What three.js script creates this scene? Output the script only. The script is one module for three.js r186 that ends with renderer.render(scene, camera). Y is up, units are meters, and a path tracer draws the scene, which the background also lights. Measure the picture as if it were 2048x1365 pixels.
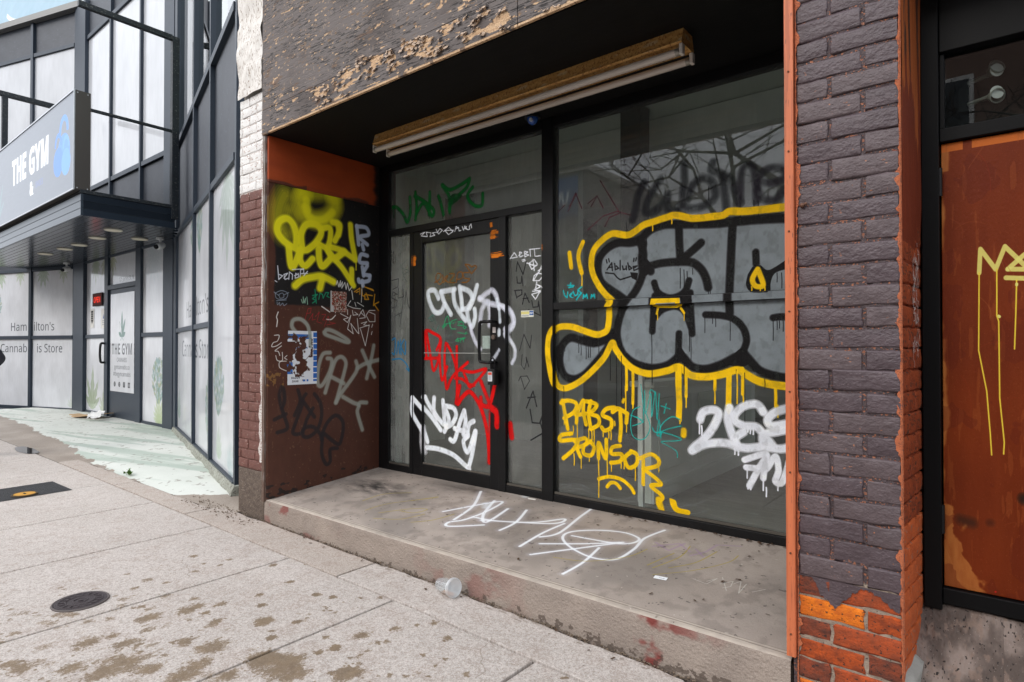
import * as THREE from 'three';
import { mergeGeometries } from 'three/addons/utils/BufferGeometryUtils.js';
import { RoundedBoxGeometry } from 'three/addons/geometries/RoundedBoxGeometry.js';
import { MarchingCubes } from 'three/addons/objects/MarchingCubes.js';

// ---------------------------------------------------------------- camera, sky, sun, exposure
const scene = new THREE.Scene();
const camera = new THREE.PerspectiveCamera(58.85, 1024 / 682, 0.05, 400);
camera.position.set(0, 1.13, 2.346);
camera.rotation.order = 'YXZ';
camera.rotation.set(0.0105, 0.6803, 0);
const renderer = new THREE.WebGLRenderer({ antialias: true });
renderer.toneMapping = THREE.LinearToneMapping;
renderer.toneMappingExposure = 1.6;
renderer.shadowMap.enabled = true;
{ // overcast sky: brightest overhead, even all round
  const w = 128, h = 64, a = new Float32Array(w * h * 4);
  for (let j = 0; j < h; j++) for (let i = 0; i < w; i++) {
    const el = Math.sin(((j + 0.5) / h - 0.5) * Math.PI), k = (j * w + i) * 4;
    const l = el > 0 ? 1.05 + 0.35 * el : 0.4;
    a[k] = l * 0.95; a[k + 1] = l * 0.99; a[k + 2] = l * 1.06; a[k + 3] = 1;
  }
  const t = new THREE.DataTexture(a, w, h, THREE.RGBAFormat, THREE.FloatType);
  t.mapping = THREE.EquirectangularReflectionMapping; t.magFilter = THREE.LinearFilter; t.needsUpdate = true;
  scene.background = t; scene.environment = t;
}
const sun = new THREE.DirectionalLight(0xfff7ee, 1.1);
sun.position.set(-9, 12, 17); sun.target.position.set(-3, 0, -1);
sun.castShadow = true; sun.shadow.radius = 45; sun.shadow.mapSize.set(2048, 2048);
Object.assign(sun.shadow.camera, { left: -25, right: 25, top: 25, bottom: -25, far: 70 });
scene.add(sun, sun.target);

const DATA = {
  shop: [["#6d6a6e",138,1,0.16,1,[-2269,1996,-1861,2059,-1454,2060,-1098,2010,-889,1992]],
["#6d6a6e",151,1,0.12,1,[-2307,1886,-2088,1942,-1840,1968]],
["#571c2c",7,0.3,0.7,0,[-2257,2078,-2207,2163,-2159,2053]],
["#571c2c",7,0.3,0.7,0,[-2201,2157,-2269,2048]],
["#571c2c",7,0.3,0.7,0,[-2111,2077,-2041,2117,-1995,2030]],
["#571c2c",7,0.3,0.7,0,[-2041,2117,-2088,2053]],
["#571c2c",7,0.3,0.7,0,[-2018,2213,-1883,1994]],
["#571c2c",7,0.3,0.7,0,[-2112,1904,-1995,1980,-1894,1995,-1797,1957]],
["#571c2c",7,0.3,0.7,0,[-2345,2059,-2294,2094,-2332,2068]],
["#571c2c",7,0.3,0.7,0,[-1984,1909,-1950,1964,-1873,1982]],
["#1b1a21",38,0.7,0.62,1,[-1707,2145,-1749,2070,-1765,1996,-1784,1927]],
["#1b1a21",37,0.7,0.62,1,[-1600,2145,-1651,2083,-1692,2005,-1692,1962,-1631,1963,-1566,2014,-1551,2048,-1556,1975,-1517,1934,-1473,1968]],
["#1b1a21",36,0.7,0.62,1,[-1449,2210,-1447,2114,-1457,2006,-1426,1949,-1343,1944,-1266,1985,-1279,2071,-1333,2107,-1397,2078,-1426,2001]],
["#1b1a21",35,0.7,0.62,1,[-1274,2190,-1283,2147,-1226,2106,-1207,1985,-1200,1897]],
["#1b1a21",35,0.7,0.62,1,[-1217,2104,-1170,2066,-1144,1984,-1122,1933]],
["#1b1a21",32,0.7,0.66,1,[-1122,1933,-1119,2074,-1097,2134,-1056,2122,-1038,2043,-1036,1928]],
["#1b1a21",32,0.7,0.66,1,[-1016,2035,-952,2015,-897,2030,-889,2066,-936,2095,-999,2086,-1028,2016,-1008,1945,-944,1923,-889,1972]],
["#1b1a21",5,0.05,1,0,[-1123,1937,-1122,1834,-1123,1732]],
["#1b1a21",5,0.05,1,0,[-1049,1935,-1047,1816,-1049,1698]],
["#1b1a21",5,0.05,1,0,[-1026,1931,-1024,1876,-1025,1822]],
["#1b1a21",5,0.05,1,0,[-1200,1906,-1199,1858,-1200,1810]],
["#1b1a21",5,0.05,1,0,[-1301,2053,-1300,2013,-1301,1973]],
["#1b1a21",6,0.05,1,0,[-1829,1918,-1827,1865,-1828,1811]],
["#7f888d",0,0.15,0.93,1,[-867,1813,-1016,1827,-1183,1834,-1455,1851,-1571,1866,-1661,1849,-1734,1796,-1797,1784,-1884,1793,-1962,1767,-2019,1713,-2036,1634,-2008,1552,-1940,1498,-1863,1450,-1841,1415,-1863,1358,-1885,1290,-1896,1212,-1874,1124,-1831,1067,-1757,1024,-1653,1003,-1554,1023,-1486,1052,-1401,1017,-1318,1006,-1230,1034,-1156,1065,-1069,1049,-1020,1004,-940,977,-863,967]],
["#7f888d",0,0.15,0.93,1,[-2333,1082,-2314,1145,-2245,1194,-2137,1175,-2054,1164,-1963,1192,-1929,1213,-1941,1174,-1974,1114,-2055,1029,-2137,952,-2221,919,-2295,942,-2327,1025]],
["#0b090b",49,0.22,1.0,1,[-860,1814,-1016,1827,-1175,1833,-1271,1836,-1455,1856,-1571,1868,-1661,1849,-1734,1796,-1797,1784,-1884,1793,-1962,1767,-2019,1713,-2034,1634,-2008,1552,-1940,1497,-1868,1450,-1841,1420,-1863,1358,-1885,1290,-1896,1212,-1874,1124,-1831,1067,-1757,1024,-1653,1003,-1554,1023,-1484,1075]],
["#0b090b",46,0.22,1.0,1,[-1452,1071,-1401,1017,-1318,1006,-1230,1034,-1156,1074]],
["#0b090b",43,0.22,1.0,1,[-1110,1104,-1068,1053,-1020,1004,-940,977,-863,967]],
["#0b090b",49,0.22,1.0,1,[-1739,1792,-1713,1722,-1713,1646]],
["#0b090b",50,0.22,1.0,1,[-1713,1770,-1724,1666,-1719,1580,-1756,1497,-1814,1423,-1863,1367]],
["#0b090b",53,0.22,1.0,1,[-2333,1082,-2314,1145,-2245,1194,-2137,1170,-2054,1159,-1963,1188,-1924,1223]],
["#0b090b",53,0.22,1.0,1,[-2333,1124,-2333,1025,-2298,942,-2221,917,-2137,950,-2055,1026,-1974,1114,-1929,1193]],
["#0b090b",47,0.2,1.0,1,[-1481,1854,-1479,1754,-1474,1662]],
["#0b090b",47,0.2,1.0,1,[-1693,1621,-1601,1638,-1484,1637,-1399,1625,-1344,1578,-1317,1523,-1306,1474]],
["#0b090b",49,0.2,1.0,1,[-1713,1656,-1662,1595]],
["#0b090b",47,0.2,1.0,1,[-1460,1652,-1399,1695,-1348,1735]],
["#0b090b",45,0.2,1.0,1,[-1164,1827,-1171,1720,-1177,1600,-1185,1427,-1183,1324]],
["#0b090b",40,0.2,1.0,1,[-1640,1523,-1617,1465,-1557,1429,-1494,1431,-1442,1464,-1420,1521]],
["#0b090b",41,0.2,1.0,1,[-1637,1443,-1647,1340,-1653,1228]],
["#0b090b",40,0.2,1.0,1,[-1413,1449,-1409,1332,-1402,1210]],
["#0b090b",40,0.2,1.0,1,[-1637,1312,-1587,1357,-1504,1374,-1447,1342,-1409,1251]],
["#0b090b",40,0.2,1.0,1,[-1483,1211,-1485,1125,-1484,1075,-1452,1057]],
["#0b090b",38,0.2,1.0,1,[-1322,1318,-1229,1310,-1160,1288,-1109,1236,-1091,1168,-1110,1108]],
["#0b090b",38,0.2,1.0,1,[-1143,1082,-1110,1091]],
["#0b090b",36,0.2,1.0,1,[-951,1289,-916,1293,-862,1289]],
["#0b090b",37,0.2,1.0,1,[-1040,1651,-1038,1587]],
["#0b090b",0,0.1,1,1,[-1713,1694,-1662,1637,-1693,1569,-1734,1620]],
["#0b090b",0,0.1,1,1,[-1495,1125,-1466,1125,-1438,1071,-1486,1043,-1524,1051]],
["#0b090b",0,0.1,1,1,[-1165,1091,-1110,1125,-1085,1041,-1127,1023,-1186,1030]],
["#0b090b",0,0.15,1,1,[-1058,1572,-1017,1577,-969,1548,-860,1605,-861,1556,-938,1529,-962,1481,-966,1432,-994,1425,-1063,1433,-1092,1473,-1083,1532]],
["#0b090b",0,0.1,1,1,[-1652,1425,-1602,1432,-1562,1383,-1632,1330]],
["#0b090b",0,0.1,1,1,[-1465,1443,-1399,1448,-1400,1349,-1456,1370]],
["#f2c200",42,0.15,1.0,1,[-859,1875,-1016,1879,-1107,1884,-1183,1894,-1218,1878,-1289,1878,-1398,1884,-1502,1917,-1561,1911,-1651,1895,-1713,1884,-1776,1849,-1829,1836,-1928,1857,-2007,1822,-2065,1768,-2085,1699,-2075,1617,-2031,1534,-1974,1466,-1929,1424,-1951,1386,-1954,1312,-1968,1243,-2008,1219,-2054,1214,-2148,1241,-2245,1269,-2345,1266,-2397,1219,-2412,1124,-2403,1024,-2365,888,-2295,854,-2173,905,-2066,989,-1986,1070,-1932,1159,-1907,1120,-1853,1052,-1778,995,-1674,969,-1554,991,-1484,1014,-1410,968,-1319,961,-1230,977,-1144,1005,-1102,985,-1036,949,-964,931,-864,923]],
["#f2c200",31,0.15,1.0,1,[-2257,1766,-2242,1667]],
["#f2c200",31,0.15,1.0,1,[-2150,1827,-2186,1739,-2160,1624]],
["#f2c200",8,0.05,1,0,[-2160,1624,-2157,1578,-2159,1532]],
["#f2c200",13,0.1,1,0,[-1642,1415,-1612,1395,-1514,1390,-1470,1411,-1470,1379,-1494,1371,-1612,1376,-1647,1387,-1642,1415]],
["#f2c200",0,0.05,1,0,[-1647,1425,-1465,1420,-1470,1372,-1642,1378]],
["#8a8a80",0,0.05,1,0,[-1617,1395,-1492,1395,-1496,1379,-1614,1382]],
["#f2c200",15,0.2,1.0,1,[-1617,1367,-1624,1335]],
["#f2c200",15,0.2,1.0,1,[-1470,1361,-1451,1333]],
["#f2c200",6,0.05,1,0,[-1620,1339,-1618,1318,-1619,1297]],
["#f2c200",5,0.05,1,0,[-1451,1333,-1450,1310,-1451,1288]],
["#f2c200",29,0.2,1.0,1,[-1030,1557,-1058,1505,-1042,1466,-1002,1467,-1022,1536,-1030,1557]],
["#f2c200",7,0.05,1,0,[-1063,1463,-1061,1452,-1062,1442]],
["#f2c200",7,0.05,1,0,[-1018,1460,-1016,1447,-1017,1435]],
["#f2c200",7,0.05,1,0,[-994,1458,-992,1446,-993,1433]],
["#0b090b",5,0.05,1,0,[-1474,1598,-1473,1539,-1474,1480]],
["#0b090b",5,0.05,1,0,[-1451,1587,-1449,1537,-1450,1487]],
["#0b090b",5,0.05,1,0,[-1432,1577,-1430,1536,-1431,1495]],
["#0b090b",4,0.05,1,0,[-1399,1592,-1397,1574,-1398,1556]],
["#0b090b",4,0.05,1,0,[-1306,1478,-1304,1456,-1305,1434]],
["#0b090b",4,0.05,1,0,[-1294,1477,-1293,1458,-1294,1438]],
["#0b090b",4,0.05,1,0,[-1326,1311,-1325,1262,-1326,1214]],
["#0b090b",4,0.05,1,0,[-1282,1301,-1280,1283,-1281,1266]],
["#0b090b",4,0.05,1,0,[-1264,1300,-1262,1274,-1263,1248]],
["#0b090b",4,0.05,1,0,[-1181,1289,-1180,1229,-1181,1168]],
["#0b090b",4,0.05,1,0,[-951,1274,-950,1220,-951,1167]],
["#0b090b",4,0.05,1,0,[-931,1273,-930,1249,-931,1224]],
["#0b090b",4,0.05,1,0,[-920,1273,-918,1252,-919,1232]],
["#0b090b",4,0.05,1,0,[-900,1273,-899,1244,-900,1215]],
["#0b090b",5,0.05,1,0,[-1692,1862,-1690,1805,-1691,1749]],
["#0b090b",5,0.05,1,0,[-2295,1176,-2293,1140,-2294,1103]],
["#0b090b",5,0.05,1,0,[-2185,1155,-2182,1124,-2183,1094]],
["#0b090b",5,0.05,1,0,[-2166,1150,-2164,1114,-2165,1078]],
["#0b090b",5,0.05,1,0,[-2127,1145,-2125,1099,-2126,1053]],
["#0b090b",5,0.05,1,0,[-2111,1144,-2108,1104,-2109,1064]],
["#0b090b",5,0.05,1,0,[-2095,1139,-2093,1102,-2094,1064]],
["#0b090b",5,0.05,1,0,[-2031,1154,-2029,1124,-2030,1094]],
["#0b090b",5,0.05,1,0,[-1658,1219,-1656,1125,-1657,1031]],
["#0b090b",4,0.05,1,0,[-1410,1215,-1408,1134,-1409,1053]],
["#0b090b",5,0.05,1,0,[-1419,1206,-1417,1156,-1418,1107]],
["#0b090b",4,0.05,1,0,[-907,1527,-905,1486,-906,1445]],
["#0b090b",4,0.05,1,0,[-930,1529,-929,1504,-930,1479]],
["#0b090b",5,0.05,1,0,[-2304,864,-2302,828,-2303,791]],
["#0b090b",5,0.05,1,0,[-1946,1085,-1944,1001,-1946,918]],
["#0b090b",5,0.05,1,0,[-1901,1076,-1899,910,-1900,744]],
["#0b090b",5,0.05,1,0,[-1866,1076,-1864,940,-1865,804]],
["#0b090b",5,0.05,1,0,[-1656,1021,-1655,961,-1656,900]],
["#0b090b",5,0.05,1,0,[-1469,1016,-1467,893,-1468,771]],
["#0b090b",4,0.05,1,0,[-1102,989,-1101,837,-1102,684]],
["#0b090b",4,0.05,1,0,[-996,959,-994,934,-995,909]],
["#0b090b",4,0.05,1,0,[-1148,1005,-1146,967,-1147,928]],
["#0b090b",5,0.05,1,0,[-1452,1089,-1451,998,-1452,908]],
["#f2c200",19,0.05,1,0,[-1831,1009,-1829,936,-1830,864]],
["#f2c200",19,0.05,1,0,[-1786,1000,-1784,890,-1786,780]],
["#f2c200",18,0.05,1,0,[-1476,1016,-1475,857,-1476,698]],
["#f2c200",18,0.05,1,0,[-1440,967,-1439,904,-1440,841]],
["#f2c200",18,0.05,1,0,[-1269,967,-1268,928,-1269,889]],
["#f2c200",17,0.05,1,0,[-1191,987,-1189,875,-1191,763]],
["#f2c200",17,0.05,1,0,[-1114,1015,-1113,942,-1114,870]],
["#f2c200",16,0.05,1,0,[-941,920,-939,866,-940,813]],
["#f2c200",9,0.05,1,0,[-1837,883,-1835,806,-1836,729]],
["#f2c200",9,0.05,1,0,[-1787,789,-1785,770,-1786,751]],
["#f2c200",8,0.05,1,0,[-1479,707,-1477,693,-1478,680]],
["#f2c200",8,0.05,1,0,[-1441,845,-1439,811,-1440,777]],
["#f2c200",8,0.05,1,0,[-1270,889,-1268,849,-1269,810]],
["#f2c200",8,0.05,1,0,[-1111,870,-1109,840,-1110,811]],
["#f2c200",7,0.05,1,0,[-929,822,-928,789,-929,756]],
["#f2c200",8,0.05,1,0,[-1651,1876,-1649,1859,-1650,1843]],
["#f2c200",8,0.05,1,0,[-1527,1897,-1525,1883,-1526,1869]],
["#f2c200",8,0.05,1,0,[-1144,997,-1142,907,-1144,817]],
["#f2c200",36,0.1,1.0,1,[-1488,1006,-1488,915,-1482,807,-1485,725]],
["#f2c200",31,0.1,1.0,1,[-1188,978,-1190,892,-1192,780]],
["#0e0c0e",9,0.1,0.95,0,[-1973,1694,-1968,1673]],
["#0e0c0e",9,0.1,0.95,0,[-1956,1699,-1951,1679]],
["#0e0c0e",9,0.1,0.95,0,[-1968,1629,-1934,1671,-1929,1621]],
["#0e0c0e",9,0.1,0.95,0,[-1956,1643,-1928,1643]],
["#0e0c0e",9,0.1,0.95,0,[-1912,1664,-1908,1624,-1884,1632,-1901,1648]],
["#0e0c0e",9,0.1,0.95,0,[-1873,1680,-1873,1621]],
["#0e0c0e",9,0.1,0.95,0,[-1857,1644,-1851,1621,-1832,1623,-1830,1642,-1828,1618]],
["#0e0c0e",9,0.1,0.95,0,[-1819,1660,-1810,1616,-1792,1624,-1808,1640]],
["#0e0c0e",9,0.1,0.95,0,[-1771,1627,-1755,1636,-1782,1633,-1776,1609,-1745,1619]],
["#0e0c0e",9,0.1,0.95,0,[-1776,1685,-1778,1666]],
["#0e0c0e",9,0.1,0.95,0,[-1760,1687,-1764,1668]],
["#0e0c0e",9,0.1,0.95,0,[-1979,1610,-1917,1600,-1895,1574,-1873,1558,-1755,1583]],
["#0e0c0e",0,0.05,1,0,[-1803,1601,-1750,1592,-1757,1545,-1792,1562]],
["#16b5ba",9,0.1,1,0,[-2270,1549,-2220,1544]],
["#16b5ba",9,0.1,1,0,[-2247,1563,-2247,1536]],
["#16b5ba",9,0.1,1,0,[-2264,1533,-2227,1536]],
["#16b5ba",9,0.1,1,0,[-2307,1515,-2297,1483,-2276,1465,-2270,1503]],
["#16b5ba",9,0.1,1,0,[-2257,1481,-2235,1496,-2251,1471,-2230,1464]],
["#16b5ba",9,0.1,1,0,[-2227,1505,-2214,1474,-2190,1483,-2190,1513]],
["#16b5ba",9,0.1,1,0,[-2190,1462,-2166,1492,-2190,1513,-2160,1532]],
["#16b5ba",9,0.1,1,0,[-2190,1462,-2202,1447,-2160,1491]],
["#16b5ba",9,0.1,1,0,[-2148,1455,-2146,1480,-2134,1461,-2122,1481,-2115,1453]],
["#16b5ba",9,0.1,1,0,[-2089,1452,-2085,1477,-2075,1461,-2065,1478,-2060,1453]],
["#f2c200",23,0.15,1.0,1,[-1941,738,-1886,744,-1826,713]],
["#f2c200",28,0.18,1.0,1,[-2314,770,-2271,581]],
["#f2c200",28,0.18,1.0,1,[-2327,753,-2271,772,-2203,755,-2222,698,-2302,651]],
["#f2c200",27,0.18,1.0,1,[-2203,627,-2191,700,-2149,779,-2149,703,-2128,623]],
["#f2c200",27,0.18,1.0,1,[-2209,678,-2131,694]],
["#f2c200",27,0.18,1.0,1,[-2090,777,-2108,695,-2090,596]],
["#f2c200",27,0.18,1.0,1,[-2125,775,-2049,759,-2067,723,-2102,696,-2038,680,-2032,631,-2090,596]],
["#f2c200",27,0.18,1.0,1,[-1919,747,-1975,734,-2003,693,-1942,668,-1942,618,-1987,595,-2009,613]],
["#f2c200",26,0.18,1.0,1,[-1875,731,-1870,634,-1878,541]],
["#f2c200",26,0.18,1.0,1,[-1930,717,-1886,740,-1826,715]],
["#f2c200",26,0.18,1.0,1,[-1826,715,-1832,657]],
["#f2c200",28,0.18,1.0,1,[-2240,553,-2321,535,-2333,497,-2234,512,-2191,501,-2234,440,-2308,380]],
["#f2c200",28,0.18,1.0,1,[-2210,514,-2192,445,-2171,406]],
["#f2c200",27,0.18,1.0,1,[-2216,503,-2137,531,-2126,497,-2191,465]],
["#f2c200",27,0.18,1.0,1,[-2090,516,-2144,480,-2144,429,-2090,425,-2067,478,-2096,515]],
["#f2c200",27,0.18,1.0,1,[-2033,412,-2032,511,-1981,418,-1975,537]],
["#f2c200",26,0.18,1.0,1,[-1876,508,-1931,492,-1936,452,-1865,455,-1876,411,-1942,393]],
["#f2c200",26,0.18,1.0,1,[-1800,477,-1843,434,-1816,379,-1763,405,-1758,463,-1800,482]],
["#f2c200",25,0.18,1.0,1,[-1716,439,-1717,288]],
["#f2c200",25,0.18,1.0,1,[-1737,446,-1665,478,-1615,451,-1625,412,-1716,382]],
["#f2c200",25,0.18,1.0,1,[-1716,382,-1635,337,-1600,304,-1665,286,-1590,232,-1620,190,-1595,157]],
["#f2c200",23,0.15,1.0,1,[-2033,278,-1953,303,-1865,296,-1801,257,-1780,226]],
["#f2c200",23,0.15,1.0,1,[-1970,237,-1942,266,-1904,266,-1876,241]],
["#f2c200",19,0.3,1.0,1,[-1855,786,-1849,802]],
["#f2c200",33,0.3,1.0,1,[-1454,641,-1456,614]],
["#f2c200",0,0.3,1,1,[-1546,230,-1507,222,-1488,184,-1422,177,-1427,150,-1508,154,-1541,194]],
["#f2c200",37,0.3,1.0,1,[-1615,210,-1596,148]],
["#f2c200",7,0.05,1,0,[-2302,651,-2299,630,-2301,609]],
["#f2c200",7,0.05,1,0,[-2228,605,-2225,585,-2227,564]],
["#f2c200",7,0.05,1,0,[-2197,628,-2195,562,-2196,495]],
["#f2c200",7,0.05,1,0,[-2108,595,-2106,560,-2107,524]],
["#f2c200",7,0.05,1,0,[-2084,597,-2082,552,-2083,506]],
["#f2c200",7,0.05,1,0,[-2067,598,-2065,543,-2066,488]],
["#f2c200",7,0.05,1,0,[-2000,594,-1998,574,-1999,554]],
["#f2c200",7,0.05,1,0,[-1958,597,-1956,573,-1957,548]],
["#f2c200",7,0.05,1,0,[-1942,599,-1939,570,-1941,540]],
["#f2c200",7,0.05,1,0,[-1914,660,-1912,645,-1913,631]],
["#f2c200",7,0.05,1,0,[-1832,657,-1830,628,-1831,599]],
["#f2c200",7,0.05,1,0,[-2222,421,-2219,383,-2221,344]],
["#f2c200",7,0.05,1,0,[-2167,407,-2165,369,-2166,330]],
["#f2c200",7,0.05,1,0,[-2105,434,-2102,409,-2103,384]],
["#f2c200",7,0.05,1,0,[-2033,402,-2030,283,-2032,164]],
["#f2c200",7,0.05,1,0,[-1970,419,-1968,355,-1969,291]],
["#f2c200",7,0.05,1,0,[-1940,393,-1938,367,-1939,339]],
["#f2c200",7,0.05,1,0,[-1870,411,-1868,390,-1869,368]],
["#f2c200",7,0.05,1,0,[-1849,423,-1847,395,-1848,366]],
["#f2c200",7,0.05,1,0,[-1771,385,-1769,345,-1770,304]],
["#f2c200",7,0.05,1,0,[-2033,278,-2031,218,-2032,159]],
["#f2c200",6,0.05,1,0,[-1615,404,-1613,391,-1614,377]],
["#f2c200",7,0.05,1,0,[-2259,551,-2256,543,-2257,535]],
["#f2c200",7,0.05,1,0,[-1975,537,-1973,488,-1974,438]],
["#12a79c",6,0.1,0.95,1,[-1731,901,-1726,864,-1716,779,-1711,685]],
["#12a79c",6,0.1,0.95,1,[-1705,865,-1700,723,-1664,848,-1659,707,-1634,859,-1624,691,-1609,850]],
["#12a79c",6,0.1,0.95,1,[-1674,847,-1664,871,-1639,858]],
["#12a79c",6,0.1,0.95,1,[-1736,764,-1784,737,-1802,659,-1789,583,-1742,559,-1695,582,-1670,650,-1705,742]],
["#12a79c",6,0.1,0.95,1,[-1800,707,-1716,675,-1789,641]],
["#12a79c",6,0.1,0.95,1,[-1716,666,-1757,700]],
["#12a79c",6,0.1,0.95,1,[-1654,642,-1639,616,-1594,610,-1624,598,-1609,693,-1599,582]],
["#12a79c",6,0.1,0.95,1,[-1624,608,-1555,641,-1468,667]],
["#12a79c",6,0.1,0.95,1,[-1594,564,-1487,579,-1478,594,-1555,614,-1614,618]],
["#12a79c",5,0.1,0.95,1,[-1599,559,-1506,518,-1495,478]],
["#12a79c",6,0.1,0.95,1,[-1599,777,-1540,762]],
["#12a79c",6,0.1,0.95,1,[-1564,793,-1579,732]],
["#12a79c",6,0.1,0.95,1,[-1477,702,-1525,717,-1584,676,-1614,618]],
["#eef2fa",45,0.25,0.9,1,[-1356,712,-1337,757,-1283,774,-1248,755,-1275,683,-1329,608,-1393,548,-1402,529,-1329,572,-1223,592,-1154,581,-1087,576,-981,599]],
["#eef2fa",45,0.25,0.9,1,[-1187,793,-1196,724,-1171,640,-1145,582]],
["#eef2fa",43,0.25,0.9,1,[-1005,780,-1037,819,-1103,807,-1153,761,-1153,718,-1103,697,-1037,694,-989,640,-958,601,-997,597,-1005,655,-942,677,-865,700]],
["#eef2fa",43,0.25,0.9,1,[-864,813,-941,784,-981,740,-957,709,-864,732]],
["#eef2fa",44,0.25,0.9,1,[-1145,574,-1154,624,-1111,662]],
["#eef2fa",43,0.25,0.9,1,[-982,591,-919,589,-865,603]],
["#eef2fa",34,0.18,1.0,1,[-1104,510,-990,553,-1030,469,-1079,370]],
["#eef2fa",33,0.18,1.0,1,[-1096,469,-990,474]],
["#eef2fa",33,0.18,1.0,1,[-990,548,-1006,422]],
["#eef2fa",33,0.18,1.0,1,[-982,483,-942,546,-927,474,-943,414,-912,410,-888,470,-865,562]],
["#eef2fa",9,0.05,1,0,[-1360,711,-1359,671,-1360,631]],
["#eef2fa",9,0.05,1,0,[-1347,677,-1345,650,-1346,624]],
["#eef2fa",9,0.05,1,0,[-1158,572,-1157,553,-1157,534]],
["#eef2fa",9,0.05,1,0,[-1139,574,-1137,553,-1138,532]],
["#eef2fa",8,0.05,1,0,[-1086,698,-1085,681,-1086,664]],
["#eef2fa",8,0.05,1,0,[-1074,695,-1072,676,-1073,657]],
["#eef2fa",8,0.05,1,0,[-1058,692,-1056,673,-1057,654]],
["#eef2fa",8,0.05,1,0,[-1088,377,-1086,365,-1087,352]],
["#eef2fa",8,0.05,1,0,[-1073,375,-1071,363,-1072,350]],
["#eef2fa",8,0.05,1,0,[-1091,470,-1090,440,-1091,411]],
["#eef2fa",8,0.05,1,0,[-1006,422,-1005,389,-1006,356]],
["#eef2fa",8,0.05,1,0,[-990,374,-989,350,-990,325]],
["#eef2fa",8,0.05,1,0,[-931,416,-930,391,-931,367]],
["#0b6a2c",32,0.3,0.95,1,[-4077,2341,-4020,2327,-3940,2257,-3892,2188,-3853,2266,-3861,2394]],
["#0b6a2c",31,0.3,0.95,1,[-3791,2195,-3776,2308,-3792,2424]],
["#0b6a2c",31,0.3,0.95,1,[-3799,2394,-3693,2336,-3575,2247,-3596,2200,-3693,2316,-3783,2236]],
["#0b6a2c",31,0.3,0.95,1,[-3619,2396,-3619,2325,-3626,2214]],
["#0b6a2c",30,0.3,0.95,1,[-3517,2350,-3489,2285,-3460,2191]],
["#0b6a2c",30,0.3,0.95,1,[-3390,2201,-3397,2321,-3432,2376,-3475,2433,-3391,2379,-3268,2398,-3175,2430]],
["#0b6a2c",29,0.3,0.95,1,[-3175,2421,-3215,2360,-3363,2286,-3390,2221]],
["#0b6a2c",29,0.3,0.95,1,[-3143,2358,-3195,2309,-3175,2257,-3110,2209,-3047,2209,-3040,2293]],
["#0c5426",0,0.2,0.8,1,[-3390,2241,-3254,2308,-3336,2341,-3397,2321]],
["#0c4a22",8,0.05,1,0,[-4069,2335,-4066,2291,-4067,2248]],
["#0c4a22",7,0.05,1,0,[-3626,2224,-3623,2203,-3624,2183]],
["#0c4a22",7,0.05,1,0,[-3467,2192,-3464,2177,-3466,2162]],
["#0c4a22",7,0.05,1,0,[-3388,2211,-3385,2191,-3386,2171]],
["#eef2fa",7,0.1,0.95,0,[-3700,2060,-3648,2069,-3692,2043,-3618,2030,-3633,2067,-3574,2055,-3589,2026,-3531,2030,-3560,2053,-3502,2052]],
["#eef2fa",7,0.1,0.95,0,[-3517,2078,-3488,2035,-3446,2060,-3474,2078,-3502,2047]],
["#eef2fa",7,0.1,0.95,0,[-3432,2048,-3376,2076,-3328,2036,-3376,2017,-3418,2056,-3321,2045]],
["#eef2fa",7,0.1,0.95,0,[-3308,2033,-3294,2071,-3274,2058,-3301,2052]],
["#eef2fa",7,0.1,0.95,0,[-3268,2062,-3261,2032,-3241,2035]],
["#eef2fa",7,0.1,0.95,0,[-3228,2062,-3214,2032,-3201,2064,-3175,2032]],
["#eef2fa",7,0.1,0.95,0,[-3181,2056,-3201,2044,-3162,2030,-3149,2033,-3155,2053,-3136,2070,-3129,2040]],
["#eef2fa",7,0.1,0.95,0,[-2773,1774,-2733,1815,-2704,1781,-2756,1777]],
["#eef2fa",7,0.1,0.95,0,[-2692,1789,-2664,1808,-2687,1815,-2681,1779,-2653,1785]],
["#eef2fa",7,0.1,0.95,0,[-2641,1811,-2636,1775,-2602,1785,-2636,1797,-2608,1807,-2641,1815]],
["#eef2fa",7,0.1,0.95,0,[-2591,1819,-2586,1774]],
["#eef2fa",7,0.1,0.95,0,[-2597,1824,-2504,1823]],
["#eef2fa",7,0.1,0.95,0,[-2553,1824,-2547,1771,-2498,1770]],
["#eef2fa",7,0.1,0.95,0,[-2664,1755,-2636,1757]],
["#eef2fa",7,0.1,0.95,0,[-2655,1745,-2633,1748]],
["#eef2fa",8,0.1,0.95,0,[-2597,1727,-2553,1749,-2525,1712,-2575,1681,-2597,1718,-2531,1703]],
["#eef2fa",8,0.1,0.95,0,[-2564,1750,-2553,1670]],
["#eef2fa",8,0.1,0.95,0,[-2520,1667,-2466,1689,-2488,1700,-2509,1658,-2553,1635,-2564,1601,-2509,1597,-2466,1637,-2520,1650,-2553,1609]],
["#eef2fa",8,0.1,0.95,0,[-2531,1590,-2542,1538,-2499,1553,-2531,1572,-2461,1542]],
["#eef2fa",8,0.1,0.95,0,[-2553,1538,-2499,1518,-2575,1505,-2542,1468,-2499,1526,-2569,1526]],
["#eef2fa",8,0.1,0.95,0,[-2619,1729,-2586,1721]],
["#7a4a10",9,0.15,0.9,1,[-3559,1655,-3502,1676,-3488,1715,-3530,1723,-3545,1679,-3502,1636,-3466,1658]],
["#7a4a10",9,0.15,0.9,1,[-3466,1708,-3459,1648,-3410,1699,-3452,1677,-3403,1644]],
["#7a4a10",9,0.15,0.9,1,[-3390,1712,-3335,1703,-3389,1648,-3328,1639]],
["#7a4a10",9,0.15,0.9,1,[-3314,1638,-3301,1710,-3254,1712,-3254,1668,-3307,1662]],
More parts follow.
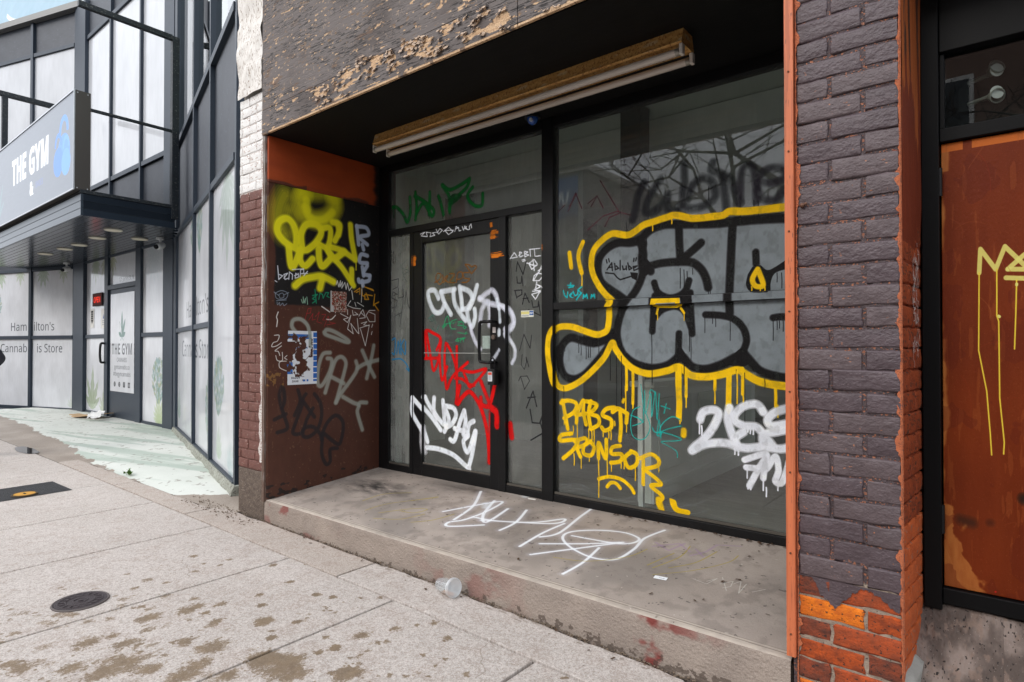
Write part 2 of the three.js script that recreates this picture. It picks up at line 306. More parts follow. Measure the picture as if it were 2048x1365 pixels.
["#7a4a10",9,0.15,0.9,1,[-3181,1706,-3240,1706,-3227,1666,-3175,1657,-3201,1635,-3254,1634]],
["#7a4a10",9,0.15,0.9,1,[-3155,1694,-3201,1751,-3221,1772,-3175,1763,-3155,1747,-3123,1754,-3103,1738,-3155,1694]],
["#5b6a66",6,0.5,0.35,1,[-3617,1430,-3573,1348,-3617,1339]],
["#5b6a66",6,0.5,0.35,1,[-3954,1835,-3891,1872,-3970,1815,-3875,1776,-3938,1749]],
["#5b6a66",6,0.5,0.35,1,[-3986,1848,-3922,1716,-3891,1682]],
["#232327",6,0.2,0.8,0,[-4092,1707,-4002,1717,-4010,1648,-4075,1630]],
["#232327",6,0.2,0.8,0,[-4067,1576,-4018,1584,-4075,1609,-4091,1556,-4018,1531,-4034,1478,-4083,1469]],
["#232327",6,0.2,0.8,0,[-4002,1637,-4010,1552,-3938,1559,-3946,1623,-3945,1506,-3985,1306]],
["#232327",6,0.2,0.8,0,[-3922,1495,-3906,1610,-3882,1493,-3851,1439]],
["#232327",6,0.2,0.8,0,[-4050,1399,-3953,1427]],
["#232327",6,0.2,0.8,0,[-4001,1424,-3985,1391]],
["#232327",6,0.2,0.8,0,[-3851,1450,-3851,1335]],
["#232327",8,0.2,0.85,0,[-2715,1679,-2704,1745,-2653,1651,-2625,1738]],
["#232327",8,0.2,0.85,0,[-2710,1638,-2704,1592,-2670,1590,-2664,1639,-2653,1571]],
["#232327",8,0.2,0.85,0,[-2727,1540,-2710,1485]],
["#232327",8,0.2,0.85,0,[-2733,1540,-2664,1541,-2664,1509,-2710,1490]],
["#232327",8,0.2,0.85,0,[-2658,1438,-2636,1517,-2597,1448]],
["#232327",8,0.2,0.85,0,[-2653,1478,-2608,1480]],
["#232327",8,0.2,0.85,0,[-2575,1461,-2564,1412,-2520,1414,-2515,1453,-2499,1352,-2603,1396]],
["#e6ecf8",34,0.5,0.92,1,[-3516,1526,-3559,1589,-3632,1583,-3617,1501,-3559,1418,-3487,1415,-3445,1473]],
["#e6ecf8",34,0.5,0.92,1,[-3487,1575,-3334,1586]],
["#e6ecf8",34,0.5,0.92,1,[-3487,1575,-3445,1483,-3375,1391]],
["#e6ecf8",33,0.5,0.92,1,[-3348,1577,-3334,1478,-3267,1388,-3214,1338]],
["#e6ecf8",33,0.5,0.92,1,[-3280,1602,-3260,1504,-3253,1426]],
["#e6ecf8",33,0.5,0.92,1,[-3254,1590,-3174,1557,-3148,1498,-3200,1433,-3253,1426]],
["#e6ecf8",32,0.5,0.92,1,[-3097,1600,-3135,1497,-3174,1432]],
["#e6ecf8",32,0.5,0.92,1,[-3200,1424,-3187,1347,-3148,1288,-3116,1363,-3122,1421]],
["#e6ecf8",28,0.9,0.75,1,[-3071,1494,-2996,1537,-2922,1551,-2874,1493,-2850,1419]],
["#e6ecf8",28,0.9,0.75,1,[-3071,1504,-3009,1472,-2922,1450,-2850,1437]],
["#e6ecf8",28,0.9,0.75,1,[-2996,1472,-3046,1418,-3065,1315]],
["#e6ecf8",28,0.9,0.75,1,[-2984,1471,-2965,1377,-2971,1294]],
["#e6ecf8",27,0.9,0.75,1,[-2814,1427,-2756,1370,-2744,1307,-2791,1262]],
["#11a565",6,0.1,0.9,0,[-3466,1277,-3427,1367,-3407,1380,-3383,1289]],
["#11a565",6,0.1,0.9,0,[-3456,1311,-3378,1323]],
["#11a565",6,0.1,0.9,0,[-3476,1298,-3427,1304,-3466,1284]],
["#11a565",6,0.1,0.9,0,[-3310,1349,-3368,1337,-3387,1303,-3368,1275,-3320,1274]],
["#11a565",6,0.1,0.9,0,[-3358,1316,-3329,1329]],
["#11a565",5,0.1,0.9,0,[-3301,1328,-3253,1334,-3291,1314,-3301,1301,-3244,1300,-3235,1320,-3263,1327]],
["#11a565",5,0.1,0.9,0,[-3253,1300,-3207,1285,-3225,1272,-3244,1286]],
["#11a565",5,0.1,0.9,0,[-3301,1246,-3235,1238]],
["#11a565",5,0.1,0.9,0,[-3207,1251,-3225,1231,-3197,1238]],
["#11a565",5,0.1,0.9,0,[-3329,1184,-3291,1198,-3216,1204,-3272,1184,-3320,1177]],
["#11a565",5,0.1,0.9,0,[-3301,1205,-3291,1170]],
["#11a565",5,0.1,0.9,0,[-3272,1204,-3267,1167]],
["#11a565",5,0.1,0.9,0,[-3244,1204,-3235,1173]],
["#2b8a78",4,0.1,0.6,0,[-3639,1359,-3577,1393,-3619,1373,-3588,1343]],
["#2b8a78",4,0.1,0.6,0,[-3577,1393,-3547,1321]],
["#2b8a78",4,0.1,0.6,0,[-3567,1307,-3587,1279,-3536,1257,-3506,1313,-3526,1271]],
["#2b8a78",3,0.1,0.6,0,[-3378,1275,-3368,1233,-3397,1220]],
["#d40404",26,0.18,1.0,1,[-3654,1050,-3670,1237,-3649,1269,-3587,1250,-3491,1200,-3536,1108]],
["#d40404",26,0.18,1.0,1,[-3655,1255,-3608,1072,-3571,944,-3516,1030,-3486,1178]],
["#d40404",26,0.18,1.0,1,[-3670,1039,-3496,1045]],
["#d40404",25,0.18,1.0,1,[-3496,1193,-3501,1059,-3475,870,-3416,976]],
["#d40404",25,0.18,1.0,1,[-3431,1164,-3446,1038,-3426,808,-3387,866]],
["#d40404",25,0.18,1.0,1,[-3417,1157,-3368,1088,-3329,1005,-3310,930]],
["#d40404",25,0.18,1.0,1,[-3310,1136,-3310,971,-3305,766]],
["#d40404",25,0.18,1.0,1,[-3193,1014,-3329,923,-3387,859,-3406,816]],
["#d40404",24,0.18,1.0,1,[-3262,952,-3142,941,-3017,968,-3016,951,-3088,883,-3169,826,-3206,885,-3234,932]],
["#d40404",24,0.18,1.0,1,[-3329,888,-3253,884,-3179,846,-3124,841]],
["#e6ecf8",24,0.8,0.75,1,[-3161,1298,-3151,1244,-3106,1163,-3061,1116]],
["#e6ecf8",20,0.9,0.8,1,[-2828,1438,-2770,1404,-2733,1332,-2745,1275,-2795,1232,-2778,1193,-2729,1123,-2729,1060,-2753,1015]],
["#e6ecf8",26,0.8,0.9,1,[-2853,1252,-2853,1226]],
["#e6ecf8",19,1,0.6,1,[-2853,1110,-2904,1051,-2930,1031]],
["#e6ecf8",19,0.9,0.7,1,[-2878,1486,-2853,1407,-2840,1316]],
["#232327",6,0.15,0.9,0,[-2685,1104,-2645,1223,-2590,1123,-2576,1216]],
["#232327",6,0.15,0.9,0,[-2661,1079,-2669,1004,-2641,973,-2621,1029,-2625,1061,-2601,992]],
["#232327",6,0.15,0.9,0,[-2673,916,-2641,835]],
["#232327",6,0.15,0.9,0,[-2693,890,-2677,922,-2617,927,-2594,893,-2641,829]],
["#232327",10,0.15,0.9,0,[-2623,700,-2564,822,-2532,716]],
["#232327",10,0.15,0.9,0,[-2610,773,-2545,782]],
["#232327",10,0.15,0.9,0,[-2590,692,-2571,600,-2507,600,-2482,658,-2501,606,-2475,536,-2584,475]],
["#d40404",34,0.25,1.0,1,[-3301,806,-3301,691,-3254,740,-3176,789,-3101,736,-3041,640,-2989,480,-2967,275]],
["#d40404",33,0.25,1.0,1,[-3056,872,-3011,785,-2968,711]],
["#d40404",33,0.25,1.0,1,[-3056,750,-3041,696,-2953,701,-2896,856]],
["#d40404",34,0.25,1.0,1,[-3317,696,-3278,829]],
["#d40404",45,0.4,1.0,1,[-2968,700,-2882,651,-2875,555]],
["#d40404",36,0.5,1.0,1,[-2771,574,-2757,480]],
["#d40404",28,0.8,0.7,1,[-2960,646,-2968,427,-2975,274]],
["#1c7fb8",13,0.3,0.75,1,[-4082,1195,-4043,1201,-4053,1075,-4082,1081]],
["#1c7fb8",13,0.3,0.75,1,[-4024,1075,-4005,1182,-3986,1076]],
["#1c7fb8",12,0.3,0.75,1,[-3977,1194,-3967,1069]],
["#1c7fb8",12,0.3,0.75,1,[-3930,1194,-3967,1138,-3920,1070]],
["#1c7fb8",12,0.3,0.75,1,[-3911,1181,-3911,1076]],
["#1c7fb8",12,0.3,0.75,1,[-4081,1024,-3976,1032,-3901,990,-3864,935]],
["#1c7fb8",12,0.3,0.75,1,[-3901,953,-3864,931,-3855,960]],
["#eef2fa",41,0.22,0.98,1,[-3791,711,-3800,601,-3755,532,-3684,453,-3640,361]],
["#eef2fa",41,0.22,0.98,1,[-3791,711,-3684,633,-3581,557,-3488,470]],
["#eef2fa",40,0.22,0.98,1,[-3667,724,-3632,672,-3530,560]],
["#eef2fa",40,0.22,0.98,1,[-3564,723,-3564,617,-3488,540,-3446,532,-3463,705]],
["#eef2fa",39,0.22,0.98,1,[-3447,660,-3397,570,-3414,511,-3446,462]],
["#eef2fa",39,0.22,0.98,1,[-3447,665,-3349,654,-3317,599,-3365,526,-3430,498]],
["#eef2fa",39,0.22,0.98,1,[-3230,639,-3277,545,-3333,403,-3381,404]],
["#eef2fa",38,0.22,0.98,1,[-3230,639,-3215,561,-3238,457,-3191,450]],
["#eef2fa",39,0.22,0.98,1,[-3333,495,-3230,481]],
["#eef2fa",38,0.22,0.98,1,[-3131,567,-3176,541,-3192,484,-3191,450,-3238,401,-3191,327,-3115,491]],
["#eef2fa",38,0.22,0.98,1,[-3108,491,-3145,320,-3184,204]],
["#eef2fa",39,0.22,0.98,1,[-3649,313,-3512,315,-3348,287,-3238,231,-3176,199]],
["#eef2fa",31,1,0.5,1,[-3684,477,-3684,357,-3666,275]]],
  floor: [["#eef2fa",46,1,0.16,1,[-2888,498,-2747,769,-2668,847,-2637,645,-2655,459,-2710,371,-2659,320,-2487,449]],
["#eef2fa",49,1,0.16,1,[-2965,957,-2789,680,-2715,423]],
["#eef2fa",46,1,0.16,1,[-2736,841,-2618,596,-2504,493,-2547,758]],
["#eef2fa",44,1,0.16,1,[-2423,800,-2344,588,-2342,432]],
["#eef2fa",44,1,0.16,1,[-2644,522,-2461,546,-2243,648,-2119,788,-2145,680,-2559,505]],
["#eef2fa",40,1,0.16,1,[-2074,722,-2096,530,-2087,302]],
["#eef2fa",42,1,0.16,1,[-2085,1150,-2054,870,-2015,579,-2073,472]],
["#eef2fa",38,1,0.16,1,[-1516,929,-1559,760,-1539,596,-1559,429,-1679,386,-1853,446,-1961,540,-1960,637,-1838,735,-1685,778,-1575,728,-1635,624,-1926,584]],
["#eef2fa",38,1,0.16,1,[-2014,392,-1798,524,-1644,640]],
["#eef2fa",37,1,0.16,1,[-1969,246,-1820,423,-1632,648]],
["#eef2fa",35,1,0.16,1,[-1706,514,-1679,308,-1692,144]],
["#f6f9ff",18,0.45,0.95,1,[-2888,498,-2747,769,-2668,847,-2637,645,-2655,459,-2710,371,-2659,320,-2487,449]],
["#f6f9ff",19,0.45,0.95,1,[-2965,957,-2789,680,-2715,423]],
["#f6f9ff",19,0.45,0.95,1,[-2736,841,-2618,596,-2504,493,-2547,758]],
["#f6f9ff",17,0.45,0.95,1,[-2423,800,-2344,588,-2342,432]],
["#f6f9ff",17,0.45,0.95,1,[-2644,522,-2461,546,-2243,648,-2119,788,-2145,680,-2559,505]],
["#f6f9ff",16,0.45,0.95,1,[-2074,722,-2096,530,-2087,302]],
["#f6f9ff",17,0.45,0.95,1,[-2085,1150,-2054,870,-2015,579,-2073,472]],
["#f6f9ff",15,0.45,0.95,1,[-1516,929,-1559,760,-1539,596,-1559,429,-1679,386,-1853,446,-1961,540,-1960,637,-1838,735,-1685,778,-1575,728,-1635,624,-1926,584]],
["#f6f9ff",15,0.45,0.95,1,[-2014,392,-1798,524,-1644,640]],
["#f6f9ff",15,0.45,0.95,1,[-1969,246,-1820,423,-1632,648]],
["#f6f9ff",14,0.45,0.95,1,[-1706,514,-1679,308,-1692,144]],
["#e9eef6",42,1,0.5,1,[-2747,769,-2694,704]],
["#e9eef6",40,1,0.5,1,[-2099,1174,-2072,1095]],
["#e9eef6",43,1,0.5,1,[-2614,1048,-2603,1019]],
["#a58f2c",8,0.4,0.5,1,[-3380,242,-3346,424,-3140,693]],
["#a58f2c",8,0.4,0.5,1,[-3252,254,-3122,424,-3016,473,-3043,377,-3153,356]],
["#a58f2c",9,0.4,0.5,1,[-3569,363,-3558,548,-3403,673]],
["#a58f2c",9,0.4,0.5,1,[-3256,543,-3153,706]],
["#a58f2c",6,0.4,0.5,1,[-1846,282,-1676,329,-1526,481,-1479,633]],
["#a58f2c",6,0.4,0.5,1,[-1353,437,-1295,625,-1303,784]],
["#a58f2c",6,0.4,0.5,1,[-1389,451,-1338,658]],
["#a58f2c",5,0.4,0.5,1,[-1320,368,-1177,512,-1069,689,-1052,796]],
["#a58f2c",6,0.4,0.5,1,[-1287,478,-1201,606,-1160,789]],
["#a58f2c",8,0.4,0.5,1,[-2921,245,-2829,345,-2787,497]],
["#a58f2c",8,0.4,0.5,1,[-3197,167,-3028,249,-2959,396]],
["#9a7aa8",11,0.8,0.35,0,[-1471,681,-1366,789,-1276,717]],
["#9a7aa8",10,0.8,0.35,0,[-1256,669,-1206,760,-1191,874,-1079,921]],
["#9a7aa8",11,0.8,0.35,0,[-1483,739,-1376,675,-1342,803]],
["#9a7aa8",10,0.8,0.35,0,[-1266,765,-1192,689]],
["#d8d6cc",3,0.2,0.6,0,[-1143,429,-1070,410,-1049,489,-1080,436]],
["#d8d6cc",3,0.2,0.6,0,[-1034,516,-972,394]],
["#d8d6cc",3,0.2,0.6,0,[-1020,442,-978,501,-970,442,-996,410]],
["#d8d6cc",3,0.2,0.6,0,[-969,474,-948,521,-919,398,-919,507]],
["#d8d6cc",3,0.2,0.6,0,[-874,441,-833,498]]],
  wall: [["#f4ea14",109,0.8,0.9,1,[294,2332,272,2279,294,2196,383,2142,508,2183,578,2276,566,2355]],
["#f4ea14",80,1,0.6,1,[272,2347,371,2337,507,2364,578,2368]],
["#f4ea14",50,0.6,0.9,1,[305,2227,338,2164,405,2141,485,2164,554,2231]],
["#f4ea14",49,0.6,0.9,1,[316,2288,327,2211]],
["#f4ea14",113,1,0.55,1,[135,2291,105,2229,85,2149,85,2065,127,1986]],
["#f4ea14",67,1,0.4,1,[188,2177,230,2117,231,2021]],
["#f4ea14",57,0.28,0.97,1,[242,1887,137,1931,76,1998,85,2074,147,2113,199,2083,231,2001,226,1904]],
["#f4ea14",58,0.28,0.97,1,[168,1897,184,1765,211,1758,263,1880]],
["#f4ea14",58,0.28,0.97,1,[274,1891,264,1812,307,1768,373,1830]],
["#f4ea14",59,0.28,0.97,1,[285,1892,273,2007,317,2092,405,2106,451,2053,406,1967,328,1898,285,1892]],
["#f4ea14",60,0.28,0.97,1,[428,1911,434,1832,463,1780,532,1843]],
["#f4ea14",52,0.3,0.95,1,[450,2083,531,2096,532,2004,509,1921,544,1864]],
["#f4ea14",53,0.3,0.95,1,[411,1958,497,1929,579,1868,663,1930]],
["#f4ea14",53,0.3,0.95,1,[602,2147,614,2078,579,2001]],
["#f4ea14",53,0.3,0.95,1,[555,2150,626,2141,614,2057]],
["#f4ea14",54,0.3,0.95,1,[544,1945,651,1928,775,1870]],
["#f4ea14",53,0.3,0.95,1,[579,1848,676,1921]],
["#f4ea14",54,0.3,0.95,1,[568,1857,652,1784,763,1649]],
["#f4ea14",54,0.3,0.95,1,[730,2157,743,2034,782,1871]],
["#f4ea14",54,0.3,0.95,1,[744,1783,744,1679]],
["#f4ea14",59,0.4,0.9,1,[222,1606,286,1659,384,1688,463,1700,568,1664]],
["#f4ea14",60,0.4,0.9,1,[463,1685,441,1603]],
["#f4ea14",8,0.05,1,0,[785,1861,788,1822,787,1782]],
["#b9c4d8",36,0.25,0.92,1,[793,2157,813,2001]],
["#b9c4d8",36,0.25,0.92,1,[793,2152,890,2156,916,2101,825,2066,903,2013]],
["#b9c4d8",36,0.25,0.92,1,[851,2006,864,1965]],
["#b9c4d8",36,0.25,0.92,1,[904,1917,839,1920,826,1855,904,1853]],
["#b9c4d8",36,0.25,0.92,1,[852,1815,865,1742]],
["#b9c4d8",36,0.25,0.92,1,[904,1831,865,1763,931,1748]],
["#b9c4d8",36,0.25,0.92,1,[814,1706,827,1685,918,1704,931,1748]],
["#b9c4d8",36,0.25,0.92,1,[852,1698,859,1656]],
["#dfe3ea",8,0.1,0.95,0,[77,1744,87,1642,118,1673,87,1680]],
["#dfe3ea",8,0.1,0.95,0,[128,1655,159,1696,128,1683,138,1646,164,1658]],
["#dfe3ea",8,0.1,0.95,0,[169,1649,174,1707,200,1690,198,1652]],
["#dfe3ea",8,0.1,0.95,0,[216,1682,243,1694,227,1702,222,1663,253,1676,248,1704]],
["#dfe3ea",8,0.1,0.95,0,[264,1677,269,1735,296,1738,296,1709,269,1702,329,1712]],
["#dfe3ea",8,0.1,0.95,0,[296,1689,329,1727]],
["#dfe3ea",7,0.1,0.95,0,[57,1630,72,1622]],
["#dfe3ea",8,0.1,0.95,0,[200,1728,296,1743]],
["#8d97a6",5,0.1,0.9,1,[58,1537,108,1559,159,1544,149,1505,108,1493,68,1500,58,1537]],
["#8d97a6",5,0.1,0.9,1,[88,1529,118,1541,129,1513,98,1502,88,1529]],
["#8d97a6",5,0.1,0.9,1,[48,1545,88,1520]],
["#8d97a6",5,0.1,0.9,1,[170,1549,128,1527]],
["#8d97a6",5,0.1,0.9,1,[68,1481,149,1491]],
["#8d97a6",5,0.1,0.9,1,[73,1472,78,1449,93,1469,98,1445,119,1465,129,1447,154,1463]],
["#0e8f66",9,0.15,0.9,0,[374,1539,418,1552,374,1514,407,1502,374,1480]],
["#0e8f66",9,0.15,0.9,0,[396,1590,408,1482]],
["#0e8f66",9,0.15,0.9,0,[430,1513,441,1563,464,1555]],
["#0e8f66",9,0.15,0.9,0,[464,1555,470,1525,493,1567]],
["#0e8f66",9,0.15,0.9,0,[493,1572,522,1574,504,1543,528,1534]],
["#9fd0b4",6,0.1,0.9,0,[276,1503,286,1475]],
["#9fd0b4",6,0.1,0.9,0,[292,1524,297,1476,313,1515,308,1476]],
["#9fd0b4",6,0.1,0.9,0,[324,1526,330,1468]],
["#e4e4e0",8,0.1,0.9,0,[592,1645,604,1677,616,1627,634,1680,628,1628,652,1671,646,1619,676,1668,689,1612,701,1665,720,1604,745,1637]],
["#e4e4e0",8,0.1,0.9,0,[745,1605,757,1533]],
["#d89a18",9,0.15,0.95,0,[770,1597,827,1633,827,1580]],
["#d89a18",9,0.15,0.95,0,[789,1593,814,1605]],
["#d89a18",10,0.15,0.95,0,[846,1623,853,1571,879,1567]],
["#d89a18",10,0.15,0.95,0,[892,1595,918,1543,879,1541,879,1583,958,1578]],
["#d89a18",10,0.15,0.95,0,[984,1590,971,1492]],
["#d89a18",10,0.15,0.95,0,[1032,1528,978,1503,1025,1452]],
["#d89a18",10,0.15,0.95,0,[878,1647,957,1632,971,1622,905,1639]],
["#e6e6e2",6,0.1,0.95,0,[633,1408,712,1377,664,1362,704,1337,736,1399,704,1283,761,1244,736,1331,801,1258,818,1245,801,1374]],
["#e6e6e2",6,0.1,0.95,0,[704,1444,704,1404]],
["#e6e6e2",6,0.1,0.95,0,[735,1520,703,1478,760,1461,834,1457]],
["#e6e6e2",6,0.1,0.95,0,[800,1510,867,1480]],
["#e6e6e2",6,0.1,0.95,0,[752,1440,760,1400,809,1408,776,1427]],
["#e6e6e2",6,0.1,0.95,0,[817,1395,859,1452,884,1391,834,1430]],
["#e6e6e2",6,0.1,0.95,0,[987,1451,926,1448,892,1405,927,1351,987,1353,987,1416,926,1434]],
["#e6e6e2",6,0.1,0.95,0,[826,1375,884,1384]],
["#e6e6e2",6,0.1,0.95,0,[842,1334,901,1350,867,1322,918,1316]],
["#e6e6e2",6,0.1,0.95,0,[826,1293,927,1323,885,1143,834,1286]],
["#e6e6e2",6,0.1,0.95,0,[961,1331,952,1303]],
["#e6e6e2",6,0.1,0.95,0,[957,1268,948,1240]],
["#e6e6e2",6,0.1,0.95,0,[776,1509,788,1476]],
["#e6e6e2",6,0.1,0.95,0,[578,1438,586,1412]],
["#e6e6e2",6,0.1,0.95,0,[850,1664,842,1513]],
["#e6e6e2",9,0.3,0.9,1,[458,1458,533,1416]],
["#e6e6e2",9,0.3,0.9,1,[503,1356,548,1358,586,1392]],
["#e6e6e2",8,0.3,0.9,1,[83,1396,70,1359,77,1335,71,1286]],
["#b0242a",4,0.1,0.9,0,[307,1343,335,1433,363,1440,356,1402,321,1394]],
["#b0242a",4,0.1,0.9,0,[342,1344,378,1397,371,1345,400,1353]],
["#b0242a",4,0.1,0.9,0,[400,1372,436,1412,414,1334,458,1323]],
["#b0242a",4,0.1,0.9,0,[458,1394,495,1395,466,1349,495,1350]],
["#b0242a",4,0.1,0.9,0,[481,1297,518,1383,533,1338]],
["#b0242a",4,0.1,0.9,0,[533,1331,586,1327,503,1311]],
["#e6e6e2",6,0.1,0.9,1,[52,1220,91,1220,78,1178,45,1165,33,1135,71,1141,110,1166]],
["#e6e6e2",6,0.1,0.9,1,[111,1141,59,1105,85,1099,98,1068]],
["#e6e6e2",6,0.1,0.9,1,[65,1069,78,1032,118,1032,117,1093]],
["#e6e6e2",6,0.1,0.9,1,[157,1068,137,1050,157,1037]],
["#e6e6e2",6,0.1,0.9,1,[151,1025,98,1020,98,977,151,951]],
["#9aa096",33,0.35,0.85,1,[238,1241,197,1290,210,1340,272,1348,328,1306,346,1249,350,1161]],
["#9aa096",34,0.35,0.85,1,[488,1246,503,1272,571,1260,688,1203,720,1176,681,1176,579,1208,496,1233,481,1252]],
["#9aa096",34,0.35,0.8,1,[537,1087,471,1076,432,986,420,884,433,826,472,836,538,948,551,1029,511,1041]],
["#9aa096",35,0.35,0.8,1,[492,766,551,936,592,1029,647,1051,689,1003,668,909,634,805,593,679]],
["#9aa096",35,0.35,0.8,1,[551,890,668,833]],
["#9aa096",36,0.35,0.8,1,[789,1013,803,953,760,882,648,757,593,679]],
["#9aa096",37,0.35,0.8,1,[803,953,892,993,1092,1033]],
["#9aa096",37,0.35,0.8,1,[975,1146,952,1047,900,865]],
["#9aa096",37,0.35,0.8,1,[854,1103,922,974,983,874]],
["#9aa096",36,0.35,0.8,1,[662,721,761,667,819,639,805,579,856,429]],
["#9aa096",36,0.35,0.8,1,[819,639,834,662,900,657]],
["#1c1518",24,0.5,0.9,1,[113,831,96,768,114,680,137,722,131,809,113,831]],
["#1c1518",24,0.5,0.9,1,[56,589,149,623]],
["#1c1518",24,0.5,0.9,1,[114,670,138,603,161,514,80,490]],
["#1c1518",24,0.5,0.9,1,[250,802,269,713,221,606]],
["#1c1518",24,0.5,0.9,1,[319,765,294,733,282,668,245,582,209,476,283,468,332,574,382,649]],
["#1c1518",25,0.5,0.9,1,[394,761,446,689,460,585,421,476,345,428,295,444,307,499,383,502,447,439,460,392]],
["#1c1518",25,0.5,0.9,1,[294,711,395,580]],
["#1c1518",26,0.5,0.9,1,[460,426,513,523,593,574,662,509,649,381,608,339,473,447]],
["#1c1518",25,0.5,0.9,1,[473,436,461,289,501,192,541,209,540,301,608,304]],
["#b7a27e",2,0.1,0.4,0,[445,1156,457,1191,484,1168,445,1145]],
["#b7a27e",2,0.1,0.4,0,[497,1180,504,1134]],
["#b7a27e",2,0.1,0.4,0,[524,1180,530,1139,551,1145]],
["#b7a27e",2,0.1,0.4,0,[577,1192,619,1157]]],
  rdoor: [["#d8d070",16,0.12,0.92,0,[-58,1389,-54,1472,-13,1398,12,1474,66,1401]],
["#d8d070",16,0.12,0.92,0,[19,1396,62,1441,76,1449]],
["#d8d070",16,0.12,0.92,0,[19,1396,103,1389]],
["#d8d070",16,0.12,0.92,0,[14,1367,103,1357]],
["#e0c53c",5,0.1,1,0,[-58,1389,-61,1119,-40,980,-31,829,-28,760]],
["#e0c53c",5,0.1,1,0,[-10,1398,-11,1238,-6,1219,-5,956,6,807,4,767]],
["#e0c53c",5,0.1,1,0,[42,1357,39,1242,35,1125]],
["#d8d070",10,0.1,1.0,1,[42,1344,42,1341]],
["#d8d070",10,0.1,1.0,1,[-6,1237,-4,1235]],
["#17100f",26,0.9,0.9,1,[55,622,85,621]],
["#17100f",26,1,0.4,1,[-116,523,-82,517]],
["#17100f",18,1,0.3,1,[-36,526,-31,527]],
["#c01818",5,0.2,1.0,1,[-21,293,-20,294]]],
  stain: [[-3875,671,23],[-3647,563,15],[-3603,642,12],[-3698,692,12],[-3615,783,16],[-3356,442,18],[-3223,307,14],[-3054,519,15],[-3685,999,21],[-3861,1040,12],[-3611,1094,20],[-3565,952,15],[-3386,1026,25],[-3334,1156,20],[-3171,1186,49],[-3114,1034,42],[-3123,979,34],[-3018,711,13],[-2886,771,21],[-2795,520,20],[-2700,488,16],[-2721,850,37],[-2585,754,16],[-2538,910,20],[-2243,790,24],[-2262,857,16],[-2356,758,14],[-3113,1446,45],[-2979,1349,41],[-3040,1233,23],[-2806,1172,30],[-2653,1122,59],[-2803,1423,84],[-2672,1359,41],[-2551,1220,49],[-2300,1016,77],[-2398,1008,50],[-2194,1014,54],[-2055,881,41],[-2383,1187,41],[-2513,1302,54],[-3074,1685,48],[-3149,1703,35],[-3546,1445,21],[-2920,1560,48],[-2777,1506,47],[-2883,996,27],[-3057,893,26],[-3228,949,19],[-3016,986,20],[-3100,1360,23],[-2925,1318,18],[-3360,443,15],[-3221,308,10],[-3048,520,14],[-3014,713,16],[-2795,522,16],[-2695,485,16],[-2506,332,13],[-2894,771,17],[-2710,850,39],[-2589,752,12],[-2538,914,17],[-2184,505,22],[-2133,419,10],[-2086,352,18],[-1937,412,19],[-2247,646,33],[-2141,640,13],[-2117,607,13],[-2243,783,22],[-2257,853,13],[-2027,858,52],[-2300,1000,70],[-2372,1031,53],[-1675,568,14],[-1817,540,9],[-1912,580,9],[-2093,912,12],[-1902,770,12],[-1362,333,10],[-2393,-1,24],[-2135,-33,18],[-2645,-63,18],[-1626,-81,21],[-2409,1034,54]],
  peel: [[-3524,2833,107,47],[-3435,2758,87,17],[-3231,2865,145,50],[-3215,2800,112,26],[-2964,2846,89,53],[-2803,2817,70,42],[-2803,2873,31,20],[-2638,2858,105,36],[-2494,2796,112,53],[-2431,2754,86,17],[-2357,2753,48,17],[-2322,2861,59,34],[-2240,2876,46,25],[-2149,2771,98,25],[-2061,2855,53,40],[-1997,2761,72,32],[-1935,2787,51,47],[-1925,2713,40,16],[-3056,2893,61,34],[-3506,2787,123,13],[-3689,2652,112,11],[-3865,2693,99,9],[-2507,2844,76,35],[-2611,2823,79,27],[-3297,2742,99,10],[-2194,2769,67,25],[-1629,2711,36,22],[-2127,2821,65,20],[-2993,2644,45,8]]
};

// ---------------------------------------------------------------- helpers
let seed = 7;
const rnd = () => { seed = (seed * 1664525 + 1013904223) >>> 0; return seed / 4294967296; };
const rr = (a, b) => a + (b - a) * rnd();
const lerp = (a, b, t) => a + (b - a) * t, clamp = (v, a = 0, b = 1) => Math.min(b, Math.max(a, v));
const H2 = new Float32Array(65536); for (let i = 0; i < 65536; i++) H2[i] = rnd();
const hash = (x, y) => H2[((x & 255) << 8) | (y & 255)];
function vn(x, y) { const xi = Math.floor(x), yi = Math.floor(y); let u = x - xi, v = y - yi; u = u * u * (3 - 2 * u); v = v * v * (3 - 2 * v);
  return lerp(lerp(hash(xi, yi), hash(xi + 1, yi), u), lerp(hash(xi, yi + 1), hash(xi + 1, yi + 1), u), v); }
const fbm = (x, y, o = 4) => { let s = 0, a = 0.5, n = 0; for (let i = 0; i < o; i++) { s += a * vn(x + i * 17.3, y + i * 9.1); n += a; a *= 0.5; x *= 2.03; y *= 2.03; } return s / n; };
const sstep = (a, b, t) => { t = clamp((t - a) / (b - a)); return t * t * (3 - 2 * t); };
function canvas(w, h) { const c = document.createElement('canvas'); c.width = w; c.height = h; return c; }
function texOf(c, srgb = true, wrap = false) { const t = new THREE.CanvasTexture(c); if (srgb) t.colorSpace = THREE.SRGBColorSpace; t.magFilter = THREE.LinearFilter; if (wrap) t.wrapS = t.wrapT = THREE.RepeatWrapping; return t; }
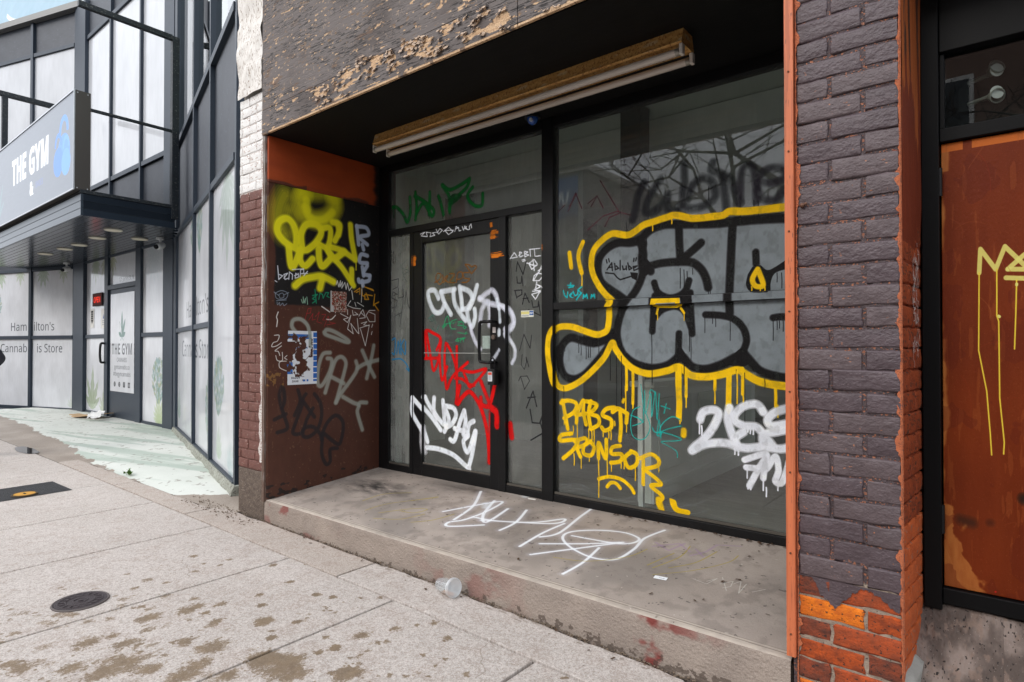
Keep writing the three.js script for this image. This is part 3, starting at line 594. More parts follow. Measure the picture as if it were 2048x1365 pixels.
// per-pixel painted canvas: fn(x, y in 0..1, px, py) -> [r,g,b(,a)] sRGB 0..255
function pixels(w, h, fn) { const c = canvas(w, h), x = c.getContext('2d'), im = x.createImageData(w, h), d = im.data;
  for (let j = 0; j < h; j++) for (let i = 0; i < w; i++) { const q = fn(i / w, j / h, i, j), k = (j * w + i) * 4; d[k] = q[0]; d[k + 1] = q[1]; d[k + 2] = q[2]; d[k + 3] = q[3] ?? 255; }
  x.putImageData(im, 0, 0); return c; }
const mix3 = (a, b, t) => [lerp(a[0], b[0], t), lerp(a[1], b[1], t), lerp(a[2], b[2], t)];
const hex = (s) => [parseInt(s.slice(1, 3), 16), parseInt(s.slice(3, 5), 16), parseInt(s.slice(5, 7), 16)];
function bumpTile(n, fn) { const t = texOf(pixels(n, n, (u, v, i, j) => { const g = clamp(fn(i, j), 0, 1) * 255; return [g, g, g]; }), false, true); return t; }
const grainBump = bumpTile(512, (i, j) => 0.35 * hash(i, j) + 0.65 * fbm(i / 8, j / 8, 3));
const coarseBump = bumpTile(512, (i, j) => fbm(i / 22, j / 22, 5));
const rep = (t, m) => { const c = t.clone(); c.wrapS = c.wrapT = THREE.RepeatWrapping; c.repeat.set(1 / m, 1 / m); c.needsUpdate = true; return c; };
const mat = (o) => new THREE.MeshStandardMaterial({ roughness: 0.85, ...o });
const phys = (o) => new THREE.MeshPhysicalMaterial({ roughness: 0.3, ...o });
const taken = {};
function numbered(n) { if (taken[n] === undefined) { taken[n] = 0; return n; } return n + '_' + String(++taken[n]).padStart(3, '0'); }
function fin(o) { o.castShadow = true; o.receiveShadow = true; return o; }
function part(parent, name, geo, m) { const o = fin(new THREE.Mesh(geo, m)); o.name = name; parent.add(o); return o; }
function thing(name, label, category, group) { const g = new THREE.Group(); g.name = numbered(name); g.userData = { label, category }; if (group) g.userData.group = group; scene.add(g); return g; }
function one(name, geo, m, label, category, group) { const o = fin(new THREE.Mesh(geo, m)); o.name = numbered(name); o.userData = { label, category }; if (group) o.userData.group = group; scene.add(o); return o; }
function struct(name, geo, m) { const o = geo ? fin(new THREE.Mesh(geo, m)) : new THREE.Group(); o.name = numbered(name); o.userData = { kind: 'structure' }; scene.add(o); return o; }
// uv in metres from the facing axis
function uvm(g, ox = 0, oy = 0) { const p = g.attributes.position, n = g.attributes.normal, u = new Float32Array(p.count * 2);
  for (let i = 0; i < p.count; i++) { const ax = Math.abs(n.getX(i)), ay = Math.abs(n.getY(i)), az = Math.abs(n.getZ(i));
    let a, b; if (ay > ax && ay > az) { a = p.getX(i); b = p.getZ(i); } else if (ax > az) { a = p.getZ(i); b = p.getY(i); } else { a = p.getX(i); b = p.getY(i); }
    u[i * 2] = a + ox; u[i * 2 + 1] = b + oy; }
  g.setAttribute('uv', new THREE.BufferAttribute(u, 2)); return g; }
const bx = (x0, x1, y0, y1, z0, z1) => uvm(new THREE.BoxGeometry(Math.abs(x1 - x0), Math.abs(y1 - y0), Math.abs(z1 - z0)).translate((x0 + x1) / 2, (y0 + y1) / 2, (z0 + z1) / 2));
const rb = (x0, x1, y0, y1, z0, z1, r = 0.004) => uvm(new RoundedBoxGeometry(Math.abs(x1 - x0), Math.abs(y1 - y0), Math.abs(z1 - z0), 2, r).translate((x0 + x1) / 2, (y0 + y1) / 2, (z0 + z1) / 2));
const merge = (a) => mergeGeometries(a.map((g) => { const q = g.index ? g.toNonIndexed() : g; for (const k of Object.keys(q.attributes)) if (!['position', 'normal', 'uv'].includes(k)) q.deleteAttribute(k); return q; }));
const tube = (pts, r, seg = 24, rs = 8) => new THREE.TubeGeometry(new THREE.CatmullRomCurve3(pts.map((p) => new THREE.Vector3(...p)), false, 'centripetal'), seg, r, rs, false);
function bar(a, b, r, rs = 8) { const A = new THREE.Vector3(...a), B = new THREE.Vector3(...b), d = B.clone().sub(A); const g = new THREE.CylinderGeometry(r, r, d.length(), rs); g.applyQuaternion(new THREE.Quaternion().setFromUnitVectors(new THREE.Vector3(0, 1, 0), d.clone().normalize())); const m = A.add(B).multiplyScalar(0.5); return g.translate(m.x, m.y, m.z); }

// spray paint and marker strokes: list entries [colour, width mm, softness, alpha, smooth, points mm]
function spray(ctx, list, X, Y, S) {
  ctx.lineCap = 'round'; ctx.lineJoin = 'round';
  for (const [col, w, soft, al, smooth, p] of list) {
    const pts = []; for (let i = 0; i < p.length; i += 2) pts.push([X(p[i] / 1000), Y(p[i + 1] / 1000)]);
    const path = () => { ctx.beginPath(); ctx.moveTo(...pts[0]);
      if (!smooth || pts.length < 3) { for (let i = 1; i < pts.length; i++) ctx.lineTo(...pts[i]); if (pts.length === 1) ctx.lineTo(pts[0][0] + 0.5, pts[0][1]); }
      else for (let i = 0; i < pts.length - 1; i++) { const a = pts[Math.max(0, i - 1)], b = pts[i], c = pts[i + 1], d = pts[Math.min(pts.length - 1, i + 2)];
        ctx.bezierCurveTo(b[0] + (c[0] - a[0]) / 6, b[1] + (c[1] - a[1]) / 6, c[0] - (d[0] - b[0]) / 6, c[1] - (d[1] - b[1]) / 6, c[0], c[1]); } };
    const px = w / 1000 * S;
    ctx.strokeStyle = ctx.fillStyle = col;
    if (w === 0) { ctx.globalAlpha = al; path(); ctx.closePath(); ctx.fill(); continue; }
    const n = soft < 0.13 ? 1 : soft < 0.4 ? 3 : 6;
    for (let k = 0; k < n; k++) { const t = n === 1 ? 0.5 : k / (n - 1);
      ctx.globalAlpha = n === 1 ? al : al * (k === n - 1 && soft < 0.45 ? 0.95 : (n === 3 ? 0.35 : 0.26)); ctx.lineWidth = Math.max(1.2, px * (1 + soft * (0.9 - 1.5 * t))); path(); ctx.stroke(); }
    if (soft >= 0.14 && px > 7) { // overspray
      let len = 0; for (let i = 1; i < pts.length; i++) len += Math.hypot(pts[i][0] - pts[i - 1][0], pts[i][1] - pts[i - 1][1]);
      const m = Math.min(900, len * 0.9 * (0.25 + soft));
      for (let k = 0; k < m; k++) { const i = Math.floor(rnd() * (pts.length - 1)), t = rnd(), r = px * (0.35 + (rnd() + rnd() - 0.6) * 0.6 * (1 + soft)), an = rnd() * 6.283; const q = pts[i], e = pts[Math.min(pts.length - 1, i + 1)];
        ctx.globalAlpha = al * rr(0.15, 0.6); const z = rr(0.5, 1.5); ctx.fillRect(lerp(q[0], e[0], t) + Math.cos(an) * r, lerp(q[1], e[1], t) + Math.sin(an) * r, z, z); } }
  }
  ctx.globalAlpha = 1;
}
// ---------------------------------------------------------------- materials of the vacant shop
const XL = -4.23, XR = -0.6, HC = 2.71, RD = 1.06, FB = 0.085;   // recess: left wall, right wall, soffit height, depth, floor rise at the glass
const blackAlu = phys({ map: rep(coat([17, 17, 19], [10, 10, 11], 0.83, [62, 58, 54], 0.9988), 0.9), roughness: 0.45, specularIntensity: 0.6, bumpMap: rep(grainBump, 0.25), bumpScale: 0.0004 });
const soffitTex = texOf(pixels(1024, 512, (u, v, i, j) => { const g = 11 + 9 * fbm(i / 60, j / 8, 4) + (hash(i * 3, j * 5) > 0.9985 ? 50 : 0); return [g * 1.02, g, g * 0.98]; }), true, true); soffitTex.repeat.set(0.5, 0.9);
const soffitMat = phys({ map: soffitTex, roughness: 0.7, specularIntensity: 0.4, bumpMap: rep(grainBump, 0.4), bumpScale: 0.0006 });

const shop = thing('vacant_shop', 'vacant graffiti covered shopfront with recessed glass door between brick piers', 'building');

// ---- fascia boards with peeling paint
const FX0 = -4.3, FX1 = -0.55, FY0 = 2.7, FY1 = 4.5;
const peelAt = (x, y) => { let m = 0; for (const [px, py, rx, ry] of DATA.peel) { const d = ((x - px / 1000) / (rx / 1000)) ** 2 + ((y - py / 1000) / (ry / 1000)) ** 2; if (d < 2.5) m = Math.max(m, 0.95 - 0.55 * d); } return m; };
const peelMask = (x, y) => { const n = fbm(x * 26, y * 60, 4), n2 = fbm(x * 9 + 40, y * 95, 3); let m = peelAt(x, y) + (n - 0.5) * 2.5 + (n2 - 0.5) * 1.3; m = Math.max(m, sstep(0.7, 0.74, fbm(x * 17 + 9, y * 46 + 5, 4)) * (y > 2.9 ? 0.645 : 0.5)); if (y < 2.722) m = Math.max(m, 0.35 + fbm(x * 9, 3, 3)); return m; };
const fasciaC = pixels(2048, 1024, (u, v) => { const x = lerp(FX0, FX1, u), y = lerp(FY1, FY0, v);
  const grain = fbm(x * 6, y * 130, 4), blotch = fbm(x * 3.1, y * 5, 4);
  let c = mix3([90, 82, 79], [110, 102, 99], grain); c = mix3(c, [70, 60, 56], sstep(0.5, 0.75, blotch) * 0.6);
  const crack = fbm(x * 22, y * 260 + x * 8, 3), cr = sstep(0.57, 0.66, crack) * sstep(0.34, 0.54, fbm(x * 4, y * 9 + 20, 3)); c = mix3(c, [26, 21, 19], cr * 0.9);
  c = mix3(c, [112, 74, 44], sstep(0.6, 0.72, fbm(x * 11 + 3, y * 30, 4)) * 0.45 * sstep(0.45, 0.6, fbm(x * 2, y * 3 + 7, 2)));
  const m = peelMask(x, y); if (m > 0.62) { const g = fbm(x * 10, y * 190, 4); let wood = mix3([172, 134, 98], [226, 196, 158], g); if (m < 0.69) wood = mix3(wood, [50, 38, 32], 0.55); if (hash(Math.floor(x * 300), Math.floor(y * 700)) > 0.86) wood = mix3(wood, [80, 58, 42], 0.6); c = wood; }
  if (y > 2.905 && fbm(x * 60, y * 60, 2) > 0.8) c = mix3(c, [150, 130, 112], 0.6);
  return c; });
const fasciaTex = texOf(fasciaC);
const fasciaBumpC = pixels(1024, 512, (u, v) => { const x = lerp(FX0, FX1, u), y = lerp(FY1, FY0, v); const m = peelMask(x, y); const g = 120 + 60 * fbm(x * 8, y * 150, 3) - (m > 0.62 ? 70 : 0) - 80 * sstep(0.62, 0.7, fbm(x * 22, y * 260 + x * 8, 3)) + (m > 0.5 && m < 0.62 ? 50 : 0); return [g, g, g]; });
const fasciaMat = mat({ map: fasciaTex, bumpMap: texOf(fasciaBumpC, false), bumpScale: 0.003, roughness: 0.75 });
const fuv = (g) => { const p = g.attributes.position, u = g.attributes.uv; for (let i = 0; i < p.count; i++) u.setXY(i, (p.getX(i) - FX0) / (FX1 - FX0), (p.getY(i) - FY0) / (FY1 - FY0)); return g; };
const fascia = part(shop, 'fascia', bx(-4.27, -0.3, HC + 0.02, 4.5, -0.12, 0.012), mat({ color: 0x2c2523 }));
for (const [x0, x1, y0, y1] of [[-4.27, -1.842, HC - 0.002, 2.888], [-1.838, -0.6, HC - 0.002, 2.888], [-4.27, -1.842, 2.891, 4.1], [-1.838, -0.6, 2.891, 4.1], [-4.27, -0.6, 4.103, 4.5]]) part(fascia, 'board', fuv(rb(x0, x1, y0, y1, 0.013, 0.03 + rr(-0.001, 0.001), 0.002)), fasciaMat);
{ // curled flakes of paint still hanging on the boards
  const gs = []; let n = 0;
  for (let k = 0; k < 9000 && n < 230; k++) { const b = DATA.peel[Math.floor(rnd() * DATA.peel.length)], x = b[0] / 1000 + rr(-1.2, 1.2) * b[2] / 1000, y = b[1] / 1000 + rr(-1.2, 1.2) * b[3] / 1000; const m = peelMask(x, y); if (m < 0.6 || m > 0.74 || y < 2.72) continue;
    const w = rr(0.008, 0.034), h = rr(0.006, 0.02), g = new THREE.PlaneGeometry(w, h, 3, 1), p = g.attributes.position, curl = rr(0.3, 1.1), sk = rr(-0.5, 0.5);
    for (let i = 0; i < p.count; i++) { const t = 0.5 - p.getY(i) / h; p.setXYZ(i, p.getX(i) + sk * p.getY(i) + rr(-0.002, 0.002), p.getY(i) + rr(-0.002, 0.002), 0.002 + t * h * curl + (p.getX(i) / w) ** 2 * 0.01); }
    g.rotateZ(rr(-0.6, 0.6)); g.translate(x, y, 0.031); g.computeVertexNormals(); gs.push(g); n++; }
  const f = part(fascia, 'paint_flakes', merge(gs), mat({ color: 0xb09a86, side: THREE.DoubleSide })); f.userData = { kind: 'stuff', label: 'curled flakes of peeling paint on the lower board' };
}
part(shop, 'unseen_upper_wall', bx(-4.65, 1.6, 4.52, 7.2, -0.3, -0.02), mat({ color: 0x5a4038 }));  // unseen wall above the boards, added to block light
part(shop, 'soffit', bx(XL - 0.02, XR, HC, HC + 0.02, -RD - 0.05, -0.0), soffitMat);

// ---- left wall of the recess: brown and black lower panel, orange panel above
const WH = 2.71, WD = 1.06;
function wallColour(u, v) { const d = u * WD, y = (1 - v) * WH;
  const n = fbm(d * 5, y * 5, 4), f = fbm(d * 40, y * 14, 3);
  let c = mix3([74, 41, 29], [88, 51, 37], n); c = mix3(c, [60, 33, 24], f * 0.4);
  const eL = 0.035 + 0.02 * fbm(y * 14, 3, 3), eB = 1.43 + 0.03 * fbm(d * 9, 1, 3);
  if (d > eL && y > eB) c = mix3(c, [17, 15, 16], sstep(0, 0.02, Math.min(d - eL, y - eB)) * 0.97);
  if (fbm(d * 70, y * 50, 2) > 0.83) c = mix3(c, [150, 120, 95], 0.35);
  if (y < 0.14 && fbm(d * 18, y * 30, 3) > 0.52 + y * 1.8) c = mix3(c, [22, 18, 18], 0.8);
  if (d < 0.13 && y > 0.82 && y < 0.98 && fbm(d * 50, y * 40, 3) > 0.62) c = [128, 92, 50];
  return c; }
const wallC = pixels(800, 2048, wallColour), wctx = wallC.getContext('2d'), WS = 2048 / WH;
spray(wctx, DATA.wall, (x) => x * WS, (y) => (WH - y) * WS, WS);
for (let k = 0; k < 420; k++) { wctx.globalAlpha = rr(0.1, 0.5); wctx.fillStyle = rnd() > 0.5 ? '#b49a84' : '#2a1812'; wctx.fillRect(rnd() * 800, rnd() * 2048, rr(0.6, 2.2), rr(0.6, rnd() > 0.9 ? 30 : 3)); }
for (let k = 0; k < 9; k++) { wctx.globalAlpha = 0.35; wctx.strokeStyle = '#a98c78'; wctx.lineWidth = 1.4; wctx.beginPath(); let x = rr(60, 400), y = rr(1350, 1800); wctx.moveTo(x, y); for (let q = 0; q < 6; q++) { x += rr(-8, 8); y += rr(4, 22); wctx.lineTo(x, y); } wctx.stroke(); }
const wallTex = texOf(wallC);
const wallMat = mat({ map: wallTex, roughness: 0.5, bumpMap: texOf(pixels(256, 512, (u, v, i, j) => { const g = 255 * fbm(i / 12, j / 12, 4); return [g, g, g]; }), false), bumpScale: 0.002 });
const wuv = (g) => { const p = g.attributes.position, u = g.attributes.uv; for (let i = 0; i < p.count; i++) u.setXY(i, -p.getZ(i) / WD, p.getY(i) / WH); return g; };
const side = part(shop, 'side_wall', bx(XL - 0.16, XL - 0.02, -0.15, HC, -RD - 0.05, -0.006), mat({ color: 0x3c2a22 }));
part(side, 'lower_panel', wuv(rb(XL - 0.018, XL, 0.004, 2.362, -RD + 0.02, 0.0, 0.002)), wallMat).userData.label = 'brown and black painted panel covered in tags';
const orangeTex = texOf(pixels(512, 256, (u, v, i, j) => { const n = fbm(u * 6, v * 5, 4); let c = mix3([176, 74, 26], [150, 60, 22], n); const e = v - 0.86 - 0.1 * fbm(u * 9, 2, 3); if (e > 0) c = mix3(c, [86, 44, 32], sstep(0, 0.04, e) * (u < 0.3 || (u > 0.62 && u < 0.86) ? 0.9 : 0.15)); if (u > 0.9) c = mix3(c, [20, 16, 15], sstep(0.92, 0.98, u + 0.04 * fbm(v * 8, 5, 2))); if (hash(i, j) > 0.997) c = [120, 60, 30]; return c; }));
const ouv = (g) => { const p = g.attributes.position, u = g.attributes.uv; for (let i = 0; i < p.count; i++) u.setXY(i, -p.getZ(i) / WD, (p.getY(i) - 2.36) / 0.35); return g; };
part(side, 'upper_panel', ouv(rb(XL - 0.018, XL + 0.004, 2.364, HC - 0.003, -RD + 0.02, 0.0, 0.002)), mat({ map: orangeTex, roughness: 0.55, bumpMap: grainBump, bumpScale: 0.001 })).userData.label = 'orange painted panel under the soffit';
const edgeTex = texOf(pixels(64, 1024, (u, v, i, j) => { const n = fbm(i / 9, j / 30, 4); return mix3([150, 146, 142], [96, 74, 62], sstep(0.45, 0.6, n + v * 0.25)); }));
part(side, 'edge_trim', new THREE.BoxGeometry(0.03, 2.72, 0.03).translate(XL - 0.032, 1.35, 0.002), mat({ map: edgeTex, roughness: 0.8 }));
{ // thin line of dirt along the foot of the side wall is the real gap between panel and step
  part(shop, 'right_wall', bx(XR - 0.004, XR + 0.1, -0.2, HC, -RD - 0.05, -0.25), mat({ color: 0x3a2b26 })); }

// ---- step with graffiti
const STX0 = XL - 0.03, STX1 = XR;
const stepC = pixels(2048, 768, (u, v, i, j) => { const x = lerp(STX0, STX1, u) , d = (1 - v) * 1.12; // d: distance from front edge
  const n = fbm(x * 3, d * 4, 5), f = hash(i, j), m = fbm(x * 14 + 5, d * 14, 4);
  let c = mix3([150, 138, 128], [182, 170, 160], n); c = mix3(c, [122, 112, 104], sstep(0.5, 0.75, m) * 0.45); c = mix3(c, f > 0.5 ? [190, 180, 170] : [96, 86, 80], Math.abs(f - 0.5) * 0.3);
  c = mix3(c, [108, 102, 97], 0.4 * sstep(0.42, 0.7, fbm(x * 2.1 + 7, d * 2.6, 4)));
  const s1 = Math.hypot((x + 3.75) / 0.34, (d - 0.62) / 0.16); if (s1 < 1.3) c = mix3(c, [44, 40, 38], clamp((1.2 - s1) * (fbm(x * 9 + d * 22, d * 14 - x * 5, 4) * 2.2 - 0.45)));
  const s2 = Math.hypot((x + 3.1) / 0.5, (d - 0.95) / 0.1); if (s2 < 1.2) c = mix3(c, [70, 62, 56], clamp((1.1 - s2) * fbm(x * 12, d * 30, 3)));
  if (fbm(x * 38, d * 38, 3) > 0.8) c = mix3(c, [76, 68, 63], 0.6);
  if (d < 0.05) c = mix3(c, [196, 184, 168], 0.55 * fbm(x * 30, d * 60, 2) + 0.15); if (Math.abs(d - 0.032 - 0.004 * fbm(x * 3, 7, 2)) < 0.003) c = mix3(c, [98, 88, 80], 0.6); if (Math.abs(d - 0.052) < 0.0022) c = mix3(c, [110, 100, 92], 0.45);
  return c; });
const sctx = stepC.getContext('2d'), SX = (x) => (x - STX0) / (STX1 - STX0) * 2048, SY = (d) => (1 - d / 1.12) * 768;
spray(sctx, DATA.floor, SX, SY, 2048 / (STX1 - STX0));
for (let k = 0; k < 260; k++) { sctx.globalAlpha = rr(0.2, 0.8); sctx.fillStyle = rnd() > 0.4 ? '#3d3430' : '#d9cfc4'; sctx.beginPath(); sctx.ellipse(rnd() * 2048, rnd() * 768, rr(0.6, 5), rr(0.5, 2.4), rnd() * 3, 0, 7); sctx.fill(); }
sctx.globalAlpha = 1;
const stepTop = mat({ map: texOf(stepC), roughness: 0.8, bumpMap: rep(grainBump, 0.5), bumpScale: 0.0012 });
stepTop.bumpMap.repeat.set(7, 2);
const riserC = pixels(2048, 128, (u, v, i, j) => { const x = lerp(STX0, STX1, u), y = v; const n = fbm(x * 6, y * 1.2, 4), f = hash(i, j * 3); let c = mix3([166, 152, 140], [132, 120, 111], n); c = mix3(c, f > 0.5 ? [196, 186, 174] : [70, 62, 58], Math.abs(f - 0.5) * 0.5);
  const red = sstep(0.55, 0.7, fbm(x * 7 + 3, y * 2 + x, 4)) * (Math.exp(-(((x + 1.15) / 0.2) ** 2)) + 0.7 * Math.exp(-(((x + 3.95) / 0.35) ** 2)) + 0.35 * Math.exp(-(((x + 2.2) / 0.3) ** 2))); c = mix3(c, [120, 56, 50], clamp(red));
  if (y > 0.7 && fbm(x * 40, y * 9, 4) > 1.42 - y) c = mix3(c, [72, 60, 52], 0.6); return c; });
const stepRiser = mat({ map: texOf(riserC), roughness: 0.9, bumpMap: rep(coarseBump, 0.3), bumpScale: 0.004 }); stepRiser.bumpMap.repeat.set(14, 1);
function stepGeo(top) { // top sheet rising to the glass with a worn, chipped nose; or the riser
  const nx = 150, gs = top ? [[0, -0.004], [-0.006, 0.0], [-0.02, 0.001], [-0.05, 0.002], [-0.3, 0.024], [-0.6, 0.048], [-0.9, 0.073], [-1.12, 0.09]] : [[0, -0.004], [0.004, -0.02], [0.003, -0.05], [0.004, -0.09], [0.004, -0.13], [0.004, -0.26]];
  const pos = [], uv = [], idx = [];
  for (let j = 0; j < gs.length; j++) for (let i = 0; i <= nx; i++) { const x = lerp(STX0, STX1 + 0.0, i / nx); let [z, y] = gs[j]; const chip = (Math.abs(z) < 0.01 && y > -0.06) ? 0.012 * sstep(0.55, 0.8, fbm(x * 9, 1.5, 4)) + 0.003 * fbm(x * 40, 2, 2) : 0;
    z -= chip; y -= chip * 0.5; if (!top && j > 0) z += 0.006 * (fbm(x * 8, y * 20, 3) - 0.5);
    pos.push(x, y, z); uv.push(i / nx, top ? -z / 1.12 : 1 - (-y) / 0.2); }
  for (let j = 0; j < gs.length - 1; j++) for (let i = 0; i < nx; i++) { const a = j * (nx + 1) + i, b = a + 1, c = a + nx + 1, d = c + 1; top ? idx.push(a, b, c, b, d, c) : idx.push(a, c, b, b, c, d); }
  const g = new THREE.BufferGeometry(); g.setAttribute('position', new THREE.Float32BufferAttribute(pos, 3)); g.setAttribute('uv', new THREE.Float32BufferAttribute(uv, 2)); g.setIndex(idx); g.computeVertexNormals(); return g; }
const step = part(shop, 'step', bx(STX0 + 0.01, STX1, -0.3, -0.03, -1.2, -0.03), mat({ color: 0x6b625a }));
part(step, 'tread', stepGeo(true), stepTop).userData.label = 'dusty concrete tread with a white sprayed scrawl';
part(step, 'riser', stepGeo(false), stepRiser);
part(step, 'end_face', bx(STX0 - 0.004, STX0 + 0.012, -0.3, -0.012, -0.3, -0.006), mat({ color: 0x6f625a, bumpMap: rep(coarseBump, 0.3), bumpScale: 0.003 }));

// ---- shopfront: panes, rails, door, paint
const SPX0 = -4.16, SPX1 = -0.56, SPY0 = 0.05, SPY1 = 2.75;
const paintC = canvas(2048, 1536), pctx = paintC.getContext('2d');
const PS = 2048 / (SPX1 - SPX0);
spray(pctx, DATA.shop, (x) => (x - SPX0) * PS, (y) => (SPY1 - y) * PS, PS);
// orange strips of old tape and scraped specks
pctx.fillStyle = '#d9781c'; for (const [x, y, w, h] of [[-3.80, 1.83, 0.05, 0.075], [-2.945, 2.03, 0.03, 0.03], [-2.94, 1.95, 0.085, 0.055], [-2.93, 1.80, 0.12, 0.04], [-2.475, 1.81, 0.02, 0.05]]) for (let k = 0; k < 26; k++) { pctx.globalAlpha = rr(0.3, 0.8); pctx.fillRect((x - SPX0 + rr(-0.1, 0.3) * w) * PS, (SPY1 - y - rr(-0.1, 0.9) * h) * PS, rr(0.2, 0.9) * w * PS, rr(0.05, 0.35) * h * PS); }
pctx.globalAlpha = 1;
{ const im = pctx.getImageData(0, 0, 2048, 1536), d = im.data; // worn, mottled coat
  for (let j = 0; j < 1536; j++) for (let i = 0; i < 2048; i++) { const k = (j * 2048 + i) * 4; if (!d[k + 3]) continue; const n = fbm(i / 40, j / 40, 3), f = hash(i * 7, j * 3); const s = 0.92 + 0.16 * n + (f - 0.5) * 0.05; d[k] = clamp(d[k] * s, 0, 255); d[k + 1] = clamp(d[k + 1] * s, 0, 255); d[k + 2] = clamp(d[k + 2] * s, 0, 255); const thinp = sstep(0.5, 0.72, fbm(i / 18 + 70, j / 26, 3)); d[k + 3] *= (f > 0.97 ? 0.6 : 1) * (1 - 0.22 * thinp); }
  pctx.putImageData(im, 0, 0); }
for (const [x0, x1, y0, y1, q] of [[-4.10, -2.465, 2.138, 2.64, 0.17], [-4.10, -3.832, 0.15, 2.085, 0.42], [-2.79, -2.465, 0.15, 2.085, 0.2], [-2.37, -0.61, 1.434, 2.64, 0.1], [-2.37, -0.61, 0.15, 1.386, 0.07], [-3.682, -2.945, 0.178, 1.985, 0.19]]) { // dust and dried streaks under the paint, thickened into a painted haze to brighten panes
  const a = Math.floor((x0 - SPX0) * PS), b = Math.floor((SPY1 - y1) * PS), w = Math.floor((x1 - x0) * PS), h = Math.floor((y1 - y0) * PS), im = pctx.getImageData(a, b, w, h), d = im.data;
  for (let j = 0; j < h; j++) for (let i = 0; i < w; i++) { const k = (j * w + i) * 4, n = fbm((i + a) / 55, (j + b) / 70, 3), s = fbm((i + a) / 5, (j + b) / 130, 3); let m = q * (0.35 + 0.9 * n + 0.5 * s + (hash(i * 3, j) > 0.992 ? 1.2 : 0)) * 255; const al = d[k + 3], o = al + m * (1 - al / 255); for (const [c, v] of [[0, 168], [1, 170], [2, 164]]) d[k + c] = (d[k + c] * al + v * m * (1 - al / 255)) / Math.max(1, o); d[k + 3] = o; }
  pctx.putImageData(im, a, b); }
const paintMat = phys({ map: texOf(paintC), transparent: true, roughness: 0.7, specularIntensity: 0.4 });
const bare = (x0, x1, y0, y1) => { let a = 0; const d = pctx.getImageData(Math.max(0, (x0 - SPX0) * PS) | 0, Math.max(0, (SPY1 - y1) * PS) | 0, Math.max(1, (x1 - x0) * PS) | 0, Math.max(1, (y1 - y0) * PS) | 0).data; for (let i = 3; i < d.length; i += 4) if (d[i] > 30) a++; return a < 40; };
function paint(parent, x0, x1, y0, y1, z, label) { if (bare(x0, x1, y0, y1)) return; const g = new THREE.PlaneGeometry(x1 - x0, y1 - y0).translate((x0 + x1) / 2, (y0 + y1) / 2, z), p = g.attributes.position, u = g.attributes.uv;
  for (let i = 0; i < 4; i++) u.setXY(i, (p.getX(i) - SPX0) / (SPX1 - SPX0), (p.getY(i) - SPY0) / (SPY1 - SPY0)); const o = part(parent, 'spray_paint', g, paintMat); if (label) o.userData.label = label; return o; }
const glassMat = phys({ color: 0xe2e8e4, transmission: 1, thickness: 0, roughness: 0.0, ior: 1.7 });
const FZ = -1.03, GZ = -RD;
function rail(x0, x1, y0, y1, zf = FZ) { const r = part(shop, 'frame_rail', rb(x0, x1, y0, y1, zf - 0.08, zf, 0.003), blackAlu); paint(r, x0 + 0.003, x1 - 0.003, y0 + 0.003, y1 - 0.003, zf + 0.0015); return r; }
function pane(name, x0, x1, y0, y1, label, lab2) { const p = part(shop, name, new THREE.BoxGeometry(x1 - x0 + 0.01, y1 - y0 + 0.01, 0.001).translate((x0 + x1) / 2, (y0 + y1) / 2, GZ), glassMat); p.geometry = new THREE.PlaneGeometry(x1 - x0 + 0.01, y1 - y0 + 0.01).translate((x0 + x1) / 2, (y0 + y1) / 2, GZ); p.userData.label = label; paint(p, x0, x1, y0, y1, GZ + 0.002, lab2); return p; }
rail(XL + 0.002, -4.10, 0.06, HC - 0.003); rail(-4.0995, -2.47, 2.64, HC - 0.003); rail(-2.3695, XR - 0.01, 2.64, HC - 0.003);
rail(-2.465, -2.37, 0.05, HC - 0.002, FZ + 0.006);
rail(-4.0995, -2.4655, 2.085, 2.138); rail(-3.832, -3.792, 0.06, 2.0845); rail(-2.858, -2.79, 0.06, 2.0845, FZ + 0.004);
rail(-4.0995, -3.8325, 0.06, 0.132); rail(-2.7895, -2.4655, 0.06, 0.132);
rail(-2.3695, XR - 0.01, 0.06, 0.132); rail(-2.3695, XR - 0.01, 1.386, 1.434, FZ + 0.003);
for (const [x0, x1, y] of [[-4.099, -3.833, 0.134], [-2.789, -2.466, 0.134], [-2.369, -0.615, 0.134]]) part(shop, 'glazing_bead', rb(x0, x1, y, y + 0.016, GZ + 0.006, GZ + 0.022, 0.002), mat({ color: 0x4c4740, roughness: 0.7 }));
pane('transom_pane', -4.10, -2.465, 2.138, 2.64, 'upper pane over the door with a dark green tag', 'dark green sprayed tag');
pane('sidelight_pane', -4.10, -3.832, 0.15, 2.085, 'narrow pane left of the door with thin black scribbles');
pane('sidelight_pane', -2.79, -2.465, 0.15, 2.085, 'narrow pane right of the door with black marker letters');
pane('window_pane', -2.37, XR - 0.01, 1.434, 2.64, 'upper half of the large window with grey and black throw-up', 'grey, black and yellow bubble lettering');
pane('window_pane', -2.37, XR - 0.01, 0.15, 1.386, 'lower half of the large window with yellow lettering', 'yellow, white and teal lettering');
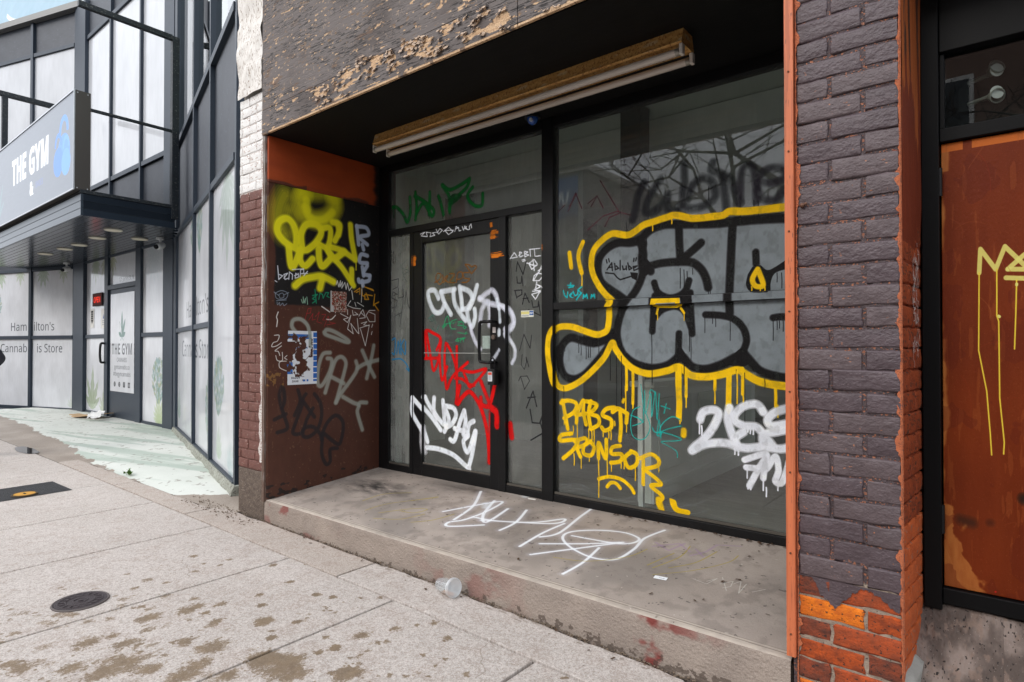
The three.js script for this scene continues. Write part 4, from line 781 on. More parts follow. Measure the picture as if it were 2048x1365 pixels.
// door leaf
const door = part(shop, 'glass_door', merge([rb(-3.79, -3.682, 0.078, 2.082, FZ - 0.05, FZ - 0.004), rb(-2.945, -2.86, 0.078, 2.082, FZ - 0.05, FZ - 0.004), rb(-3.6815, -2.9455, 1.985, 2.082, FZ - 0.05, FZ - 0.004), rb(-3.6815, -2.9455, 0.078, 0.178, FZ - 0.05, FZ - 0.004)]), blackAlu);
door.userData.label = 'black aluminium glass door with white, red and orange tags';
for (const [a, b, c, d] of [[-3.787, -3.684, 0.08, 2.08], [-2.943, -2.862, 0.08, 2.08], [-3.682, -2.945, 1.987, 2.08], [-3.682, -2.945, 0.08, 0.176]]) paint(door, a, b, c, d, FZ - 0.0025);
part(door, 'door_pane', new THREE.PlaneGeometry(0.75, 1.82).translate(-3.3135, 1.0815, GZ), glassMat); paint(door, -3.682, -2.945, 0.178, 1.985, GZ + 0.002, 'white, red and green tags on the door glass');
part(door, 'glazing_bead', rb(-3.681, -2.946, 0.179, 0.192, GZ + 0.006, GZ + 0.018, 0.002), mat({ color: 0x57514a }));
part(door, 'pull_handle', tube([[-2.885, 1.318, -1.034], [-2.888, 1.318, -0.985], [-2.905, 1.318, -0.972], [-2.96, 1.318, -0.97], [-2.986, 1.312, -0.97], [-2.992, 1.28, -0.97], [-2.992, 1.06, -0.97], [-2.986, 1.028, -0.97], [-2.96, 1.022, -0.97], [-2.905, 1.02, -0.972], [-2.888, 1.02, -0.985], [-2.885, 1.02, -1.034]], 0.012, 80, 10), mat({ color: 0x151516, roughness: 0.35, metalness: 0.4 }));
part(door, 'lock_cylinder', new THREE.CylinderGeometry(0.017, 0.019, 0.014, 20).rotateX(Math.PI / 2).translate(-2.905, 1.205, FZ + 0.003), mat({ color: 0x8a7a70, roughness: 0.35, metalness: 0.8 }));
part(door, 'label_sticker', new THREE.BoxGeometry(0.03, 0.042, 0.001).translate(-2.903, 1.258, FZ - 0.002), mat({ color: 0xb9b2b0 }));
part(door, 'strip', new THREE.BoxGeometry(0.735, 0.006, 0.002).translate(-3.3135, 1.085, GZ + 0.0045), mat({ color: 0x9a9c98, roughness: 0.5 }));
part(shop, 'threshold', rb(-3.83, -2.79, 0.05, 0.078, -1.09, -1.0, 0.004), mat({ color: 0x6a635c, roughness: 0.5, metalness: 0.4 }));

// ---- inside
const inWall = mat({ color: 0xd6dcd4, roughness: 0.9 }), inWhite = mat({ color: 0xe8eae6, roughness: 0.8 }), inDark = mat({ color: 0x1a1a1c, roughness: 0.6 });
const floorT = texOf(pixels(512, 512, (u, v, i, j) => { const g = 124 + 26 * fbm(i / 60, j / 8, 4) + (j % 64 < 2 ? -24 : 0); return [g, g * 0.97, g * 0.94]; }), true, true);
part(shop, 'interior_floor', bx(-5.2, 1.4, -0.3, 0.075, -7.2, -1.2), mat({ map: rep(floorT, 1.2), roughness: 0.55 }));
part(shop, 'interior_ceiling', bx(-5.2, 1.4, 3.1, 3.3, -7.2, -1.13), inWall); part(shop, 'interior_back_wall', merge([bx(-5.2, -0.6, 0.076, 3.099, -7.2, -7.0), bx(-0.6, 1.4, 0.076, 0.3, -7.2, -7.0), bx(-0.6, 1.4, 3.0, 3.099, -7.2, -7.0)]), inWall); part(shop, 'added_rear_window', new THREE.PlaneGeometry(1.8, 2.7).translate(0.3, 1.65, -7.1), phys({ color: 0xffffff, transmission: 1, thickness: 0, roughness: 0 }));  // rear opening and its pane are added, unseen, to let daylight into the room
part(shop, 'interior_side_wall', bx(-5.2, -5.0, 0.076, 3.099, -6.999, -1.13), inWall); part(shop, 'interior_side_wall', bx(1.2, 1.4, 0.076, 3.099, -6.999, -0.62), inWall);
part(shop, 'interior_front_wall', bx(-4.99, -4.24, 0.076, 3.099, -1.3, -1.13), inWall); part(shop, 'interior_front_wall', bx(-0.59, 1.199, -0.2, 3.099, -0.8, -0.62), inWall); part(shop, 'interior_lintel', bx(-4.23, -0.6, 2.735, 3.099, -1.25, -1.13), inWall);
part(shop, 'interior_beam', bx(-5.0, 1.2, 2.8, 3.09, -4.2, -3.9), inWall); part(shop, 'interior_beam', bx(-5.0, 1.2, 2.86, 3.09, -2.65, -2.45), inWhite);
part(shop, 'interior_column', bx(-2.42, -2.24, 0.08, 3.09, -2.22, -2.06), inDark); part(shop, 'interior_trim', bx(-1.842, -1.812, 0.08, 0.98, -1.27, -1.24), mat({ color: 0xf0f0ee, roughness: 0.5 }));
const counter = part(shop, 'interior_counter', bx(-1.93, -1.83, 0.08, 0.86, -3.6, -1.4), inWhite);
part(counter, 'baseboard', bx(-1.828, -1.81, 0.08, 0.2, -3.6, -1.4), inWhite); part(counter, 'cap', rb(-1.97, -1.79, 0.862, 0.9, -3.65, -1.36, 0.006), inWhite);
for (let k = 0; k < 3; k++) part(counter, 'panel_moulding', rb(-1.829, -1.815, 0.28, 0.78, -2.05 - k * 0.7, -1.5 - k * 0.7, 0.004), inWall);
for (const [x, z] of [[-1.0, -3.6], [-3.3, -5.2]]) { const c = part(shop, 'interior_pilaster', bx(x - 0.2, x + 0.2, 0.08, 3.09, z - 0.2, z + 0.2), inWhite); part(c, 'plinth', rb(x - 0.23, x + 0.23, 0.08, 0.34, z - 0.23, z + 0.23, 0.006), inWhite); }
part(shop, 'interior_partition', bx(-4.995, -3.5, 0.08, 3.095, -3.2, -3.1), inWhite);

// ---- brickwork
function brickGeo(l, h, s, rough = 1) { const nx = 6, ny = 4, pos = [], uv = [], idx = []; seed = 1000 + s * 77; const ux = rr(0, 8), uy = rr(0, 8);
  const xs = [-0.5, -0.497, -0.47, -0.16, 0.16, 0.47, 0.497, 0.5].map((t) => t * l), ys = [-0.5, -0.49, -0.4, 0, 0.4, 0.49, 0.5].map((t) => t * h);
  for (let j = 0; j < ys.length; j++) for (let i = 0; i < xs.length; i++) { const ex = Math.min(i, xs.length - 1 - i), ey = Math.min(j, ys.length - 1 - j), e = Math.min(ex, ey);
    const z = e === 0 ? -0.022 : e === 1 ? -0.0022 + rr(-0.0022, 0.001) * rough : rr(-0.0012, 0.0012) * rough; const jx = e <= 1 ? rr(-0.0022, 0.0022) * rough : 0, jy = e <= 1 ? rr(-0.0028, 0.0028) * rough : 0;
    pos.push(xs[i] + jx, ys[j] + jy, z); uv.push(xs[i] + ux, ys[j] + uy); }
  const W = xs.length; for (let j = 0; j < ys.length - 1; j++) for (let i = 0; i < W - 1; i++) { const a = j * W + i; idx.push(a, a + 1, a + W, a + 1, a + W + 1, a + W); }
  const g = new THREE.BufferGeometry(); g.setAttribute('position', new THREE.Float32BufferAttribute(pos, 3)); g.setAttribute('uv', new THREE.Float32BufferAttribute(uv, 2)); g.setIndex(idx); g.computeVertexNormals(); return g; }
const brickBump = bumpTile(1024, (i, j) => 0.62 * fbm(i / 46, j / 30, 5) + 0.3 * fbm(i / 14, j / 11, 3) + 0.08 * hash(i >> 1, j >> 1));
function coat(base, dark, chips, chipCol, flecks) { return texOf(pixels(1024, 1024, (u, v, i, j) => { const n = fbm(i / 50, j / 36, 4), q = fbm(i / 9, j / 9, 3); let c = mix3(base, dark, n); c = mix3(c, dark, sstep(0.55, 0.75, q) * 0.4); if (fbm(i / 16 + 50, j / 13, 4) > chips) c = mix3(chipCol, dark, q * 0.5); if (hash(i >> 1, j >> 1) > flecks) c = mix3(c, [200, 180, 165], 0.35); return c; }), true, true); }
const brownCoat = coat([98, 84, 86], [78, 65, 67], 0.82, [190, 120, 80], 0.9992);
const brown = mat({ map: rep(brownCoat, 1), bumpMap: rep(brickBump, 0.5), bumpScale: 0.005, roughness: 0.5 });
const brownB = mat({ map: rep(coat([90, 76, 80], [70, 57, 61], 0.84, [176, 110, 76], 0.9992), 1.3), bumpMap: rep(brickBump, 0.6), bumpScale: 0.006, roughness: 0.46 }), jointMat = mat({ map: rep(coat([84, 70, 72], [64, 52, 54], 0.64, [186, 112, 74], 0.996), 0.4), bumpMap: rep(coarseBump, 0.1), bumpScale: 0.004, roughness: 0.6 });
const rawTex = [['#d65a14', '#6a2c14'], ['#a04420', '#4a2a22'], ['#c4501a', '#74361e'], ['#f08210', '#b05210']].map(([a, b], q) => rep(coat(hex(a), hex(b), 0.73, [48, 34, 30], 0.996), 0.6));
const raw = rawTex.map((t) => mat({ map: t, bumpMap: rep(brickBump, 0.4), bumpScale: 0.004, roughness: 0.85 }));
const mortar = mat({ map: rep(coat([176, 160, 142], [120, 104, 92], 0.75, [80, 66, 58], 0.98), 0.5), bumpMap: rep(coarseBump, 0.2), bumpScale: 0.004 });
const PITCH = 0.0735, PX0 = -0.572, PX1 = -0.257;
const pillar = part(shop, 'brick_pillar', bx(-0.59, PX1 - 0.004, -0.3, 4.5, -0.3, -0.0036), jointMat); pillar.userData.label = 'brown painted brick pillar, bare orange bricks at its foot';
part(pillar, 'mortar_core', bx(-0.575, PX1 - 0.003, -0.3, 0.33, -0.2, -0.0025), mortar);
const LB = 0.205, SB = 0.1, bl = [], bs = []; for (let k = 0; k < 9; k++) { bl.push(brickGeo(LB, 0.0692, k, 1.7)); bs.push(brickGeo(SB, 0.0692, 20 + k, 1.7)); }
seed = 99;
// the ragged edge between paint and bare brick: the coat is missing over the lowest five courses
for (let r = 0; r < 60; r++) { const y = -0.235 + r * PITCH, longLeft = r % 2 === 0; let x = PX0;
  for (const q of longLeft ? [LB, SB] : [SB, LB]) { const bare = y < 0.3;
    const o = part(pillar, 'brick', (q === LB ? bl : bs)[Math.floor(rnd() * 9)], bare ? raw[[0, 1, 2, 1, 3, 0, 2, 1][(r * 2 + (q === LB ? 0 : 1)) % 8]] : rnd() > 0.5 ? brown : brownB); o.position.set(x + q / 2 + 0.002, y + rr(-0.003, 0.003), rr(-0.0015, 0.0035)); o.rotation.set(rr(-0.02, 0.02), rr(-0.008, 0.008), rr(-0.014, 0.014)); o.scale.y = rr(0.96, 1.03); x += q + 0.01; } }
for (const [xe, s, z0] of [[PX1 + 0.006, -1, 0.0015], [-0.5785, 1, 0.002]]) { // paint broken off along both arrises shows the orange coat below
  const n = 420, pos = [], uv = [], idx = []; for (let j = 0; j <= n; j++) { const y = lerp(-0.22, 3, j / n), c = ((y + 0.235) / PITCH + 0.5) % 1, w = 0.0005 + 0.016 * sstep(0.52, 0.85, fbm(y * 27, s * 5 + 9, 4)) + 0.005 * fbm(y * 110, 4, 2); pos.push(xe, y, z0 - 0.006, xe + s * 0.003, y, z0 + 0.004 * fbm(y * 40, 3, 2), xe + s * (0.004 + w), y, z0 + 0.0005); uv.push(0, y, 0.01, y, 0.01 + w, y); if (j < n) { const a = j * 3; for (const q of [0, 1]) idx.push(a + q, a + q + 1, a + q + 3, a + q + 1, a + q + 4, a + q + 3); } }
  const g = new THREE.BufferGeometry(); g.setAttribute('position', new THREE.Float32BufferAttribute(pos, 3)); g.setAttribute('uv', new THREE.Float32BufferAttribute(uv, 2)); g.setIndex(idx); g.computeVertexNormals(); part(pillar, 'chipped_edge', g, mat({ map: rep(coat([206, 122, 82], [176, 92, 56], 0.66, [120, 74, 60], 0.99), 0.3), side: THREE.DoubleSide, bumpMap: rep(grainBump, 0.1), bumpScale: 0.002 })); }
{ // last skin of brown paint hanging over the bare bricks
  const sh = new THREE.Shape(); const N = 150; sh.moveTo(-0.574, 0.318); for (let k = 0; k <= N; k++) { const t = k / N, x = lerp(-0.574, -0.262, t); const y = 0.292 - 0.06 * Math.exp(-(((t - 0.36) / 0.16) ** 2)) + 0.05 * Math.exp(-(((t - 0.08) / 0.1) ** 2)) + 0.02 * Math.exp(-(((t - 0.72) / 0.1) ** 2)) - 0.03 * sstep(0.8, 1, t) + 0.03 * (fbm(t * 16, 5, 4) - 0.5) + 0.014 * (fbm(t * 60, 8, 3) - 0.5); sh.lineTo(x, Math.min(0.316, y)); if (0) sh.lineTo(x, y); } sh.lineTo(-0.262, 0.318); sh.closePath();
  const g = new THREE.ExtrudeGeometry(sh, { depth: 0.0016, bevelEnabled: false }).translate(0, 0, 0.0022); uvm(g); part(pillar, 'paint_skin', g, brownB); }
// return face towards the side door, orange paint
const retTex = rep(coat([168, 74, 26], [120, 50, 22], 0.68, [64, 46, 38], 0.999), 0.9), retMat = mat({ map: retTex, bumpMap: rep(brickBump, 0.4), bumpScale: 0.005, roughness: 0.7 });
const retLow = mat({ map: rep(coat([206, 100, 44], [168, 76, 32], 0.73, [130, 120, 112], 0.999), 0.9), bumpMap: rep(brickBump, 0.4), bumpScale: 0.005, roughness: 0.8 });
const ra = Math.atan2(0.03, 0.3);
for (let r = 0; r < 58; r++) { const y = -0.235 + r * PITCH; let t = 0.004; for (const q of r % 2 ? [SB, LB - 0.01] : [LB - 0.01, SB]) { if (t + q > 0.312) break; const o = part(pillar, 'brick', (q === SB ? bs : bl)[Math.floor(rnd() * 9)], y < 0.55 ? retLow : retMat); o.rotation.y = Math.PI / 2 - ra; const m = t + q / 2; o.position.set(PX1 + 0.002 + Math.sin(ra) * m, y, -Math.cos(ra) * m); if (q !== SB) o.scale.x = q / LB; t += q + 0.008; } }
{ const g = new THREE.PlaneGeometry(0.285, 1.75, 10, 60), p = g.attributes.position; for (let i = 0; i < p.count; i++) { const low = clamp((p.getY(i) + 0.875) / 0.25 + 0.5 * (fbm(p.getX(i) * 14, p.getY(i) * 9, 3) - 0.5)); p.setZ(i, lerp(-0.006, 0.0035 + 0.004 * fbm(p.getX(i) * 20, p.getY(i) * 5, 3), low)); } g.computeVertexNormals(); g.translate(0.1475, 2.24, 0); g.rotateY(Math.PI / 2 - ra); g.translate(PX1 + 0.002, 0, 0); const t = texOf(pixels(128, 1024, (u, v, i, j) => { const st = fbm(u * 9 - v * 3, v * 4, 4), s2 = fbm(u * 30 - v * 6, v * 9 + 4, 3); let c = mix3([150, 74, 28], [176, 92, 40], s2); if (st - 0.22 * v > 0.4) c = mix3(c, [48, 34, 30], 0.8); if (v + 0.5 * (st - 0.5) > 0.62) c = mix3([104, 36, 12], [128, 52, 18], s2); return c; })); part(pillar, 'rendered_return', g, mat({ map: t, roughness: 0.6, bumpMap: grainBump, bumpScale: 0.002 })).userData.label = 'streaked orange and black coat on the pillar return'; }
part(pillar, 'return_core', new THREE.BoxGeometry(0.03, 4.8, 0.25).rotateY(-ra).translate(PX1 - 0.004, 2.1, -0.165), retMat);
{ // rough cement parging at the foot of the return
  const g = new THREE.PlaneGeometry(0.3, 0.36, 14, 16), p = g.attributes.position; for (let i = 0; i < p.count; i++) { const x = p.getX(i) + 0.15, y = p.getY(i) + 0.18; const top = 0.36 * (1 - 0.12 * x / 0.3) ; p.setXYZ(i, x, y * (0.75 + 0.25 * fbm(x * 20, 4, 3)) , (y > 0.33 ? -0.012 : 0.014) + 0.014 * fbm(x * 22, y * 22, 3)); } g.computeVertexNormals(); g.rotateY(Math.PI / 2 - ra); g.translate(PX1 + 0.004, -0.24, 0);
  part(pillar, 'cement_parging', g, mat({ color: 0x9b9a94, bumpMap: grainBump, bumpScale: 0.003 })); }
const stripTex = texOf(pixels(64, 1024, (u, v, i, j) => { let c = mix3([206, 116, 74], [190, 100, 60], fbm(i / 12, j / 40, 4)); c = mix3(c, [160, 84, 52], sstep(0.55, 0.7, fbm(i / 20, j / 60, 3)) * 0.6); if (fbm(i / 5, j / 7, 3) > 0.78) c = [120, 66, 44]; return c; }));
const strip = part(pillar, 'metal_trim', new THREE.BoxGeometry(0.03, 4.5, 0.05).translate(-0.5935, 2.27, -0.006), mat({ map: stripTex, roughness: 0.55 })); strip.userData.label = 'orange painted metal corner trim';
for (let y = 0.1; y < 2.8; y += 0.29) part(pillar, 'screw', new THREE.CylinderGeometry(0.0035, 0.0035, 0.004, 8).rotateX(Math.PI / 2).translate(-0.594, y, 0.02), mat({ color: 0x6b4632, metalness: 0.5 }));
part(pillar, 'anchor_bolt', merge([new THREE.SphereGeometry(0.009, 8, 6).translate(-0.552, 1.64, 0.006), new THREE.SphereGeometry(0.006, 8, 6).translate(-0.541, 1.644, 0.006)]), mat({ color: 0x6a4a3a, roughness: 0.6, metalness: 0.4 }));

// left pier: stone top, white bricks, brown bricks, concrete foot
const pier = part(shop, 'brick_pier', bx(-4.66, -4.292, 0.2, 3.05, -0.12, -0.004), mat({ map: rep(coat([112, 70, 60], [92, 58, 50], 0.7, [150, 130, 118], 0.99), 0.6) })); part(pier, 'white_core', bx(-4.658, -4.293, 2.309, 3.049, -0.1, -0.0025), mat({ map: rep(coat([226, 222, 218], [196, 188, 182], 0.66, [140, 104, 88], 0.99), 0.5) })); pier.userData.label = 'narrow brick pier, white above and brown below';
const whiteB = mat({ map: rep(coat([240, 239, 236], [216, 213, 210], 0.74, [140, 92, 70], 0.999), 0.8), bumpMap: rep(brickBump, 0.4), bumpScale: 0.004 }), pierB = mat({ map: rep(coat([120, 76, 66], [96, 60, 52], 0.77, [180, 160, 146], 0.998), 0.8), bumpMap: rep(brickBump, 0.4), bumpScale: 0.004, roughness: 0.7 });
for (let r = 0; r < 39; r++) { const y = 0.235 + r * PITCH; let x = -4.72 - (r % 2) * 0.11; for (let k = 0; k < 4; k++) { let x0 = Math.max(x, -4.655), x1 = Math.min(x + LB, -4.296); if (x1 - x0 > 0.03) { const o = part(pier, 'brick', (x1 - x0 > 0.15 ? bl : bs)[Math.floor(rnd() * 9)], y > 2.345 ? whiteB : pierB); o.scale.x = (x1 - x0) / (x1 - x0 > 0.15 ? LB : SB); o.position.set((x0 + x1) / 2, y, rr(-0.002, 0.003)); } x += LB + 0.01; } }
{ const g = new THREE.PlaneGeometry(0.37, 1.5, 14, 50), p = g.attributes.position; for (let i = 0; i < p.count; i++) { const x = p.getX(i), y = p.getY(i); p.setZ(i, 0.012 + 0.05 * (fbm(x * 7 + 3, y * 7, 4) - 0.35) + 0.03 * Math.abs(fbm(x * 4, y * 4 + 9, 3) - 0.5)); } g.computeVertexNormals(); g.translate(-4.47, 3.82, 0);
  part(shop, 'rough_stone', g, mat({ map: rep(coat([240, 238, 234], [206, 200, 192], 0.68, [132, 112, 98], 0.999), 1.1) })).userData.label = 'crumbling whitewashed stone above the pier'; }
part(shop, 'stone_core', bx(-4.65, -4.28, 3.06, 4.5, -0.12, -0.03), mat({ color: 0x9a9288 }));
{ // ragged white paint build-up down the pier's edge
  const n = 150, pos = [], idx = [], uv = []; for (let j = 0; j <= n; j++) { const y = lerp(0.27, 2.8, j / n), w = 0.03 + 0.055 * fbm(y * 16, 2, 4) * (y > 1.6 && y < 2.4 ? 0.5 : 1) + (y < 0.7 ? 0.02 : 0); pos.push(-4.268, y, 0.006, -4.268 - w * 0.5, y, 0.014 + 0.006 * fbm(y * 40, 8, 2), -4.268 - w, y, 0.002); uv.push(0, y, 0.05, y, 0.1, y); if (j < n) { const a = j * 3; for (const q of [0, 1]) idx.push(a + q, a + q + 3, a + q + 1, a + q + 1, a + q + 3, a + q + 4); } }
  const g = new THREE.BufferGeometry(); g.setAttribute('position', new THREE.Float32BufferAttribute(pos, 3)); g.setAttribute('uv', new THREE.Float32BufferAttribute(uv, 2)); g.setIndex(idx); g.computeVertexNormals();
  part(shop, 'paint_edge', g, mat({ map: rep(coat([226, 222, 218], [196, 190, 184], 0.6, [120, 66, 50], 0.99), 0.3), side: THREE.DoubleSide, bumpMap: grainBump, bumpScale: 0.003 })); }
part(shop, 'pier_foot', rb(-4.66, -4.275, -0.3, 0.198, -0.12, 0.0, 0.008), mat({ map: rep(coat([112, 98, 86], [78, 66, 58], 0.72, [140, 128, 116], 0.99), 0.7), bumpMap: rep(coarseBump, 0.3), bumpScale: 0.006 }));
// ---------------------------------------------------------------- side entrance with the red-brown door
const ent = thing('side_entrance', 'black framed side entrance with a red-brown plywood door', 'doorway');
const EZ = -0.3;
const rdC = pixels(700, 1024, (u, v, i, j) => { const x = u * 0.85, y = v * 1.58; const g = fbm(x * 40, y * 5, 4), n = fbm(x * 4, y * 4, 4); let c = mix3([116, 42, 4], [92, 30, 3], n); c = mix3(c, [136, 62, 24], g * 0.35);
  const bare = -0.012 + 0.05 * fbm(y * 9, 3, 4) - x + (y > 1.28 ? (y - 1.28) * 0.34 + 0.06 * (fbm(y * 30, x * 30, 3) - 0.4) : 0) - (y > 0.1 && y < 0.7 ? 0.012 : 0); if (bare > 0) c = mix3(c, [190, 122, 62], 0.8 * sstep(0, 0.01, bare) * (0.6 + 0.4 * fbm(x * 90, y * 20, 3)));
  if (y < 0.03 && fbm(x * 12, 1, 3) > 0.45) c = [186, 96, 34];
  if (fbm(x * 60, y * 7, 3) > 0.7) c = mix3(c, [150, 78, 36], 0.3); if (fbm(x * 9 + 3, y * 7, 4) > 0.62) c = mix3(c, [88, 26, 8], 0.35); if (hash(i, j) > 0.996) c = mix3(c, [190, 130, 90], 0.4); return c; });
const rctx = rdC.getContext('2d'), RX0 = -0.164, RY0 = 0.28, RYH = 1.58, RS = 1024 / RYH;
spray(rctx, DATA.rdoor, (x) => (x - RX0) * RS * (700 / (0.85 * RS)), (y) => (RY0 + RYH - y) * RS, RS);
for (let k = 0; k < 90; k++) { rctx.globalAlpha = rr(0.08, 0.3); rctx.strokeStyle = rnd() > 0.5 ? '#c98a5c' : '#a02a10'; rctx.lineWidth = rr(0.6, 1.6); rctx.beginPath(); const x = rnd() * 700, y = rnd() * 1024, a = rr(-1.2, 1.2); rctx.moveTo(x, y); rctx.quadraticCurveTo(x + Math.cos(a) * 40, y + Math.sin(a) * 50, x + Math.cos(a + 0.4) * rr(20, 120), y + Math.sin(a + 0.4) * rr(20, 120)); rctx.stroke(); }
rctx.globalAlpha = 1;
const rg = rb(RX0, RX0 + 0.85, RY0, RY0 + RYH, EZ - 0.05, EZ - 0.01, 0.003); { const p = rg.attributes.position, u = rg.attributes.uv; for (let i = 0; i < p.count; i++) u.setXY(i, (p.getX(i) - RX0) / 0.85, (p.getY(i) - RY0) / RYH); }
const leaf = part(ent, 'door_leaf', rg, phys({ map: texOf(rdC), roughness: 0.5, specularIntensity: 0.35, bumpMap: rep(grainBump, 0.4), bumpScale: 0.0006 })); leaf.userData.label = 'red-brown plywood door with yellow dripping tag';
for (const y of [1.72, 0.52]) part(leaf, 'hinge', merge([bar([-0.167, y - 0.05, EZ + 0.008], [-0.167, y + 0.05, EZ + 0.008], 0.008), bx(-0.185, -0.17, y - 0.05, y + 0.05, EZ - 0.001, EZ + 0.004)]), mat({ color: 0x1b1a1b, metalness: 0.5, roughness: 0.5 }));
const jambMat = phys({ color: 0x0b0b0c, roughness: 0.5, specularIntensity: 0.3 });
for (const [x0, x1, y0, y1, z] of [[-0.222, -0.168, 0.2, 2.46, EZ + 0.02], [0.69, 0.78, 0.2, 2.46, EZ + 0.02], [-0.1675, 0.69, 1.863, 1.912, EZ + 0.008], [-0.1675, 0.69, 2.185, 2.46, EZ + 0.008], [-0.1675, 0.69, 0.22, 0.277, EZ + 0.008]]) part(ent, 'frame_rail', rb(x0, x1, y0, y1, EZ - 0.09, z, 0.004), jambMat);
part(ent, 'inner_stop', rb(-0.168, -0.152, 1.914, 2.183, EZ - 0.06, EZ - 0.005, 0.003), jambMat);
part(ent, 'transom_pane', new THREE.PlaneGeometry(0.86, 0.275).translate(0.262, 2.0485, EZ - 0.03), glassMat);
part(ent, 'soffit', bx(-0.25, 1.2, 2.5, 2.54, -0.62, 0.01), soffitMat); part(ent, 'header', bx(-0.24, 1.19, 2.461, 2.499, EZ - 0.1, EZ + 0.03), jambMat);
part(ent, 'fascia', bx(-0.252, 1.2, 2.541, 4.5, -0.2, -0.03), mat({ color: 0x2b2522 })); part(ent, 'right_wall', bx(0.782, 1.19, -0.2, 2.46, EZ - 0.2, -0.02), mat({ color: 0x43302a }));
part(ent, 'lobby_wall', bx(-0.24, 1.19, 0.2, 2.499, -0.61, -0.59), mat({ color: 0x2c2e2d })); part(ent, 'lobby_side', bx(-0.24, -0.2, 0.2, 2.499, -0.59, -0.392), mat({ color: 0x6a6e6a }));
{ // twin emergency spotlights behind the transom glass
  const sp = thing('emergency_light', 'twin white emergency spotlights behind the transom glass of side entrance', 'lamp');
  const wm = mat({ color: 0x8d918a, roughness: 0.5 });
  for (const y of [2.125, 2.045]) { const h = part(sp, 'lamp_head', new THREE.LatheGeometry([[0.003, 0], [0.01, 0.003], [0.018, 0.02], [0.026, 0.042], [0.027, 0.046], [0.023, 0.046]].map((p) => new THREE.Vector2(...p)), 20).rotateX(Math.PI / 2).rotateY(0.6).rotateX(y > 2.1 ? -0.35 : 0.35).translate(-0.03, y, -0.46), wm); part(h, 'lens', new THREE.CylinderGeometry(0.023, 0.023, 0.003, 20).rotateX(Math.PI / 2).rotateY(0.6).translate(-0.006, y, -0.425), phys({ color: 0xd0d4d2, roughness: 0.2 })); part(sp, 'swivel', bar([-0.09, y, -0.5], [-0.03, y, -0.46], 0.008), wm); }
  part(sp, 'bracket', bx(-0.12, -0.09, 2.03, 2.14, -0.588, -0.52), mat({ color: 0x303332 })); }
{ // rough dirty ground rising to the side door
  const nx = 60, nz = 36, pos = [], uv = [], idx = []; for (let j = 0; j <= nz; j++) for (let i = 0; i <= nx; i++) { const x = lerp(-0.26, 1.1, i / nx), z = lerp(-0.33, 0.09, j / nz); const t = clamp((z + 0.3) / 0.38); let y = lerp(0.215, -0.215, Math.pow(t, 0.85)); y += 0.02 * (fbm(x * 9, z * 12, 4) - 0.5) + 0.01 * (fbm(x * 30, z * 40, 3) - 0.5); pos.push(x, y, z); uv.push(x, z); }
  for (let j = 0; j < nz; j++) for (let i = 0; i < nx; i++) { const a = j * (nx + 1) + i, c = a + nx + 1; idx.push(a, c, a + 1, a + 1, c, c + 1); }
  const g = new THREE.BufferGeometry(); g.setAttribute('position', new THREE.Float32BufferAttribute(pos, 3)); g.setAttribute('uv', new THREE.Float32BufferAttribute(uv, 2)); g.setIndex(idx); g.computeVertexNormals();
  const t = texOf(pixels(1024, 1024, (u, v, i, j) => { const n = fbm(i / 70, j / 70, 5), m = fbm(i / 20, j / 20, 4); let c = mix3([134, 120, 112], [84, 73, 67], sstep(0.3, 0.65, n)); c = mix3(c, [132, 112, 100], sstep(0.55, 0.75, m) * 0.6); if (fbm(i / 6, j / 6, 2) > 0.8) c = [40, 34, 32]; if (hash(i, j) > 0.9985) c = [186, 180, 172]; return c; }), true, true);
  struct('rough_ramp', g, mat({ map: t, bumpMap: rep(coarseBump, 0.3), bumpScale: 0.008, roughness: 0.9 })); }
// white scribble on the pillar's return
{ const c = canvas(128, 512), x = c.getContext('2d'); seed = 5; x.strokeStyle = '#d9d2cc'; x.lineWidth = 2.2; for (let k = 0; k < 26; k++) { x.globalAlpha = rr(0.5, 0.95); x.beginPath(); let a = rr(20, 100), b = rr(10, 380); x.moveTo(a, b); for (let q = 0; q < 7; q++) { a = clamp(a + rr(-30, 30), 6, 122); b += rr(-26, 44); x.lineTo(a, b); } x.stroke(); }
  const g = new THREE.PlaneGeometry(0.11, 0.52); g.rotateY(Math.PI / 2 - ra); g.translate(PX1 + 0.0255, 1.24, -0.2); part(pillar, 'marker_scribble', g, mat({ map: texOf(c), transparent: true })).userData.label = 'dense white marker scribble'; }

